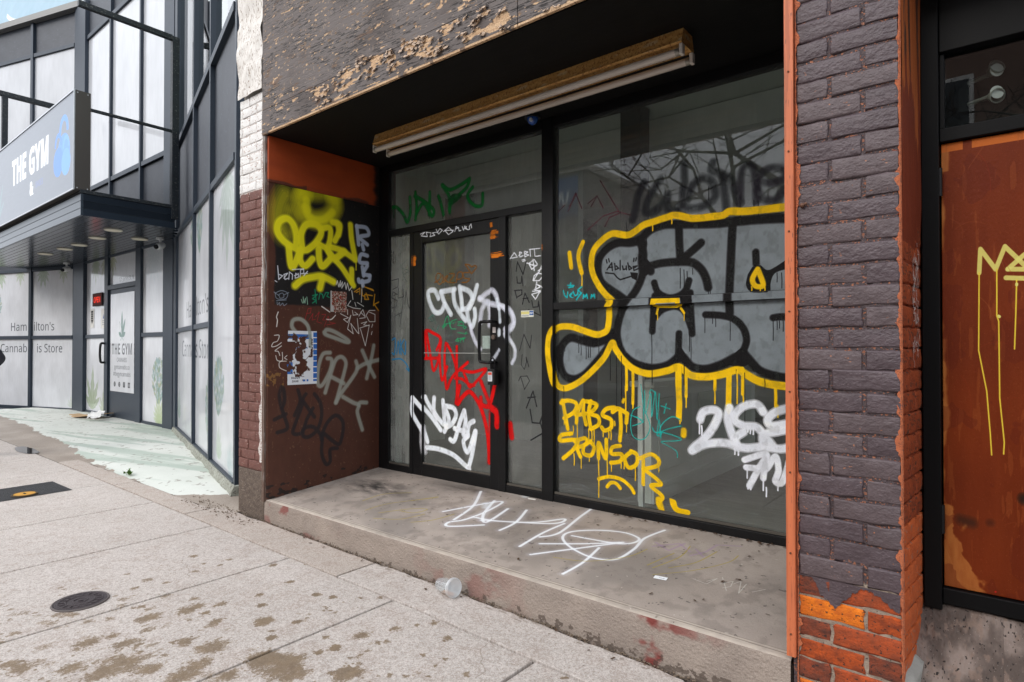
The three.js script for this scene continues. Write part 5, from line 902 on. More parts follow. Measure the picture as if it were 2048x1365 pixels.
// ---------------------------------------------------------------- ground
const gy = (x) => x > -2.25 ? lerp(-0.202, -0.166, clamp((-0.6 - x) / 1.65, -0.3, 1)) : x > -4.2 ? lerp(-0.166, -0.154, (-2.25 - x) / 1.95) : lerp(-0.154, -0.13, clamp((-4.2 - x) / 5));
const road = mat({ color: 0x3b3b3d, roughness: 0.9, bumpMap: rep(grainBump, 0.6), bumpScale: 0.004 });
struct('street', new THREE.PlaneGeometry(300, 200).rotateX(-Math.PI / 2).translate(0, -0.36, 0), road);
const kerb = struct('kerb', bx(-40, 12, -0.36, -0.17, 3.6, 3.78), mat({ color: 0x8f8a84 }));
const walk = struct('sidewalk');
const concrete = (i, j, x, z) => { const n = fbm(x * 2.2, z * 2.2, 4), m = fbm(x * 12, z * 12, 3), f = hash(i, j), f2 = hash(i >> 1, (j >> 1) + 91); let c = mix3([174, 167, 160], [194, 187, 181], n); c = mix3(c, [160, 146, 136], sstep(0.5, 0.75, m) * 0.4); c = mix3(c, f > 0.5 ? [222, 214, 208] : [112, 98, 90], Math.pow(Math.abs(f - 0.5) * 2, 2.2) * 0.5); c = mix3(c, f2 > 0.5 ? [214, 204, 198] : [128, 112, 102], Math.pow(Math.abs(f2 - 0.5) * 2, 2) * 0.55); const f3 = fbm(x * 90, z * 90, 2); c = mix3(c, f3 > 0.5 ? [212, 203, 196] : [140, 126, 116], Math.abs(f3 - 0.5) * 0.9); return c; };
const NX0 = -4.45, NX1 = 0.15, NZ0 = 0, NZ1 = 2.3;
const stainC = canvas(2048, 1024);
{ const x = stainC.getContext('2d'), sx = 2048 / (NX1 - NX0), sz = 1024 / (NZ1 - NZ0); seed = 31; x.fillStyle = '#000'; x.fillRect(0, 0, 2048, 1024);
  const blob = (cx, cz, r, g = 255) => { const n = 26 + Math.floor(r * 0.5), ph = rnd() * 50; for (const [k, al] of [[1.25, 0.25], [1, 0.5], [0.7, 0.55]]) { x.globalAlpha = al; x.fillStyle = `rgb(${g},${g},${g})`; x.beginPath(); for (let q = 0; q < n; q++) { const a = q / n * 6.2832, rad = r / 1000 * k * (0.45 + 0.95 * fbm(Math.cos(a) * 3.2 + ph, Math.sin(a) * 3.2, 4) + (rnd() > 0.72 ? 0.35 * rnd() : 0)); x.lineTo((cx - NX0 + Math.cos(a) * rad) * sx, (cz - NZ0 + Math.sin(a) * rad * 1.1) * sz); } x.fill(); }
    const m = Math.min(14, 2 + r / 6); for (let q = 0; q < m; q++) { const a = rnd() * 6.283, d = r / 1000 * rr(1, 1.6); x.globalAlpha = 0.7; x.beginPath(); x.arc((cx - NX0 + Math.cos(a) * d) * sx, (cz - NZ0 + Math.sin(a) * d) * sz, rr(0.8, 3.2), 0, 7); x.fill(); } };
  for (const [a, b, r] of DATA.stain) blob(a / 1000, b / 1000, r);
  for (let k = 0; k < 700; k++) { const px = rr(-4.2, -1.3), pz = rr(0.35, 2.2); if (fbm(px * 1.6 + 3, pz * 1.6, 3) + (pz - 1) * 0.22 - Math.abs(px + 2.8) * 0.12 < 0.45) continue; blob(px, pz, rr(3, 12), rr(120, 255)); }
  for (let k = 0; k < 160; k++) blob(rr(-3.9, -2.2), rr(1.0, 2.2), rr(5, 26), rr(110, 230)); }
const stainD = stainC.getContext('2d').getImageData(0, 0, 2048, 1024).data;
const nearC = pixels(2048, 1024, (u, v, i, j) => { const x = lerp(NX0, NX1, u), z = lerp(NZ0, NZ1, v); let c = concrete(i, j, x, z); const s = stainD[(j * 2048 + i) * 4] / 255; const m = sstep(0.25, 0.75, s + (hash(i * 5 + 3, j * 7) - 0.5) * 0.55 + (fbm(i / 4, j / 4, 2) - 0.5) * 0.5) * (s > 0.04 ? 1 : 0); const w = mix3([112, 90, 62], [86, 68, 48], fbm(i / 14, j / 14, 2)); return mix3(c, mix3(w, c, 0.2), m * 0.88); });
{ const x = nearC.getContext('2d'); x.globalAlpha = 0.6; x.fillStyle = '#4c4038'; for (let k = 0; k < 90; k++) { x.beginPath(); x.arc(rnd() * 2048, rnd() * 1024, rr(0.6, 2.2), 0, 7); x.fill(); }
  x.strokeStyle = '#6a5c50'; for (const [a, b, dx, dy] of [[260, 330, 10, 4], [1180, 120, 6, 9], [1500, 620, -9, 5], [700, 900, 12, -3]]) { x.globalAlpha = 0.55; x.lineWidth = 1.3; x.beginPath(); let p = a, q = b; x.moveTo(p, q); for (let k = 0; k < 16; k++) { p += dx + rr(-7, 7); q += dy + rr(-6, 6); x.lineTo(p, q); } x.stroke(); }
  x.fillStyle = '#57493c'; for (let k = 0; k < 700; k++) { const px = rnd() * 2048; x.globalAlpha = rr(0.1, 0.4); x.beginPath(); x.ellipse(px, rr(0, 34) * rnd(), rr(2, 14), rr(1, 5), 0, 0, 7); x.fill(); } x.globalAlpha = 1; }
const nearMat = mat({ map: texOf(nearC), roughness: 0.9, bumpMap: grainBump.clone(), bumpScale: 0.0016 }); nearMat.bumpMap.repeat.set(9, 4.5);
const farC = pixels(1024, 1024, (u, v, i, j) => concrete(i, j, u * 4, v * 4)); const farT = texOf(farC, true, true);
const farMat = mat({ map: rep(farT, 2.6), roughness: 0.9, bumpMap: rep(grainBump, 0.5), bumpScale: 0.0016 });
const stripMat = mat({ color: 0xf4f0ec, map: rep(farT, 2.3), roughness: 0.9, bumpMap: rep(coarseBump, 0.4), bumpScale: 0.002 });
const dirt = mat({ map: rep(coat([78, 66, 56], [46, 38, 33], 0.7, [110, 96, 84], 0.97), 0.6), bumpMap: rep(coarseBump, 0.2), bumpScale: 0.01 });
{ const g = new THREE.PlaneGeometry(22, 4.2, 100, 10).rotateX(-Math.PI / 2).translate(-9.5, 0, 1.6), p = g.attributes.position; for (let i = 0; i < p.count; i++) p.setY(i, gy(p.getX(i)) - 0.016); g.computeVertexNormals(); uvm(g); struct('bedding_dirt', g, dirt); }
function slab(x0, x1, z0, z1, m, near, rag = 0) { // slab with rounded arrises; its edge by the wall is ragged
  const nx = Math.max(4, Math.round((x1 - x0) / 0.05)), zs = [0, 0.004, 0.012, 0.05, 0.25, 0.5, 0.75, 0.95, 0.988, 0.996, 1], pos = [], uv = [], idx = []; const e = 0.006;
  const xs = [x0, x0 + 0.0015, x0 + e]; for (let i = 1; i < nx; i++) xs.push(lerp(x0, x1, i / nx)); xs.push(x1 - e, x1 - 0.0015, x1);
  const zz = [z0, z0 + 0.0015, z0 + e, lerp(z0, z1, 0.2), lerp(z0, z1, 0.5), lerp(z0, z1, 0.8), z1 - e, z1 - 0.0015, z1];
  for (let j = 0; j < zz.length; j++) for (let i = 0; i < xs.length; i++) { const k = Math.min(i, xs.length - 1 - i, j, zz.length - 1 - j); const dy = k === 0 ? -0.05 : k === 1 ? -0.004 : 0; let z = zz[j], x = xs[i]; const jt = 0.006 * (fbm(x * 7, j > 3 ? 5 : 9, 3) - 0.5); if (j < 3) z += rag * (fbm(x * 9, 3, 4)) + jt; if (j > zz.length - 4) z += jt; if (i < 3 || i > xs.length - 4) x += 0.005 * (fbm(z * 8 + 40, Math.round(x * 2), 3) - 0.5);
    pos.push(x, gy(x) + dy, z); if (near) uv.push((x - NX0) / (NX1 - NX0), 1 - (z - NZ0) / (NZ1 - NZ0)); else uv.push(x, z); }
  const W = xs.length; for (let j = 0; j < zz.length - 1; j++) for (let i = 0; i < W - 1; i++) { const a = j * W + i; idx.push(a, a + W, a + 1, a + 1, a + W, a + W + 1); }
  const g = new THREE.BufferGeometry(); g.setAttribute('position', new THREE.Float32BufferAttribute(pos, 3)); g.setAttribute('uv', new THREE.Float32BufferAttribute(uv, 2)); g.setIndex(idx); g.computeVertexNormals(); return part(walk, 'paving_slab', g, m); }
const J = 0.0055, jx = [0.2, -0.58, -1.53, -2.43, -3.4, -4.42, -5.45, -6.5, -7.47, -8.5, -9.5, -10.5, -11.5, -12.5, -13.5, -14.5, -15.5, -16.5];
for (let k = 0; k < jx.length - 1; k++) { const near = jx[k + 1] > -4.43; slab(jx[k + 1] + J, jx[k] - J, 0.305 + J, 2.3 - J, near ? nearMat : farMat, near); if (k < 12) slab(jx[k + 1] + J, jx[k] - J, 2.3 + J, 3.6, farMat, false); }
const sxs = [0.2, -0.98, -2.93, -4.9, -6.4, -8.1]; for (let k = 0; k < sxs.length - 1; k++) slab(sxs[k + 1] + J, sxs[k] - J, k > 2 ? 0.09 : 0.012, 0.305 - J, k < 2 ? nearMat : stripMat, k < 2, 0.03);
{ // painted forecourt of the neighbouring shop, flaking away along the sidewalk
  const c = pixels(2048, 512, (u, v, i, j) => { const x = lerp(-15.6, -4.6, u), z = lerp(-1.7, 0.3, v); const n = fbm(x * 3, z * 3, 4), f = hash(i, j); let c = mix3([218, 219, 212], [198, 202, 193], n); const st = fbm(x * 1.2 + z * 5, z * 2.2, 4); c = mix3(c, [142, 160, 146], sstep(0.55, 0.7, st) * 0.55); if (fbm(x * 16, z * 16, 3) > 0.74) c = mix3(c, [120, 112, 102], 0.6); c = mix3(c, f > 0.5 ? [230, 234, 228] : [150, 154, 146], Math.abs(f - 0.5) * 0.25);
    const edge = (x < -9 ? lerp(-0.3, -0.02, clamp((x + 13) / 4)) : lerp(-0.02, 0.16, clamp((x + 9) / 2.6))) + 0.16 * (fbm(x * 4, 2, 4) - 0.5) - (x > -5.6 ? (x + 5.6) * 0.6 : 0); const d = edge - z; if (d < 0.02 + 0.05 * fbm(x * 11, z * 11, 3)) c = mix3(mix3([168, 156, 144], [130, 118, 106], n), f > 0.5 ? [190, 180, 170] : [80, 70, 62], Math.abs(f - 0.5) * 0.5); else if (d < 0.06 && fbm(x * 20, z * 20, 3) > 0.58) c = [146, 130, 116]; return c; });
  const nx = 120, nz = 24, pos = [], uv = [], idx = []; for (let j = 0; j <= nz; j++) for (let i = 0; i <= nx; i++) { const x = lerp(-15.6, -4.63, i / nx), z = lerp(-1.75, x > -4.9 ? 0.06 : x > -8.0 ? 0.1 : 0.3, j / nz); const e = 0.03 * clamp((0.05 - z) / 0.12); pos.push(x, gy(x) - 0.006 + e * (0.6 + 0.4 * fbm(x * 5, z * 5, 2)) + 0.006 * (fbm(x * 12, z * 12, 3) - 0.5), z); uv.push((x + 15.6) / 11.0, 1 - (z + 1.7) / 2); }
  for (let j = 0; j < nz; j++) for (let i = 0; i < nx; i++) { const a = j * (nx + 1) + i, q = a + nx + 1; idx.push(a, q, a + 1, a + 1, q, q + 1); }
  const g = new THREE.BufferGeometry(); g.setAttribute('position', new THREE.Float32BufferAttribute(pos, 3)); g.setAttribute('uv', new THREE.Float32BufferAttribute(uv, 2)); g.setIndex(idx); g.computeVertexNormals(); struct('painted_forecourt', g, mat({ map: texOf(c), roughness: 0.6, bumpMap: rep(coarseBump, 1), bumpScale: 0.002 })); }
{ // asphalt patch let into the slabs, with its yellow valve lid
  const s = new THREE.Shape(); s.moveTo(-7.0, -0.62); s.lineTo(-6.45, -0.61); s.lineTo(-6.38, -1.6); s.lineTo(-6.95, -1.7); s.closePath(); const g = new THREE.ShapeGeometry(s).rotateX(-Math.PI / 2).translate(0, gy(-6.4) + 0.004, 0); uvm(g); struct('asphalt_patch', g, mat({ map: rep(coat([56, 56, 58], [34, 34, 36], 0.8, [90, 88, 86], 0.98), 0.5), bumpMap: rep(grainBump, 0.2), bumpScale: 0.006 }));
  const v = thing('valve_lid', 'small round yellow valve lid in the black asphalt patch', 'valve lid'); v.position.set(-6.54, gy(-6.4) + 0.004, 0.93); const ym = mat({ color: 0xc08a26, roughness: 0.6 }); part(v, 'lid', new THREE.CylinderGeometry(0.075, 0.075, 0.012, 28).translate(0, 0.006, 0), ym); part(v, 'rim', new THREE.TorusGeometry(0.085, 0.008, 6, 28).rotateX(Math.PI / 2).translate(0, 0.005, 0), mat({ color: 0x4a3a22 })); part(v, 'key_slot', new THREE.BoxGeometry(0.05, 0.003, 0.014).translate(0, 0.0135, 0), mat({ color: 0x2a2218 })); }
{ const v = thing('utility_cover', 'round iron utility cover set in the sidewalk slab', 'manhole cover'); v.position.set(-3.63, gy(-3.63) + 0.001, 1.33); const im = mat({ color: 0x4a4244, roughness: 0.55, metalness: 0.5, bumpMap: rep(grainBump, 0.1), bumpScale: 0.002 }); part(v, 'cover', new THREE.CylinderGeometry(0.112, 0.112, 0.006, 36).translate(0, 0.003, 0), im); for (const r of [0.03, 0.062, 0.095]) part(v, 'raised_ring', new THREE.TorusGeometry(r, 0.003, 5, 36).rotateX(Math.PI / 2).translate(0, 0.006, 0), im); const q = []; for (let k = 0; k < 16; k++) q.push(new THREE.BoxGeometry(0.022, 0.004, 0.005).translate(0.079, 0.007, 0).rotateY(k / 16 * 6.283)); part(v, 'raised_studs', merge(q), im); part(v, 'frame', new THREE.TorusGeometry(0.118, 0.006, 6, 40).rotateX(Math.PI / 2).translate(0, 0.001, 0), mat({ color: 0x5a5250, roughness: 0.7 })); part(v, 'hub', new THREE.CylinderGeometry(0.012, 0.012, 0.004, 12).translate(0, 0.008, 0), im); }
{ const s = new THREE.Shape(); for (let k = 0; k < 24; k++) { const a = k / 24 * 6.283, r = 1 + 0.5 * (fbm(Math.cos(a) * 2 + 4, Math.sin(a) * 2, 3) - 0.5); s[k ? 'lineTo' : 'moveTo'](-9.3 + Math.cos(a) * 0.4 * r, -0.32 + Math.sin(a) * 0.09 * r); } const g = new THREE.ShapeGeometry(s).rotateX(-Math.PI / 2).translate(0, gy(-9) + 0.004, 0); struct('puddle', g, phys({ color: 0x3a3530, roughness: 0.03, ior: 1.33 })); }
{ // grit, crumbs and dead leaves along the foot of the step
  seed = 77; const gs = []; for (let k = 0; k < 900; k++) { const x = rr(-4.3, -0.6), r = rr(0.002, 0.007), g = new THREE.IcosahedronGeometry(r, 0).rotateX(rnd() * 6).scale(1, 0.6, 1).translate(x, gy(x) - 0.012 + rr(0, 0.012), 0.004 + 0.045 * rnd() * rnd()); gs.push(g); } for (let k = 0; k < 260; k++) { const x = rr(-5.4, -4.2), z = rr(-0.05, 0.18), r = rr(0.002, 0.007); gs.push(new THREE.IcosahedronGeometry(r, 0).rotateY(rnd() * 6).scale(1.3, 0.6, 1).translate(x, gy(x) + 0.004, z)); }
  const o = one('grit', merge(gs), mat({ color: 0x6e5f50 }), 'brown grit and crumbs in the crack below the step', 'grit'); o.userData.kind = 'stuff';
  const ls = []; for (let k = 0; k < 60; k++) { const onStep = k < 40, x = onStep ? rr(-3.9, -0.7) : rr(-4.2, -0.8), z = onStep ? rr(-0.98, -0.1) : rr(0.02, 0.12); const g = new THREE.PlaneGeometry(rr(0.006, 0.026), rr(0.004, 0.012), 2, 1), p = g.attributes.position; for (let i = 0; i < p.count; i++) p.setZ(i, rr(0, 0.004)); g.rotateX(-Math.PI / 2).rotateY(rnd() * 6).translate(x, (onStep ? -z * 0.081 : gy(x)) + 0.004, z); ls.push(g); }
  for (let k = 0; k < 46; k++) { const x = rr(-1.9, -0.75), g = new THREE.PlaneGeometry(rr(0.01, 0.03), rr(0.005, 0.012), 2, 1), p = g.attributes.position; for (let i = 0; i < p.count; i++) p.setZ(i, rr(0, 0.006)); g.rotateX(-Math.PI / 2).rotateY(rnd() * 6).translate(x, 0.086, rr(-1.02, -0.985)); ls.push(g); }
  const l = one('leaf_litter', merge(ls), mat({ color: 0x4a3320, side: THREE.DoubleSide }), 'scraps of dead leaf scattered on the concrete step', 'leaves'); l.userData.kind = 'stuff'; }
// ---------------------------------------------------------------- neighbouring shop: splayed glazed front under a canopy
const gym = thing('corner_store', 'blue-black glazed store with splayed entrance and white leaf-printed window film', 'building');
const navy = mat({ color: 0x2a3440, roughness: 0.45, metalness: 0.25, bumpMap: rep(grainBump, 0.4), bumpScale: 0.0005 });
const spandrel = mat({ map: rep(coat([64, 68, 76], [48, 52, 60], 0.78, [84, 92, 104], 0.9995), 2.2), roughness: 0.5, metalness: 0.2 });
const LEAF = ['#7d9a7a', '#8fb0a8', '#9db9c4', '#a9a878', '#6f8f8c'];
function leafFan(x, cx, cy, r, n, rot, col, al = 0.7) { for (let k = 0; k < n; k++) { const a = rot + (k - (n - 1) / 2) * (2.5 / n), L = r * (1 - 0.5 * Math.abs(k - (n - 1) / 2) / (n / 2)); x.save(); x.translate(cx, cy); x.rotate(a); x.globalAlpha = al; x.fillStyle = col; x.beginPath(); x.moveTo(0, 0); const m = 9; for (let q = 1; q <= m; q++) { const t = q / m, w = L * 0.11 * Math.sin(Math.PI * Math.pow(t, 0.8)); x.lineTo(w * (q % 2 ? 1.25 : 0.8), -L * t); } for (let q = m; q >= 1; q--) { const t = q / m, w = L * 0.11 * Math.sin(Math.PI * Math.pow(t, 0.8)); x.lineTo(-w * (q % 2 ? 1.25 : 0.8), -L * t); } x.closePath(); x.fill(); x.globalAlpha = al * 0.8; x.strokeStyle = '#e6ede6'; x.lineWidth = Math.max(1, L * 0.012); x.beginPath(); x.moveTo(0, 0); x.lineTo(0, -L * 0.95); x.stroke(); x.restore(); } x.globalAlpha = 1; }
function bud(x, cx, cy, w, h) { for (let k = 0; k < 240; k++) { const t = rnd(), a = rr(-1, 1), yy = cy - h * t, ww = w * Math.sin(Math.PI * (0.12 + 0.83 * (1 - t))) * a; x.save(); x.translate(cx + ww, yy); x.rotate(a * 0.9 + rr(-0.4, 0.4)); x.globalAlpha = rr(0.25, 0.7); x.fillStyle = LEAF[Math.floor(rnd() * 5)]; x.beginPath(); x.ellipse(0, 0, w * 0.07, h * 0.055, 0, 0, 7); x.fill(); x.strokeStyle = '#54706c'; x.lineWidth = 0.8; x.globalAlpha = 0.35; x.stroke(); x.restore(); } x.globalAlpha = 1; }
function film(w, h, draw, base = 190) { if (typeof draw === 'number') { base = draw; draw = null; } const k = 190, c = canvas(Math.round(w * k), Math.round(h * k)), x = c.getContext('2d'); const im = x.createImageData(c.width, c.height); for (let j = 0; j < c.height; j++) for (let i = 0; i < c.width; i++) { const q = (j * c.width + i) * 4, g = base + 26 * fbm(i / 44, j / 70, 4) + 10 * fbm(i / 4, j / 20, 2); im.data[q] = g * 0.99; im.data[q + 1] = g; im.data[q + 2] = g * 1.02; im.data[q + 3] = 255; } x.putImageData(im, 0, 0); draw?.(x, c.width, c.height, k); return phys({ map: texOf(c), roughness: 0.35, clearcoat: 0.6, clearcoatRoughness: 0.06 }); }
const text = (x, s, px, py, size, o = {}) => { x.save(); x.fillStyle = o.col ?? '#3a3f46'; x.font = `${o.w ?? ''} ${size}px ${o.f ?? 'sans-serif'}`; x.textAlign = o.al ?? 'center'; x.textBaseline = 'middle'; x.translate(px, py); x.scale(o.sx ?? 1, 1); if (o.st) { x.strokeStyle = o.col; x.lineWidth = o.st; x.lineJoin = 'miter'; x.strokeText(s, 0, 0); } x.fillText(s, 0, 0); x.restore(); };
function wallFrame(ox, oz, th) { const M = new THREE.Matrix4().makeRotationY(th).setPosition(ox, 0, oz);
  const put = (name, g, m, parent = gym) => part(parent, name, g.applyMatrix4(M), m);
  return { M, put, bar: (x0, x1, y0, y1, d = 0.05, m = navy, name = 'mullion') => put(name, rb(Math.min(x0, x1), Math.max(x0, x1), y0, y1, -0.06, d, 0.004), m),
    sheet: (name, x0, x1, y0, y1, m, label, z = 0) => { const a = Math.min(x0, x1), b = Math.max(x0, x1); const o = put(name, new THREE.BoxGeometry(b - a, y1 - y0, 0.012).translate((a + b) / 2, (y0 + y1) / 2, z), m); if (label) o.userData.label = label; return o; } }; }
seed = 404;
// right splayed wall
{ const w = wallFrame(-5.1, -0.22, -0.285), G = w.bar, top = 7.6;
  const kc = []; { const g = new THREE.BoxGeometry(4.7, 0.2, 0.12, 60, 4, 3).translate(-2.3, -0.15, -0.02), p = g.attributes.position; for (let i = 0; i < p.count; i++) p.setZ(i, p.getZ(i) + (p.getZ(i) > 0.02 ? 0.05 * (fbm(p.getX(i) * 5, p.getY(i) * 9, 3) - 0.4) + 0.05 * clamp((-0.05 - p.getY(i)) / 0.2) : 0)); g.computeVertexNormals(); uvm(g); kc.push(g); }
  w.put('kerb_plinth', merge(kc), mat({ map: rep(coat([176, 180, 168], [130, 130, 120], 0.68, [96, 88, 80], 0.99), 1), bumpMap: rep(coarseBump, 0.3), bumpScale: 0.01 })).userData.label = 'crumbling cement plinth under the splayed windows';
  G(-0.07, 0.0, -0.14, top, 0.03, navy, 'corner_post'); G(-4.85, -4.5, -0.12, top, 0.04, navy, 'corner_post');
  for (const x of [-1.36, -2.65]) G(x - 0.03, x + 0.03, -0.04, top, 0.045);
  for (const [a, b] of [[-0.0705, -1.3295], [-1.3905, -2.6195], [-2.6805, -4.4995]]) { G(a, b, -0.1, -0.03, 0.035, navy, 'sill'); G(a, b, 2.76, 2.83, 0.04, navy, 'transom'); G(a, b, 4.07, 4.15, 0.045, navy, 'transom'); if (a < -1) G(a, b, 1.345, 1.405, 0.035, navy, 'transom');
    w.sheet('spandrel_panel', a, b, 2.831, 4.069, spandrel, null, -0.01);
    w.put('upper_pane', new THREE.PlaneGeometry(Math.abs(b - a), top - 4.15).translate((a + b) / 2, (4.15 + top) / 2, -0.01), glassMat); }
  w.put('upper_room_wall', bx(-4.6, -0.05, 4.1, top, -0.9, -0.8), mat({ color: 0xb8c4b8 }));
  for (const x of [-0.9, -2.1, -3.4]) w.put('upper_room_post', bx(x - 0.06, x + 0.06, 4.1, top, -0.45, -0.35), mat({ color: 0x8f9a90 }));
  w.sheet('window_film', -0.0705, -1.3295, -0.029, 2.759, film(1.26, 2.79, (x, W, H) => { leafFan(x, W * 0.62, H * 0.0, W * 0.75, 7, Math.PI, '#8a9c8c', 0.55); leafFan(x, W * 0.9, H * 0.08, W * 0.6, 5, Math.PI * 0.85, '#9fb0a4', 0.5); bud(x, W * 0.28, H * 0.82, W * 0.24, H * 0.2); leafFan(x, W * 0.3, H * 0.98, W * 0.3, 7, 0, '#9cb098', 0.6); leafFan(x, W * 0.75, H * 1.0, W * 0.3, 7, 0.3, '#a9bac0', 0.6); }), 'tall film panel with hanging leaves');
  const sp = [[-1.3905, -2.6195], [-2.6805, -4.4995]];
  sp.forEach(([a, b], q) => { const L = Math.abs(a - b), off = q ? 0 : L;
    w.sheet('window_film', a, b, 1.406, 2.759, film(L, 1.353, (x, W, H, k) => { bud(x, q ? W * 0.92 : W * 0.22, H * 0.36, W * 0.18, H * 0.5); text(x, q ? "Ham" : "ilton's", q ? W * 0.76 : W * 0.36, H * 0.84, k * 0.3, { sx: 1.35 }); }));
    w.sheet('window_film', a, b, -0.029, 1.344, film(L, 1.373, (x, W, H, k) => { text(x, q ? 'Cannab' : 'is Store', q ? W * 0.66 : W * 0.45, H * 0.17, k * 0.3, { sx: 1.35 }); if (!q) { bud(x, W * 0.85, H * 0.9, W * 0.22, H * 0.5); } else leafFan(x, W * 0.1, H * 0.9, H * 0.35, 7, 0.1, '#98aea0', 0.5); })); }); }
// door wall
{ const w = wallFrame(-9.74, -1.577, 0), G = w.bar, top = 7.9;
  G(-0.36, -0.0, -0.16, top, 0.05, navy, 'corner_post'); G(-4.62, -4.02, -0.16, top, 0.07, navy, 'corner_post');
  G(-1.47, -1.25, -0.14, 2.8, 0.05); G(-2.93, -2.76, -0.14, 2.8, 0.05);
  for (const [a, b] of [[-0.361, -1.249], [-2.931, -4.019]]) { G(a, b, -0.15, -0.07, 0.03, navy, 'sill'); G(a, b, 1.3, 1.37, 0.04, navy, 'transom'); G(a, b, 2.75, 2.9, 0.04, navy, 'transom'); } G(-1.471, -2.759, 2.75, 2.9, 0.04, navy, 'transom'); G(-1.471, -2.759, 2.16, 2.24, 0.05, navy, 'door_head');
  w.sheet('window_film', -0.361, -1.249, 1.371, 2.749, film(0.89, 1.38, (x, W, H) => { for (let k = 0; k < 16; k++) leafFan(x, W * 0.5, H * 0.12, W * 0.5, 1, k / 16 * 6.283, '#bcc6cc', 0.5); }));
  w.sheet('window_film', -0.361, -1.249, -0.069, 1.299, film(0.89, 1.37, (x, W, H) => { bud(x, W * 0.72, H * 0.76, W * 0.3, H * 0.5); leafFan(x, W * 0.75, H * 1.02, H * 0.35, 9, 0, '#a4b480', 0.6); }), 'film panel with a green bud print');
  w.sheet('window_film', -2.931, -4.019, 1.371, 2.749, film(1.09, 1.38, (x, W, H) => { leafFan(x, W * 0.45, -H * 0.02, H * 0.36, 7, Math.PI, '#9aa886', 0.7); leafFan(x, W * 0.9, H * 0.0, H * 0.34, 5, Math.PI, '#a4a884', 0.7); }));
  w.sheet('window_film', -2.931, -4.019, -0.069, 1.299, film(1.09, 1.37, (x, W, H) => { leafFan(x, W * 0.3, H * 0.98, H * 0.62, 5, 0.05, '#8f9e7e', 0.75); leafFan(x, W * 0.85, H * 1.0, H * 0.32, 5, 0, '#a2ad90', 0.7); }), 'film panel with a large grey-green leaf');
  w.sheet('window_film', -1.471, -2.759, 2.241, 2.749, film(1.29, 0.51, (x, W, H, k) => { leafFan(x, W * 0.1, 0, H * 0.8, 5, Math.PI, '#a3a87e', 0.7); text(x, '125 James St. N.', W * 0.6, H * 0.84, k * 0.1); }));
  const d = w.put('door', bx(-2.758, -1.472, -0.12, 2.158, -0.05, 0.02), navy);
  const logo = film(1.1, 1.72, (x, W, H, k) => { x.fillStyle = '#1c5c48'; const lf = (a, L, wd, fill) => { x.save(); x.translate(W * 0.5, H * 0.44); x.rotate(a); x.beginPath(); x.moveTo(0, 0); x.quadraticCurveTo(wd, -L * 0.5, 0, -L); x.quadraticCurveTo(-wd, -L * 0.5, 0, 0); fill ? x.fill() : (x.strokeStyle = '#5a6a62', x.lineWidth = 1.2, x.stroke()); x.restore(); }; lf(0, H * 0.26, W * 0.075, 1); lf(0.45, H * 0.2, W * 0.07, 1); lf(-0.45, H * 0.17, W * 0.06, 0); lf(1.15, H * 0.1, W * 0.07, 1); lf(-1.15, H * 0.1, W * 0.07, 1); x.strokeStyle = '#1c5c48'; x.lineWidth = 2; for (const s of [-1, 1]) { x.beginPath(); x.moveTo(W * 0.5, H * 0.44); x.lineTo(W * (0.5 + s * 0.06), H * 0.48); x.stroke(); }
    text(x, 'THE GYM', W * 0.5, H * 0.57, k * 0.26, { w: 'bold', col: '#1d1f22', sx: 0.86 }); text(x, 'CANNABIS', W * 0.5, H * 0.675, k * 0.1, { col: '#4a4e54' }); text(x, 'gymcannabis.ca', W * 0.5, H * 0.75, k * 0.1, { col: '#3c4046' }); text(x, '#thegymcannabis', W * 0.5, H * 0.82, k * 0.1, { col: '#3c4046' }); x.fillStyle = '#202226'; for (let q = 0; q < 4; q++) { const cx = W * (0.2 + 0.2 * q), cy = H * 0.925; x.beginPath(); q < 2 ? x.arc(cx, cy, k * 0.045, 0, 7) : x.rect(cx - k * 0.045, cy - k * 0.045, k * 0.09, k * 0.09); x.fill(); text(x, ['i', 't', 'f', 'in'][q], cx, cy, k * 0.07, { col: '#d8dcde', w: 'bold' }); } });
  w.put('door_film', new THREE.BoxGeometry(1.1, 1.72, 0.012).translate(-2.115, 1.215, 0.022), logo, gym).userData.label = 'white door film with a green leaf emblem';
  w.put('door_handle', tube([[-2.9, 1.2, 0.03], [-2.9, 1.2, 0.1], [-2.9, 1.14, 0.115], [-2.9, 0.92, 0.115], [-2.9, 0.86, 0.1], [-2.9, 0.86, 0.03]], 0.02, 40, 8), mat({ color: 0x16171a, roughness: 0.4 }));
  for (const [a, b] of [[-0.361, -1.3], [-1.36, -2.7], [-2.76, -4.019]]) { w.sheet('spandrel_panel', a, b, 2.93, 4.12, spandrel, null, -0.01); w.sheet('pale_upper_pane', a, b, 4.2, 7.1, film(Math.abs(a - b) * 0.5, 1.45, 168)); w.sheet('spandrel_panel', a, b, 7.18, 7.9, spandrel, null, -0.01); G(a, b, 4.12, 4.2, 0.04, navy, 'transom'); G(a, b, 7.1, 7.18, 0.04, navy, 'transom'); }  // upper panes are opaque sheets in a mottled pale grey
  for (const x of [-1.33, -2.73]) G(x - 0.03, x + 0.03, 2.901, 7.9, 0.05); }
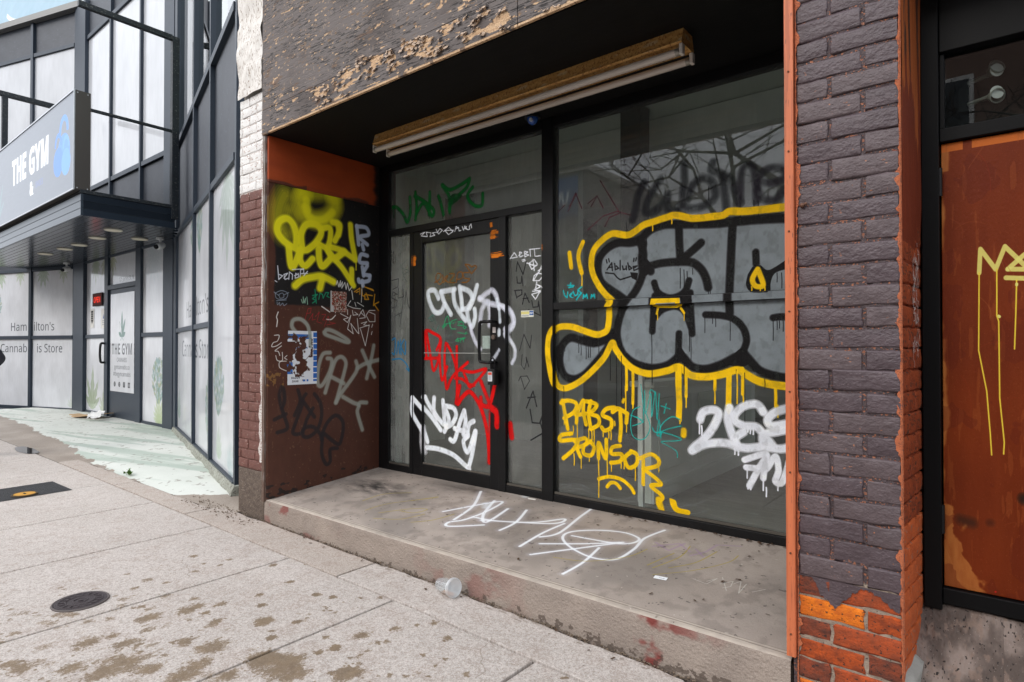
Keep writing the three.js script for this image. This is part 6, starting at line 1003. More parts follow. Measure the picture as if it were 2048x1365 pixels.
// left splayed wall
{ const w = wallFrame(-14.35, -1.577, 0.311), G = w.bar, top = 7.9; G(-1.44, -1.36, -0.16, top, 0.05); G(-2.9, -2.8, -0.16, top, 0.05); G(-0.1, -0.0, -0.16, top, 0.03);
  for (const [a, b, q] of [[-0.101, -1.359, 0], [-1.441, -2.799, 1]]) { G(a, b, -0.16, -0.09, 0.03, navy, 'sill'); G(a, b, 1.3, 1.37, 0.04, navy, 'transom'); G(a, b, 2.7, 2.77, 0.04, navy, 'transom'); G(a, b, 7.17, 7.25, 0.04, navy, 'transom'); w.sheet('spandrel_panel', a, b, 7.251, 7.9, spandrel, null, -0.01); w.sheet('pale_upper_pane', a, b, 3.0, 7.169, film(Math.abs(a - b) * 0.5, 2.08, 166)); w.sheet('spandrel_panel', a, b, 2.771, 2.999, spandrel, null, -0.01);
    w.sheet('window_film', a, b, 1.371, 2.699, film(1.3, 1.33, (x, W, H, k) => { leafFan(x, W * 0.25, -5, H * 0.32, 6, Math.PI, '#93a58a', 0.7); leafFan(x, W * 0.75, -5, H * 0.25, 5, Math.PI, '#9dac8e', 0.6); if (q) bud(x, W * 0.12, H * 0.8, W * 0.16, H * 0.55); text(x, q ? 'Ham' : "ilton's", q ? W * 0.72 : W * 0.28, H * 0.86, k * 0.24, { sx: 1.05 }); }));
    w.sheet('window_film', a, b, -0.089, 1.299, film(1.3, 1.39, (x, W, H, k) => { text(x, q ? 'Cannab' : 'is Store', q ? W * 0.6 : W * 0.42, H * 0.14, k * 0.24, { sx: 1.05 }); leafFan(x, q ? W * 0.1 : W * 0.95, H * 0.99, H * 0.18, 5, 0, '#a9b7a4', 0.4); })); }
  w.put('coping', bx(-3.0, 0.2, 7.9, 8.02, -0.2, 0.12), mat({ color: 0x8a8a88, roughness: 0.6 })); }
part(gym, 'building_core', bx(-17.2, -5.0, -0.3, 7.88, -6, -2.6), mat({ color: 0x2c3036 }));
part(gym, 'roof_slab', bx(-17.2, -5.0, 7.75, 7.88, -2.6, -1.72), mat({ color: 0x2c3036 }));

// canopy over the entrance
const can = thing('entrance_canopy', 'dark slatted canopy projecting over the splayed entrance', 'canopy');
const slatM = [0x2a333d, 0x323c47, 0x252d36].map((c) => mat({ color: c, roughness: 0.18, metalness: 0.5 })), CX = -8.85;
for (let k = 0; k < 17; k++) { const z = -0.13 - k * 0.0855; part(can, 'soffit_slat', rb(-15.8, CX - 0.03 - Math.max(0, (-z - 1.18) * 2.7), 2.77 + rr(0, 0.002), 2.79, z - 0.081, z, 0.003), slatM[k % 3]); }
for (let k = 0; k < 3; k++) part(can, 'side_board', rb(CX - 0.03, CX, 2.768 + k * 0.092, 2.856 + k * 0.092, -1.2, -0.13, 0.003), slatM[(k + 1) % 3]);
for (let k = 0; k < 3; k++) part(can, 'front_board', rb(-15.8, CX - 0.0, 2.768 + k * 0.092, 2.856 + k * 0.092, -0.129, -0.1, 0.003), mat({ color: 0x39434d, roughness: 0.3, metalness: 0.4 }));
part(can, 'roof_deck', bx(-15.8, CX, 3.05, 3.09, -1.2, -0.1), mat({ color: 0x1b1d20 }));
const fm = mat({ map: rep(coat([40, 48, 54], [28, 32, 36], 0.72, [120, 118, 110], 0.999), 1), roughness: 0.5, metalness: 0.3 });
part(can, 'frame_post', rb(CX - 0.06, CX + 0.02, 2.9, 5.42, -1.24, -1.15, 0.004), fm); part(can, 'frame_beam', rb(CX - 0.04, CX + 0.02, 5.36, 5.43, -1.149, -0.06, 0.004), fm); part(can, 'frame_rail', rb(CX - 0.03, CX + 0.005, 4.09, 4.125, -1.149, -0.2, 0.003), fm);
part(can, 'frame_beam', rb(-13.05, -12.97, 5.35, 5.43, -1.3, -0.05, 0.004), fm); part(can, 'frame_post', rb(-13.05, -12.97, 3.09, 5.349, -0.2, -0.12, 0.004), fm);
part(can, 'edge_angle', rb(CX - 0.05, CX + 0.01, 3.045, 3.088, -1.2, -0.09, 0.003), fm);
for (const [x, z] of [[-9.62, -0.7], [-10.5, -0.77], [-11.44, -0.8], [-12.1, -0.78], [-13.0, -0.73], [-10.1, -1.2]]) { const l = part(can, 'downlight', new THREE.CylinderGeometry(0.1, 0.1, 0.012, 28).translate(x, 2.766, z), mat({ color: 0xd8d2bc, roughness: 0.5 })); part(l, 'trim_ring', new THREE.TorusGeometry(0.105, 0.01, 6, 28).rotateX(Math.PI / 2).translate(x, 2.765, z), mat({ color: 0xb8b4a8 })); }
{ // sign box
  const s = thing('sign_box', 'grey sign box reading THE GYM with blue kettlebells above the canopy', 'sign');
  const W = 5.2, H = 1.23, k = 300, c = canvas(W * k, Math.round(H * k)), x = c.getContext('2d'); x.fillStyle = '#777f8b'; x.fillRect(0, 0, c.width, c.height);
  for (let q = 0; q < 5000; q++) { x.globalAlpha = 0.05; x.fillStyle = rnd() > 0.5 ? '#8d95a0' : '#646c78'; x.fillRect(rnd() * c.width, rnd() * c.height, rr(5, 60), rr(2, 10)); } x.globalAlpha = 1;
  const X = (v) => (v + 14.05) * k, Y = (v) => (4.31 - v) * k;
  text(x, 'THE GYM', X(-10.87), Y(3.79), 0.52 * k, { w: 'bold', col: '#f4f6f8', sx: 0.86, st: 0.022 * k }); text(x, '&', X(-10.75), Y(3.4), 0.25 * k, { w: 'bold', col: '#f4f6f8', st: 0.02 * k }); text(x, 'SHOES', X(-10.36), Y(3.41), 0.12 * k, { w: 'bold', col: '#6a7ab0' });
  leafFan(x, X(-12.7), Y(3.2), 0.8 * k, 5, 0, '#6d8f94', 0.6);
  const kb = (cx, cy, s, col) => { x.fillStyle = col; x.strokeStyle = col; x.beginPath(); x.ellipse(cx, cy, 0.2 * s, 0.19 * s, 0, 0, 7); x.fill(); x.lineWidth = 0.06 * s; x.beginPath(); x.ellipse(cx, cy - 0.22 * s, 0.12 * s, 0.13 * s, 0, Math.PI * 0.95, Math.PI * 2.05); x.stroke(); };
  kb(X(-9.27), Y(3.62), k * 1.25, '#4b93ea'); kb(X(-9.5), Y(3.53), k, '#3f86e0'); kb(X(-9.18), Y(3.48), k * 0.9, '#5aa2f2');
  part(s, 'face', (() => { const g = new THREE.PlaneGeometry(W, H).translate(-11.45, 3.695, -0.0295); return g; })(), phys({ map: texOf(c), roughness: 0.3 })).userData.label = 'grey sign face with white lettering';
  part(s, 'case', bx(-14.05, CX, 3.08, 4.31, -0.2, -0.03), mat({ color: 0x4a4642, roughness: 0.45, metalness: 0.4 }));
  const tm = mat({ color: 0xb9bcc0, roughness: 0.35, metalness: 0.6 }); part(s, 'face_trim', bx(-14.05, CX + 0.002, 4.3, 4.318, -0.034, -0.02), tm); part(s, 'face_trim', bx(-14.05, CX + 0.002, 3.075, 3.093, -0.034, -0.02), tm); part(s, 'face_trim', bx(CX - 0.012, CX + 0.003, 3.0935, 4.2995, -0.034, -0.02), tm);
  for (const y of [3.1, 4.28]) for (const z of [-0.06, -0.17]) part(s, 'rivet', new THREE.SphereGeometry(0.009, 6, 5).translate(CX + 0.001, y, z), tm); }
function cctv(x, y, z, ry, label) { const t = thing('security_camera', label, 'camera', 'security cameras under the canopy'); t.position.set(x, y, z); t.rotation.y = ry; const m = mat({ color: 0xd6d8d8, roughness: 0.35 }); part(t, 'base', new THREE.CylinderGeometry(0.05, 0.055, 0.03, 20).translate(0, -0.015, 0), m); part(t, 'arm', bar([0, -0.03, 0], [0.03, -0.09, 0.02], 0.018), m); const h = part(t, 'housing', new THREE.CapsuleGeometry(0.05, 0.07, 6, 16).rotateX(Math.PI / 2).rotateX(0.35).translate(0.03, -0.13, 0.03), m); part(h, 'lens', new THREE.CylinderGeometry(0.032, 0.034, 0.02, 16).rotateX(Math.PI / 2).rotateX(0.35).translate(0.03, -0.158, 0.112), mat({ color: 0x111214, roughness: 0.15 })); }
cctv(-9.72, 2.765, -1.34, 0.5, 'white bullet camera under the canopy beside the right post'); cctv(-14.0, 2.765, -1.3, 0.5, 'small camera under the canopy at its far dark corner');
{ const t = thing('open_sign', 'red glowing OPEN sign behind the store window', 'sign'); const c = canvas(256, 110), x = c.getContext('2d'); x.fillStyle = '#3a1512'; x.fillRect(0, 0, 256, 110); text(x, 'OPEN', 128, 58, 78, { w: 'bold', col: '#ff3a24', sx: 0.95 }); const tx = texOf(c); part(t, 'panel', new THREE.BoxGeometry(0.5, 0.24, 0.02).translate(-13.07, 2.02, -1.545), mat({ color: 0x221a1a })); part(t, 'letters', new THREE.PlaneGeometry(0.47, 0.21).translate(-13.07, 2.02, -1.533), mat({ map: tx, emissive: 0xffffff, emissiveMap: tx, emissiveIntensity: 0.35 })); const l = new THREE.PointLight(0xff4020, 0.004); l.position.set(-13.07, 2.02, -1.48); t.add(l); }
function notice(x, y, w, h, draw, label) { const c = canvas(128, Math.round(128 * h / w)), q = c.getContext('2d'); q.fillStyle = '#e2e2de'; q.fillRect(0, 0, 128, c.height); draw(q, 128, c.height); one('paper_notice', new THREE.BoxGeometry(w, h, 0.003).translate(x, y, -1.567), mat({ map: texOf(c) }), label, 'notice'); }
notice(-13.44, 1.68, 0.2, 0.36, (q, W, H) => { q.fillStyle = '#26262a'; q.beginPath(); q.moveTo(W * 0.2, H * 0.1); q.lineTo(W * 0.8, H * 0.1); q.lineTo(W * 0.8, H * 0.6); q.lineTo(W * 0.5, H * 0.8); q.lineTo(W * 0.2, H * 0.6); q.fill(); q.fillStyle = '#c9c9c4'; for (let k = 0; k < 4; k++) q.fillRect(W * 0.3, H * (0.2 + k * 0.11), W * 0.4, H * 0.04); }, 'notice with a black shield on the store window');
notice(-12.83, 1.66, 0.24, 0.36, (q, W, H) => { q.fillStyle = '#5468a8'; q.beginPath(); q.moveTo(W * 0.5, H * 0.25); q.lineTo(W * 0.62, H * 0.5); q.lineTo(W * 0.38, H * 0.5); q.fill(); q.fillStyle = '#9aa0aa'; for (let k = 0; k < 3; k++) q.fillRect(W * 0.2, H * (0.6 + k * 0.1), W * 0.6, H * 0.03); }, 'white notice with a small blue emblem on the store window');
// wall with a pale blue mural behind the store roof
{ const c = canvas(1024, 512), x = c.getContext('2d'); x.fillStyle = '#a3bccb'; x.fillRect(0, 0, 1024, 512); seed = 12; for (let k = 0; k < 4000; k++) { x.globalAlpha = 0.06; x.fillStyle = rnd() > 0.5 ? '#c2d2dc' : '#8ba6b6'; x.fillRect(rnd() * 1024, rnd() * 512, rr(6, 40), rr(3, 20)); } x.globalAlpha = 0.95; x.strokeStyle = '#eef2f4'; x.lineWidth = 7; x.lineCap = 'round'; for (let k = 0; k < 16; k++) { x.beginPath(); let a = rr(0, 1024), b = rr(0, 512); x.moveTo(a, b); x.bezierCurveTo(a + rr(-150, 150), b + rr(-120, 120), a + rr(-150, 150), b + rr(-120, 120), a + rr(-200, 200), b + rr(-160, 160)); x.stroke(); } x.fillStyle = '#e9eef0'; for (let k = 0; k < 6; k++) { x.beginPath(); x.ellipse(rr(0, 1024), rr(0, 512), rr(30, 90), rr(20, 60), rnd() * 3, 0, 7); x.fill(); }
  const t = thing('mural_building', 'pale blue mural wall rising behind the store roof', 'building'); part(t, 'wall', bx(-60, -20, -0.36, 24, -9, -6.1), mat({ color: 0x9fb4c0 })); part(t, 'mural', new THREE.PlaneGeometry(40, 16).translate(-40, 16, -6.09), mat({ map: texOf(c) })).userData.label = 'pale blue mural with loose white lines'; }
// ---------------------------------------------------------------- small things of the shopfront
{ const t = thing('strip_light', 'rusty twin tube strip light under the black soffit', 'lamp'); t.position.set(0, 0, 0);
  const rustT = texOf(pixels(1024, 128, (u, v, i, j) => { const n = fbm(i / 40, j / 14, 5), m = fbm(i / 8, j / 8, 3); let c = mix3([214, 170, 102], [168, 118, 56], n); c = mix3(c, [196, 176, 140], sstep(0.6, 0.75, fbm(i / 90 + 8, j / 30, 4)) * 0.7); c = mix3(c, [120, 70, 30], sstep(0.58, 0.72, m) * 0.7); return c; }), true, true); rustT.repeat.set(1.2, 7); const rm = mat({ map: rustT, roughness: 0.75, bumpMap: rep(grainBump, 0.2), bumpScale: 0.001 }), wm = mat({ color: 0xd6cfc4, roughness: 0.4 }), tubeT = texOf(pixels(1024, 32, (u, v, i, j) => { let c = mix3([206, 196, 186], [186, 174, 160], fbm(i / 60, j / 6, 3)); if (u > 0.42 && u < 0.96 && hash(i >> 2, (j >> 3) + 7) > 0.72 && j > 8 && j < 22) c = mix3(c, [90, 80, 72], 0.5); return c; }));
  const s = new THREE.Shape(); s.moveTo(-0.055, 0.085); s.lineTo(0.055, 0.085); s.lineTo(0.07, 0.03); s.lineTo(0.078, 0.014); s.lineTo(0.07, 0.006); s.lineTo(-0.07, 0.006); s.lineTo(-0.078, 0.014); s.lineTo(-0.07, 0.03); s.closePath();
  const L = 2.4, g = new THREE.ExtrudeGeometry(s, { depth: L, bevelEnabled: false }).rotateY(Math.PI / 2).translate(-3.61, 2.624, -0.55); uvm(g); part(t, 'housing', g, rm);
  for (const z of [-0.487, -0.613]) { const o = part(t, 'tube', new THREE.CylinderGeometry(0.019, 0.019, L - 0.06, 16).rotateZ(Math.PI / 2).translate(-2.41, 2.592, z), phys({ map: tubeT, roughness: 0.25, clearcoat: 0.4 })); for (const x of [-3.585, -1.235]) { part(o, 'end_cap', new THREE.CylinderGeometry(0.0195, 0.0195, 0.02, 14).rotateZ(Math.PI / 2).translate(x, 2.592, z), mat({ color: 0x9a948a, metalness: 0.6, roughness: 0.4 })); part(t, 'lampholder', rb(x + (x < -2 ? -0.022 : 0.011), x + (x < -2 ? -0.011 : 0.03), 2.572, 2.627, z - 0.016, z + 0.016, 0.004), wm); } } }
{ const t = thing('dome_camera', 'small blue tinted dome camera under the soffit by the mullion', 'camera'); t.position.set(-2.47, HC, -0.93); part(t, 'base', new THREE.CylinderGeometry(0.05, 0.055, 0.022, 24).translate(0, -0.011, 0), mat({ color: 0x1a1c20, roughness: 0.5 })); part(t, 'dome', new THREE.SphereGeometry(0.04, 24, 12, 0, 6.2832, Math.PI / 2, Math.PI / 2).scale(1, 1.1, 1).translate(0, -0.022, 0), phys({ color: 0x1d4a96, roughness: 0.12, clearcoat: 1 })); part(t, 'lens', new THREE.CylinderGeometry(0.012, 0.012, 0.01, 14).rotateX(Math.PI / 2).translate(0.012, -0.042, 0.036), mat({ color: 0xb4bcc4, roughness: 0.3 })); }
{ const t = thing('key_lockbox', 'black key lockbox hanging from the door pull handle', 'lockbox'); const m = mat({ color: 0x131313, roughness: 0.4 }); t.position.set(-2.868, 0.915, -0.978);
  part(t, 'body', new RoundedBoxGeometry(0.068, 0.115, 0.05, 3, 0.008).translate(0, 0, 0), m); part(t, 'shackle', tube([[-0.016, 0.05, 0], [-0.02, 0.1, 0], [-0.014, 0.13, 0.006], [0.0, 0.138, 0.006], [0.014, 0.13, 0.006], [0.018, 0.1, 0], [0.016, 0.05, 0]], 0.006, 30, 8), mat({ color: 0x2a2a2c, roughness: 0.3, metalness: 0.7 }));
  const c = canvas(96, 160), x = c.getContext('2d'); x.fillStyle = '#c9ccd0'; x.fillRect(0, 0, 96, 160); x.fillStyle = '#c8442c'; x.fillRect(8, 10, 80, 44); x.fillStyle = '#7f8690'; for (let k = 0; k < 5; k++) x.fillRect(12, 66 + k * 16, 60, 6); part(t, 'label', new THREE.BoxGeometry(0.042, 0.07, 0.001).translate(-0.006, 0.004, 0.0257), mat({ map: texOf(c) })); }
one('paper_notice', new THREE.BoxGeometry(0.1, 0.098, 0.001).translate(-2.996, 1.168, GZ - 0.004), mat({ color: 0xdfeae8 }), 'blank white paper behind the door glass beside the handle', 'notice');
{ const c = canvas(256, 112), x = c.getContext('2d'); x.fillStyle = '#d6d8cc'; x.fillRect(0, 0, 256, 112); x.fillStyle = '#d8cf86'; x.fillRect(0, 18, 170, 44); x.fillStyle = '#2d5a9a'; x.fillRect(172, 8, 80, 72); x.fillStyle = '#e8ecf0'; x.font = 'bold 44px sans-serif'; x.fillText('ADT', 174, 60); x.fillStyle = '#6a727a'; for (let k = 0; k < 2; k++) x.fillRect(10, 76 + k * 14, 150, 6); one('alarm_sticker', new THREE.BoxGeometry(0.112, 0.048, 0.001).translate(-2.612, 1.368, GZ + 0.005), mat({ map: texOf(c) }), 'small cream and blue alarm sticker on the pane right of the door', 'sticker'); }
{ // torn poster remains and stickers on the side wall
  const c = canvas(512, 800), x = c.getContext('2d'), im = x.createImageData(512, 800); for (let j = 0; j < 800; j++) for (let i = 0; i < 512; i++) { const u = i / 512, v = j / 800, k = (j * 512 + i) * 4; const torn = fbm(u * 7 + 2, v * 10, 4) + 0.35 * Math.exp(-(((u - 0.36) / 0.2) ** 2 + ((v - 0.27) / 0.14) ** 2)) + 0.3 * Math.exp(-(((u - 0.5) / 0.16) ** 2 + ((v - 0.7) / 0.2) ** 2)) - (v > 0.86 ? 0.25 : 0) - (u > 0.86 ? 0.25 : 0) - (v < 0.1 ? 0.1 : 0); let a = torn > 0.57 ? 0 : 255; if (u < 0.03 + 0.25 * fbm(v * 8, 3, 3) * (v > 0.2 && v < 0.62 ? 1.6 : 0.2)) a = 0; let q = [222, 226, 230]; if ((u > 0.88 && v < 0.95 && (v * 9) % 1 > 0.18) || (v > 0.06 && v < 0.15 && u < 0.8) || (v > 0.58 && v < 0.8 && u < 0.22)) q = [44, 104, 184]; if (torn > 0.53) q = mix3(q, [150, 140, 130], 0.5); im.data[k] = q[0]; im.data[k + 1] = q[1]; im.data[k + 2] = q[2]; im.data[k + 3] = a; } x.putImageData(im, 0, 0);
  x.globalCompositeOperation = 'source-atop'; x.fillStyle = '#d8782a'; x.fillRect(210, 100, 50, 30); x.fillStyle = '#17181c'; x.font = 'bold 44px sans-serif'; x.fillText('RADDY', 90, 715); x.fillText('SHAK', 100, 765); x.fillStyle = '#2c68b8'; x.fillRect(280, 728, 40, 30); x.fillRect(340, 728, 30, 30); x.font = 'bold 60px sans-serif'; x.fillText('coleman', 110, 270); 
  const st = (col, w, pts) => { x.strokeStyle = col; x.lineWidth = w; x.lineCap = 'round'; x.beginPath(); pts.forEach(([a, b], k) => x[k ? 'lineTo' : 'moveTo'](a, b)); x.stroke(); }; x.globalAlpha = 0.85; st('#9aa096', 56, [[390, 0], [400, 120], [400, 230]]); st('#4a3a30', 8, [[330, 430], [420, 330], [470, 280]]); x.globalAlpha = 1;
  const g = new THREE.PlaneGeometry(0.27, 0.415, 10, 14), p = g.attributes.position; seed = 3; for (let i = 0; i < p.count; i++) p.setZ(i, 0.002 + 0.003 * rnd()); g.computeVertexNormals(); g.rotateY(Math.PI / 2).translate(XL, 1.05, -0.278); one('torn_poster', g, mat({ map: texOf(c), alphaTest: 0.5, side: THREE.DoubleSide }), 'torn white and blue poster remains on the brown side wall', 'poster'); }
{ const c = pixels(200, 200, (u, v, i, j) => { const n = fbm(i / 14, j / 14, 4), m = fbm(i / 5, j / 9, 3); let q = mix3([70, 36, 22], [150, 78, 40], n); if (m > 0.58) q = [206, 196, 186]; if (n > 0.66) q = [160, 30, 24]; if (u < 0.08 || (u < 0.2 && v > 0.7)) q = [190, 190, 186]; return q; }); const g = new THREE.PlaneGeometry(0.155, 0.17).rotateX(0).rotateY(Math.PI / 2).translate(XL + 0.003, 1.505, -0.615); one('graffiti_sticker', g, mat({ map: texOf(c), roughness: 0.4 }), 'scratched brown and red sticker on the black painted panel', 'sticker'); }
one('paper_label', new THREE.BoxGeometry(0.062, 0.001, 0.03).rotateX(0.08).rotateY(0.15).translate(-1.27, 0.031, -0.35), (() => { const c = canvas(128, 64), x = c.getContext('2d'); x.fillStyle = '#eef0f2'; x.fillRect(0, 0, 128, 64); x.strokeStyle = '#50525a'; x.lineWidth = 3; x.beginPath(); x.moveTo(50, 36); for (let k = 0; k < 7; k++) x.lineTo(56 + k * 8, 28 + (k % 2) * 16); x.stroke(); return mat({ map: texOf(c) }); })(), 'small white scribbled label lying on the step', 'paper');
one('cigarette_butt', new THREE.CylinderGeometry(0.004, 0.004, 0.06, 8).rotateZ(Math.PI / 2).rotateY(0.1).translate(-2.52, 0.085, -0.985), mat({ color: 0xe6e2da }), 'white cigarette butt by the window frame on the step', 'litter');
{ // empty clear plastic cup
  const t = thing('plastic_cup', 'empty clear plastic cup lying against the step', 'cup'); const pm = phys({ color: 0xf2f6f8, transmission: 0.82, thickness: 0, roughness: 0.12, ior: 1.5, side: THREE.DoubleSide });
  const pr = [[0.001, 0], [0.028, 0], [0.031, 0.004], [0.034, 0.03], [0.0365, 0.033], [0.04, 0.085], [0.043, 0.09], [0.046, 0.12], [0.048, 0.122], [0.048, 0.127]].map((p) => new THREE.Vector2(...p));
  const h = t; h.rotation.set(0, -0.16, -Math.PI / 2 + 0.12, 'YXZ'); h.position.set(-2.335, gy(-2.3) + 0.037, 0.075); part(h, 'cup_wall', new THREE.LatheGeometry(pr, 40), pm);
  part(h, 'lid', new THREE.LatheGeometry([[0.05, 0.122], [0.051, 0.13], [0.047, 0.136], [0.041, 0.137], [0.039, 0.133], [0.014, 0.132], [0.012, 0.135], [0.001, 0.134]].map((p) => new THREE.Vector2(...p)), 40), phys({ color: 0xf0f3f5, transmission: 0.6, thickness: 0, roughness: 0.2, side: THREE.DoubleSide }));
  const c = canvas(256, 128), x = c.getContext('2d'); x.fillStyle = '#5a6672'; for (const q of [20, 60, 100]) x.fillRect(q, 70, 26, 34); x.fillStyle = '#d88a5a'; x.fillRect(150, 60, 90, 26); const lg = new THREE.CylinderGeometry(0.0415, 0.0355, 0.05, 32, 1, true, 2.2, 2.2).translate(0, 0.058, 0); part(h, 'print', lg, mat({ map: texOf(c), transparent: true, side: THREE.DoubleSide }));
  part(h, 'drink_residue', new THREE.CylinderGeometry(0.042, 0.033, 0.085, 20, 1, true, 0.9, 1.1).translate(0, 0.07, 0).scale(0.975, 1, 0.975), phys({ color: 0xd9a27a, transmission: 0.5, thickness: 0, roughness: 0.3, side: THREE.DoubleSide })); }
{ const g = new THREE.BoxGeometry(0.85, 0.012, 0.34, 16, 1, 6), p = g.attributes.position; for (let i = 0; i < p.count; i++) { const x = p.getX(i); p.setY(i, p.getY(i) + 0.02 + 0.16 * Math.max(0, x) * Math.max(0, x) * 2 + 0.01 * Math.sin(x * 9)); p.setZ(i, p.getZ(i) * (x < -0.25 ? 0.5 : 1)); } g.computeVertexNormals(); one('cardboard_sheet', g.rotateY(0.25).translate(-12.6, gy(-12.6) + 0.03, -1.28), mat({ color: 0xb79a76 }), 'warped sheet of cardboard lying by the store door', 'cardboard'); 
  const b = new THREE.PlaneGeometry(0.22, 0.2, 6, 6), q = b.attributes.position; seed = 8; for (let i = 0; i < q.count; i++) q.setZ(i, rr(0, 0.05)); b.computeVertexNormals(); one('crumpled_paper', b.rotateX(-1.1).rotateY(0.6).translate(-11.95, gy(-12) + 0.1, -1.2), mat({ color: 0xe2e2e0, side: THREE.DoubleSide }), 'crumpled white paper beside the cardboard sheet', 'litter'); }
{ seed = 21; const t = thing('weed', 'small green weed growing at the edge of the painted forecourt', 'weed'); t.position.set(-6.75, gy(-6.7) + 0.01, 0.06); t.scale.setScalar(0.7); const m = mat({ color: 0x4a6a28, side: THREE.DoubleSide }); for (let k = 0; k < 22; k++) { const L = rr(0.04, 0.1), g = new THREE.PlaneGeometry(0.022, L, 2, 4).translate(0, L / 2, 0), p = g.attributes.position; for (let i = 0; i < p.count; i++) { const y = p.getY(i) / L; p.setX(i, p.getX(i) * Math.sin(Math.PI * (0.15 + 0.85 * y))); p.setZ(i, y * y * L * 0.7); } g.computeVertexNormals(); part(t, 'leaf', g.rotateX(rr(0, 0.5)).rotateY(rnd() * 6.28).translate(rr(-0.09, 0.09), 0, rr(-0.03, 0.03)), m); } }

// ---------------------------------------------------------------- passer-by at the left edge: dark jacket
function bodyField(res, size, c, bones, k = 0.05) { const mc = new MarchingCubes(res, new THREE.MeshBasicMaterial(), false, false, 200000); mc.isolation = 0; const h = size / 2;
  for (let z = 0; z < res; z++) for (let y = 0; y < res; y++) for (let x = 0; x < res; x++) { const P = [c[0] + (x - res / 2) / (res / 2) * h, c[1] + (y - res / 2) / (res / 2) * h, c[2] + (z - res / 2) / (res / 2) * h]; let d = 9; for (const [a, b, ra2, rb2] of bones) { const ab = [b[0] - a[0], b[1] - a[1], b[2] - a[2]], ap = [P[0] - a[0], P[1] - a[1], P[2] - a[2]], l = ab[0] ** 2 + ab[1] ** 2 + ab[2] ** 2 || 1e-9, t = clamp((ap[0] * ab[0] + ap[1] * ab[1] + ap[2] * ab[2]) / l); const q = Math.hypot(ap[0] - ab[0] * t, ap[1] - ab[1] * t, ap[2] - ab[2] * t) - lerp(ra2, rb2, t); const hh = clamp(0.5 + 0.5 * (d - q) / k); d = lerp(d, q, hh) - k * hh * (1 - hh); } mc.field[x + y * res + z * res * res] = -d; }
  mc.update(); const n = mc.count, g = new THREE.BufferGeometry(), pos = new Float32Array(n * 3), nor = new Float32Array(n * 3); for (let i = 0; i < n; i++) { for (let a = 0; a < 3; a++) { pos[i * 3 + a] = mc.positionArray[i * 3 + a] * h + c[a]; nor[i * 3 + a] = mc.normalArray[i * 3 + a]; } } g.setAttribute('position', new THREE.BufferAttribute(pos, 3)); g.setAttribute('normal', new THREE.BufferAttribute(nor, 3)); return g; }
{ const t = thing('person', 'passer-by in a dark jacket at the left edge, hand in pocket', 'person');
  const skin = bodyField(72, 2.0, [0, 0.9, 0], [[[-0.1, 0.08, 0], [-0.1, 0.5, 0], 0.05, 0.065], [[-0.1, 0.5, 0], [-0.1, 0.92, 0], 0.065, 0.09], [[0.1, 0.08, 0.1], [0.1, 0.5, 0.06], 0.05, 0.065], [[0.1, 0.5, 0.06], [0.1, 0.92, 0], 0.065, 0.09], [[-0.1, 0.06, 0], [-0.1, 0.04, 0.14], 0.045, 0.035], [[0.1, 0.06, 0.1], [0.1, 0.04, 0.24], 0.045, 0.035], [[0, 0.95, 0], [0, 1.38, 0], 0.13, 0.14], [[0, 1.4, 0], [0, 1.56, 0.01], 0.055, 0.05], [[0, 1.62, 0.02], [0, 1.68, 0.02], 0.09, 0.1]]);
  part(t, 'body', skin, mat({ color: 0x2c2c34 }));
  const jk = bodyField(80, 1.3, [0, 1.15, 0], [[[0, 0.9, 0], [0, 1.36, 0], 0.17, 0.17], [[-0.13, 1.4, 0], [0.13, 1.4, 0], 0.08, 0.08], [[0.19, 1.38, 0], [0.29, 1.13, -0.03], 0.075, 0.065], [[0.29, 1.13, -0.03], [0.2, 0.9, 0.1], 0.065, 0.05], [[-0.19, 1.38, 0], [-0.29, 1.13, -0.03], 0.075, 0.065], [[-0.29, 1.13, -0.03], [-0.2, 0.9, 0.1], 0.065, 0.05]]);
  part(t, 'jacket', jk, mat({ color: 0x1a1822, roughness: 0.7 }));
  part(t, 'hair', new THREE.SphereGeometry(0.115, 20, 14, 0, 6.2832, 0, 1.7).scale(0.95, 1.05, 1.05).translate(0, 1.69, 0.0), mat({ color: 0x2a201a }));
  t.rotation.y = 1.2; t.position.set(-9.3, gy(-9), 0.9); }

// ---------------------------------------------------------------- across the street, seen in the window reflections
const bRow = [[-34, -22, 9, '#8a7468'], [-21.9, -12.5, 8, '#a8a49c'], [-12.4, -4.6, 5.2, '#9c8a7c'], [-4.5, 4.5, 10.5, '#7c6458'], [4.6, 16, 7, '#b0aaa2']];
bRow.forEach(([x0, x1, h, col], q) => { const b = thing('street_house', ['brown brick house opposite at far left', 'tall pale grey shop house opposite', 'low tan shop house opposite with a dark sign', 'dark brick house opposite the shop', 'pale shop house opposite at far right'][q], 'building', 'houses across the street'); const z = 15.5; part(b, 'wall', bx(x0, x1, -0.36, h, z, z + 8), mat({ color: col })); part(b, 'cornice', bx(x0 - 0.1, x1 + 0.1, h, h + 0.3, z - 0.25, z + 8), mat({ color: 0xbdb8b0 }));
  const n = Math.floor((x1 - x0) / 2.2); for (let f = 0; f < Math.floor(h / 2.9); f++) for (let k = 0; k < n; k++) { const x = x0 + (k + 0.5) * (x1 - x0) / n, y = f * 2.9 + 0.3; const w = part(b, 'window', bx(x - 0.65, x + 0.65, y, y + (f ? 1.7 : 2.1), z - 0.06, z - 0.005), mat({ color: 0xd8d6d0 })); part(w, 'pane', bx(x - 0.55, x + 0.55, y + 0.1, y + (f ? 1.6 : 2.0), z - 0.07, z - 0.061), phys({ color: 0x20262a, roughness: 0.05 })); } });
struct('far_sidewalk', bx(-40, 16, -0.36, -0.2, 12.6, 15.4), mat({ color: 0x9a958e }));
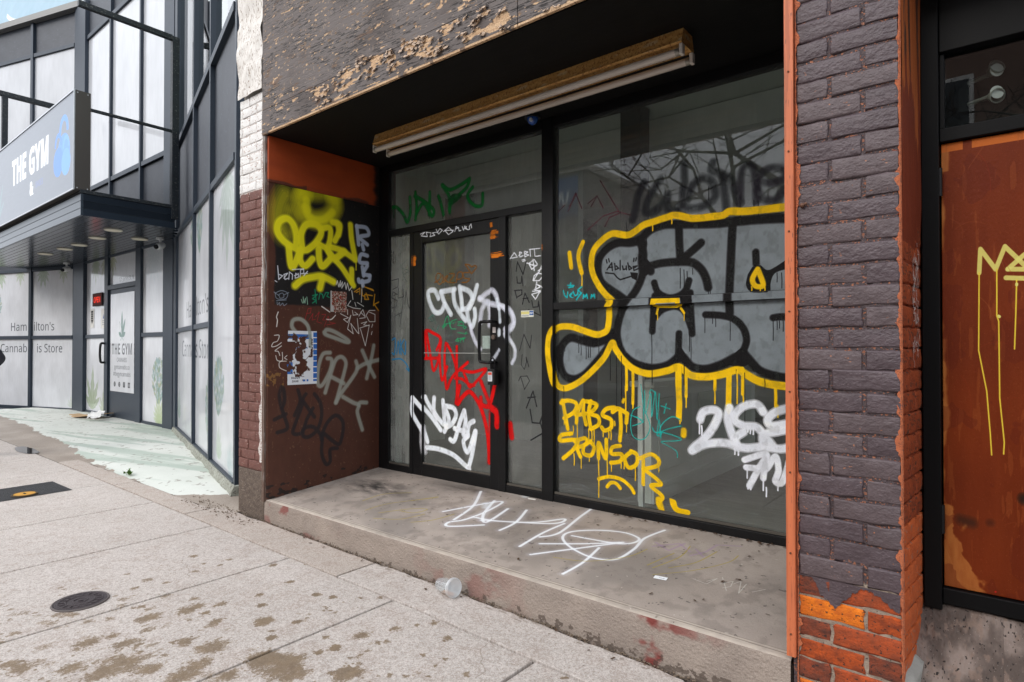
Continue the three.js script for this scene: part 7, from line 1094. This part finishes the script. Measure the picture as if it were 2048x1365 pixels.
function board(name, x, y, z, w, h, bg, fg, s, label) { const t = thing(name, label, 'sign'); const c = canvas(256, Math.round(256 * h / w)), q = c.getContext('2d'); q.fillStyle = bg; q.fillRect(0, 0, 256, c.height); text(q, s, 128, c.height * 0.55, Math.min(c.height * 0.6, 420 / s.length), { w: 'bold', col: fg }); part(t, 'face', new THREE.PlaneGeometry(w, h).rotateY(Math.PI).translate(x, y, z - 0.06), mat({ map: texOf(c) })); part(t, 'case', bx(x - w / 2, x + w / 2, y - h / 2, y + h / 2, z - 0.055, z), mat({ color: 0x333333 })); part(t, 'post', bar([x, -0.36, z - 0.02], [x, y - h / 2, z - 0.02], 0.04), mat({ color: 0x55585a })); }
board('blue_street_sign', -11.9, 6.3, 13.0, 1.4, 1.4, '#3f6aa8', '#eef2f6', 'W', 'square blue sign with a white letter across the street');
board('dark_street_sign', -8.7, 1.75, 12.9, 1.5, 0.7, '#3a3c3e', '#e8e8e6', 'BARTON', 'dark sign board reading BARTON across the street');
function bareTree(x, z, h, sd, label) { const t = thing('bare_tree', label, 'tree', 'bare trees across the street'); t.position.set(x, -0.25, z); seed = sd; const tr = [], br = [];
  const grow = (p, d, len, r, lv) => { const e = p.clone().addScaledVector(d, len); const g = new THREE.CylinderGeometry(r * 0.7, r, len, lv < 2 ? 8 : 4, 1, true); g.applyQuaternion(new THREE.Quaternion().setFromUnitVectors(new THREE.Vector3(0, 1, 0), d)); const m = p.clone().add(e).multiplyScalar(0.5); g.translate(m.x, m.y, m.z); (lv === 0 ? tr : br).push(g); if (lv > 6) return; const n = lv === 0 ? 5 : lv < 4 ? 3 : 2; for (let k = 0; k < n; k++) { const q = new THREE.Vector3(rr(-1, 1), rr(-0.55, 0.7), rr(-1, 1)).normalize(); grow(lv === 0 ? p.clone().addScaledVector(d, len * rr(0.6, 1)) : e, d.clone().lerp(q, 0.6).normalize(), len * rr(0.55, 0.85), r * 0.6, lv + 1); } };
  grow(new THREE.Vector3(), new THREE.Vector3(0.04, 1, 0).normalize(), h * 0.3, h * 0.02, 0); const m = mat({ color: 0x3a322c }); part(t, 'trunk', merge(tr), m); part(t, 'crown', merge(br), m); }
bareTree(-5.2, 11.6, 12.5, 11, 'bare tree across the street opposite the shop window'); bareTree(2.5, 12.4, 8, 12, 'bare tree across the street opposite the side entrance');

renderer.render(scene, camera);
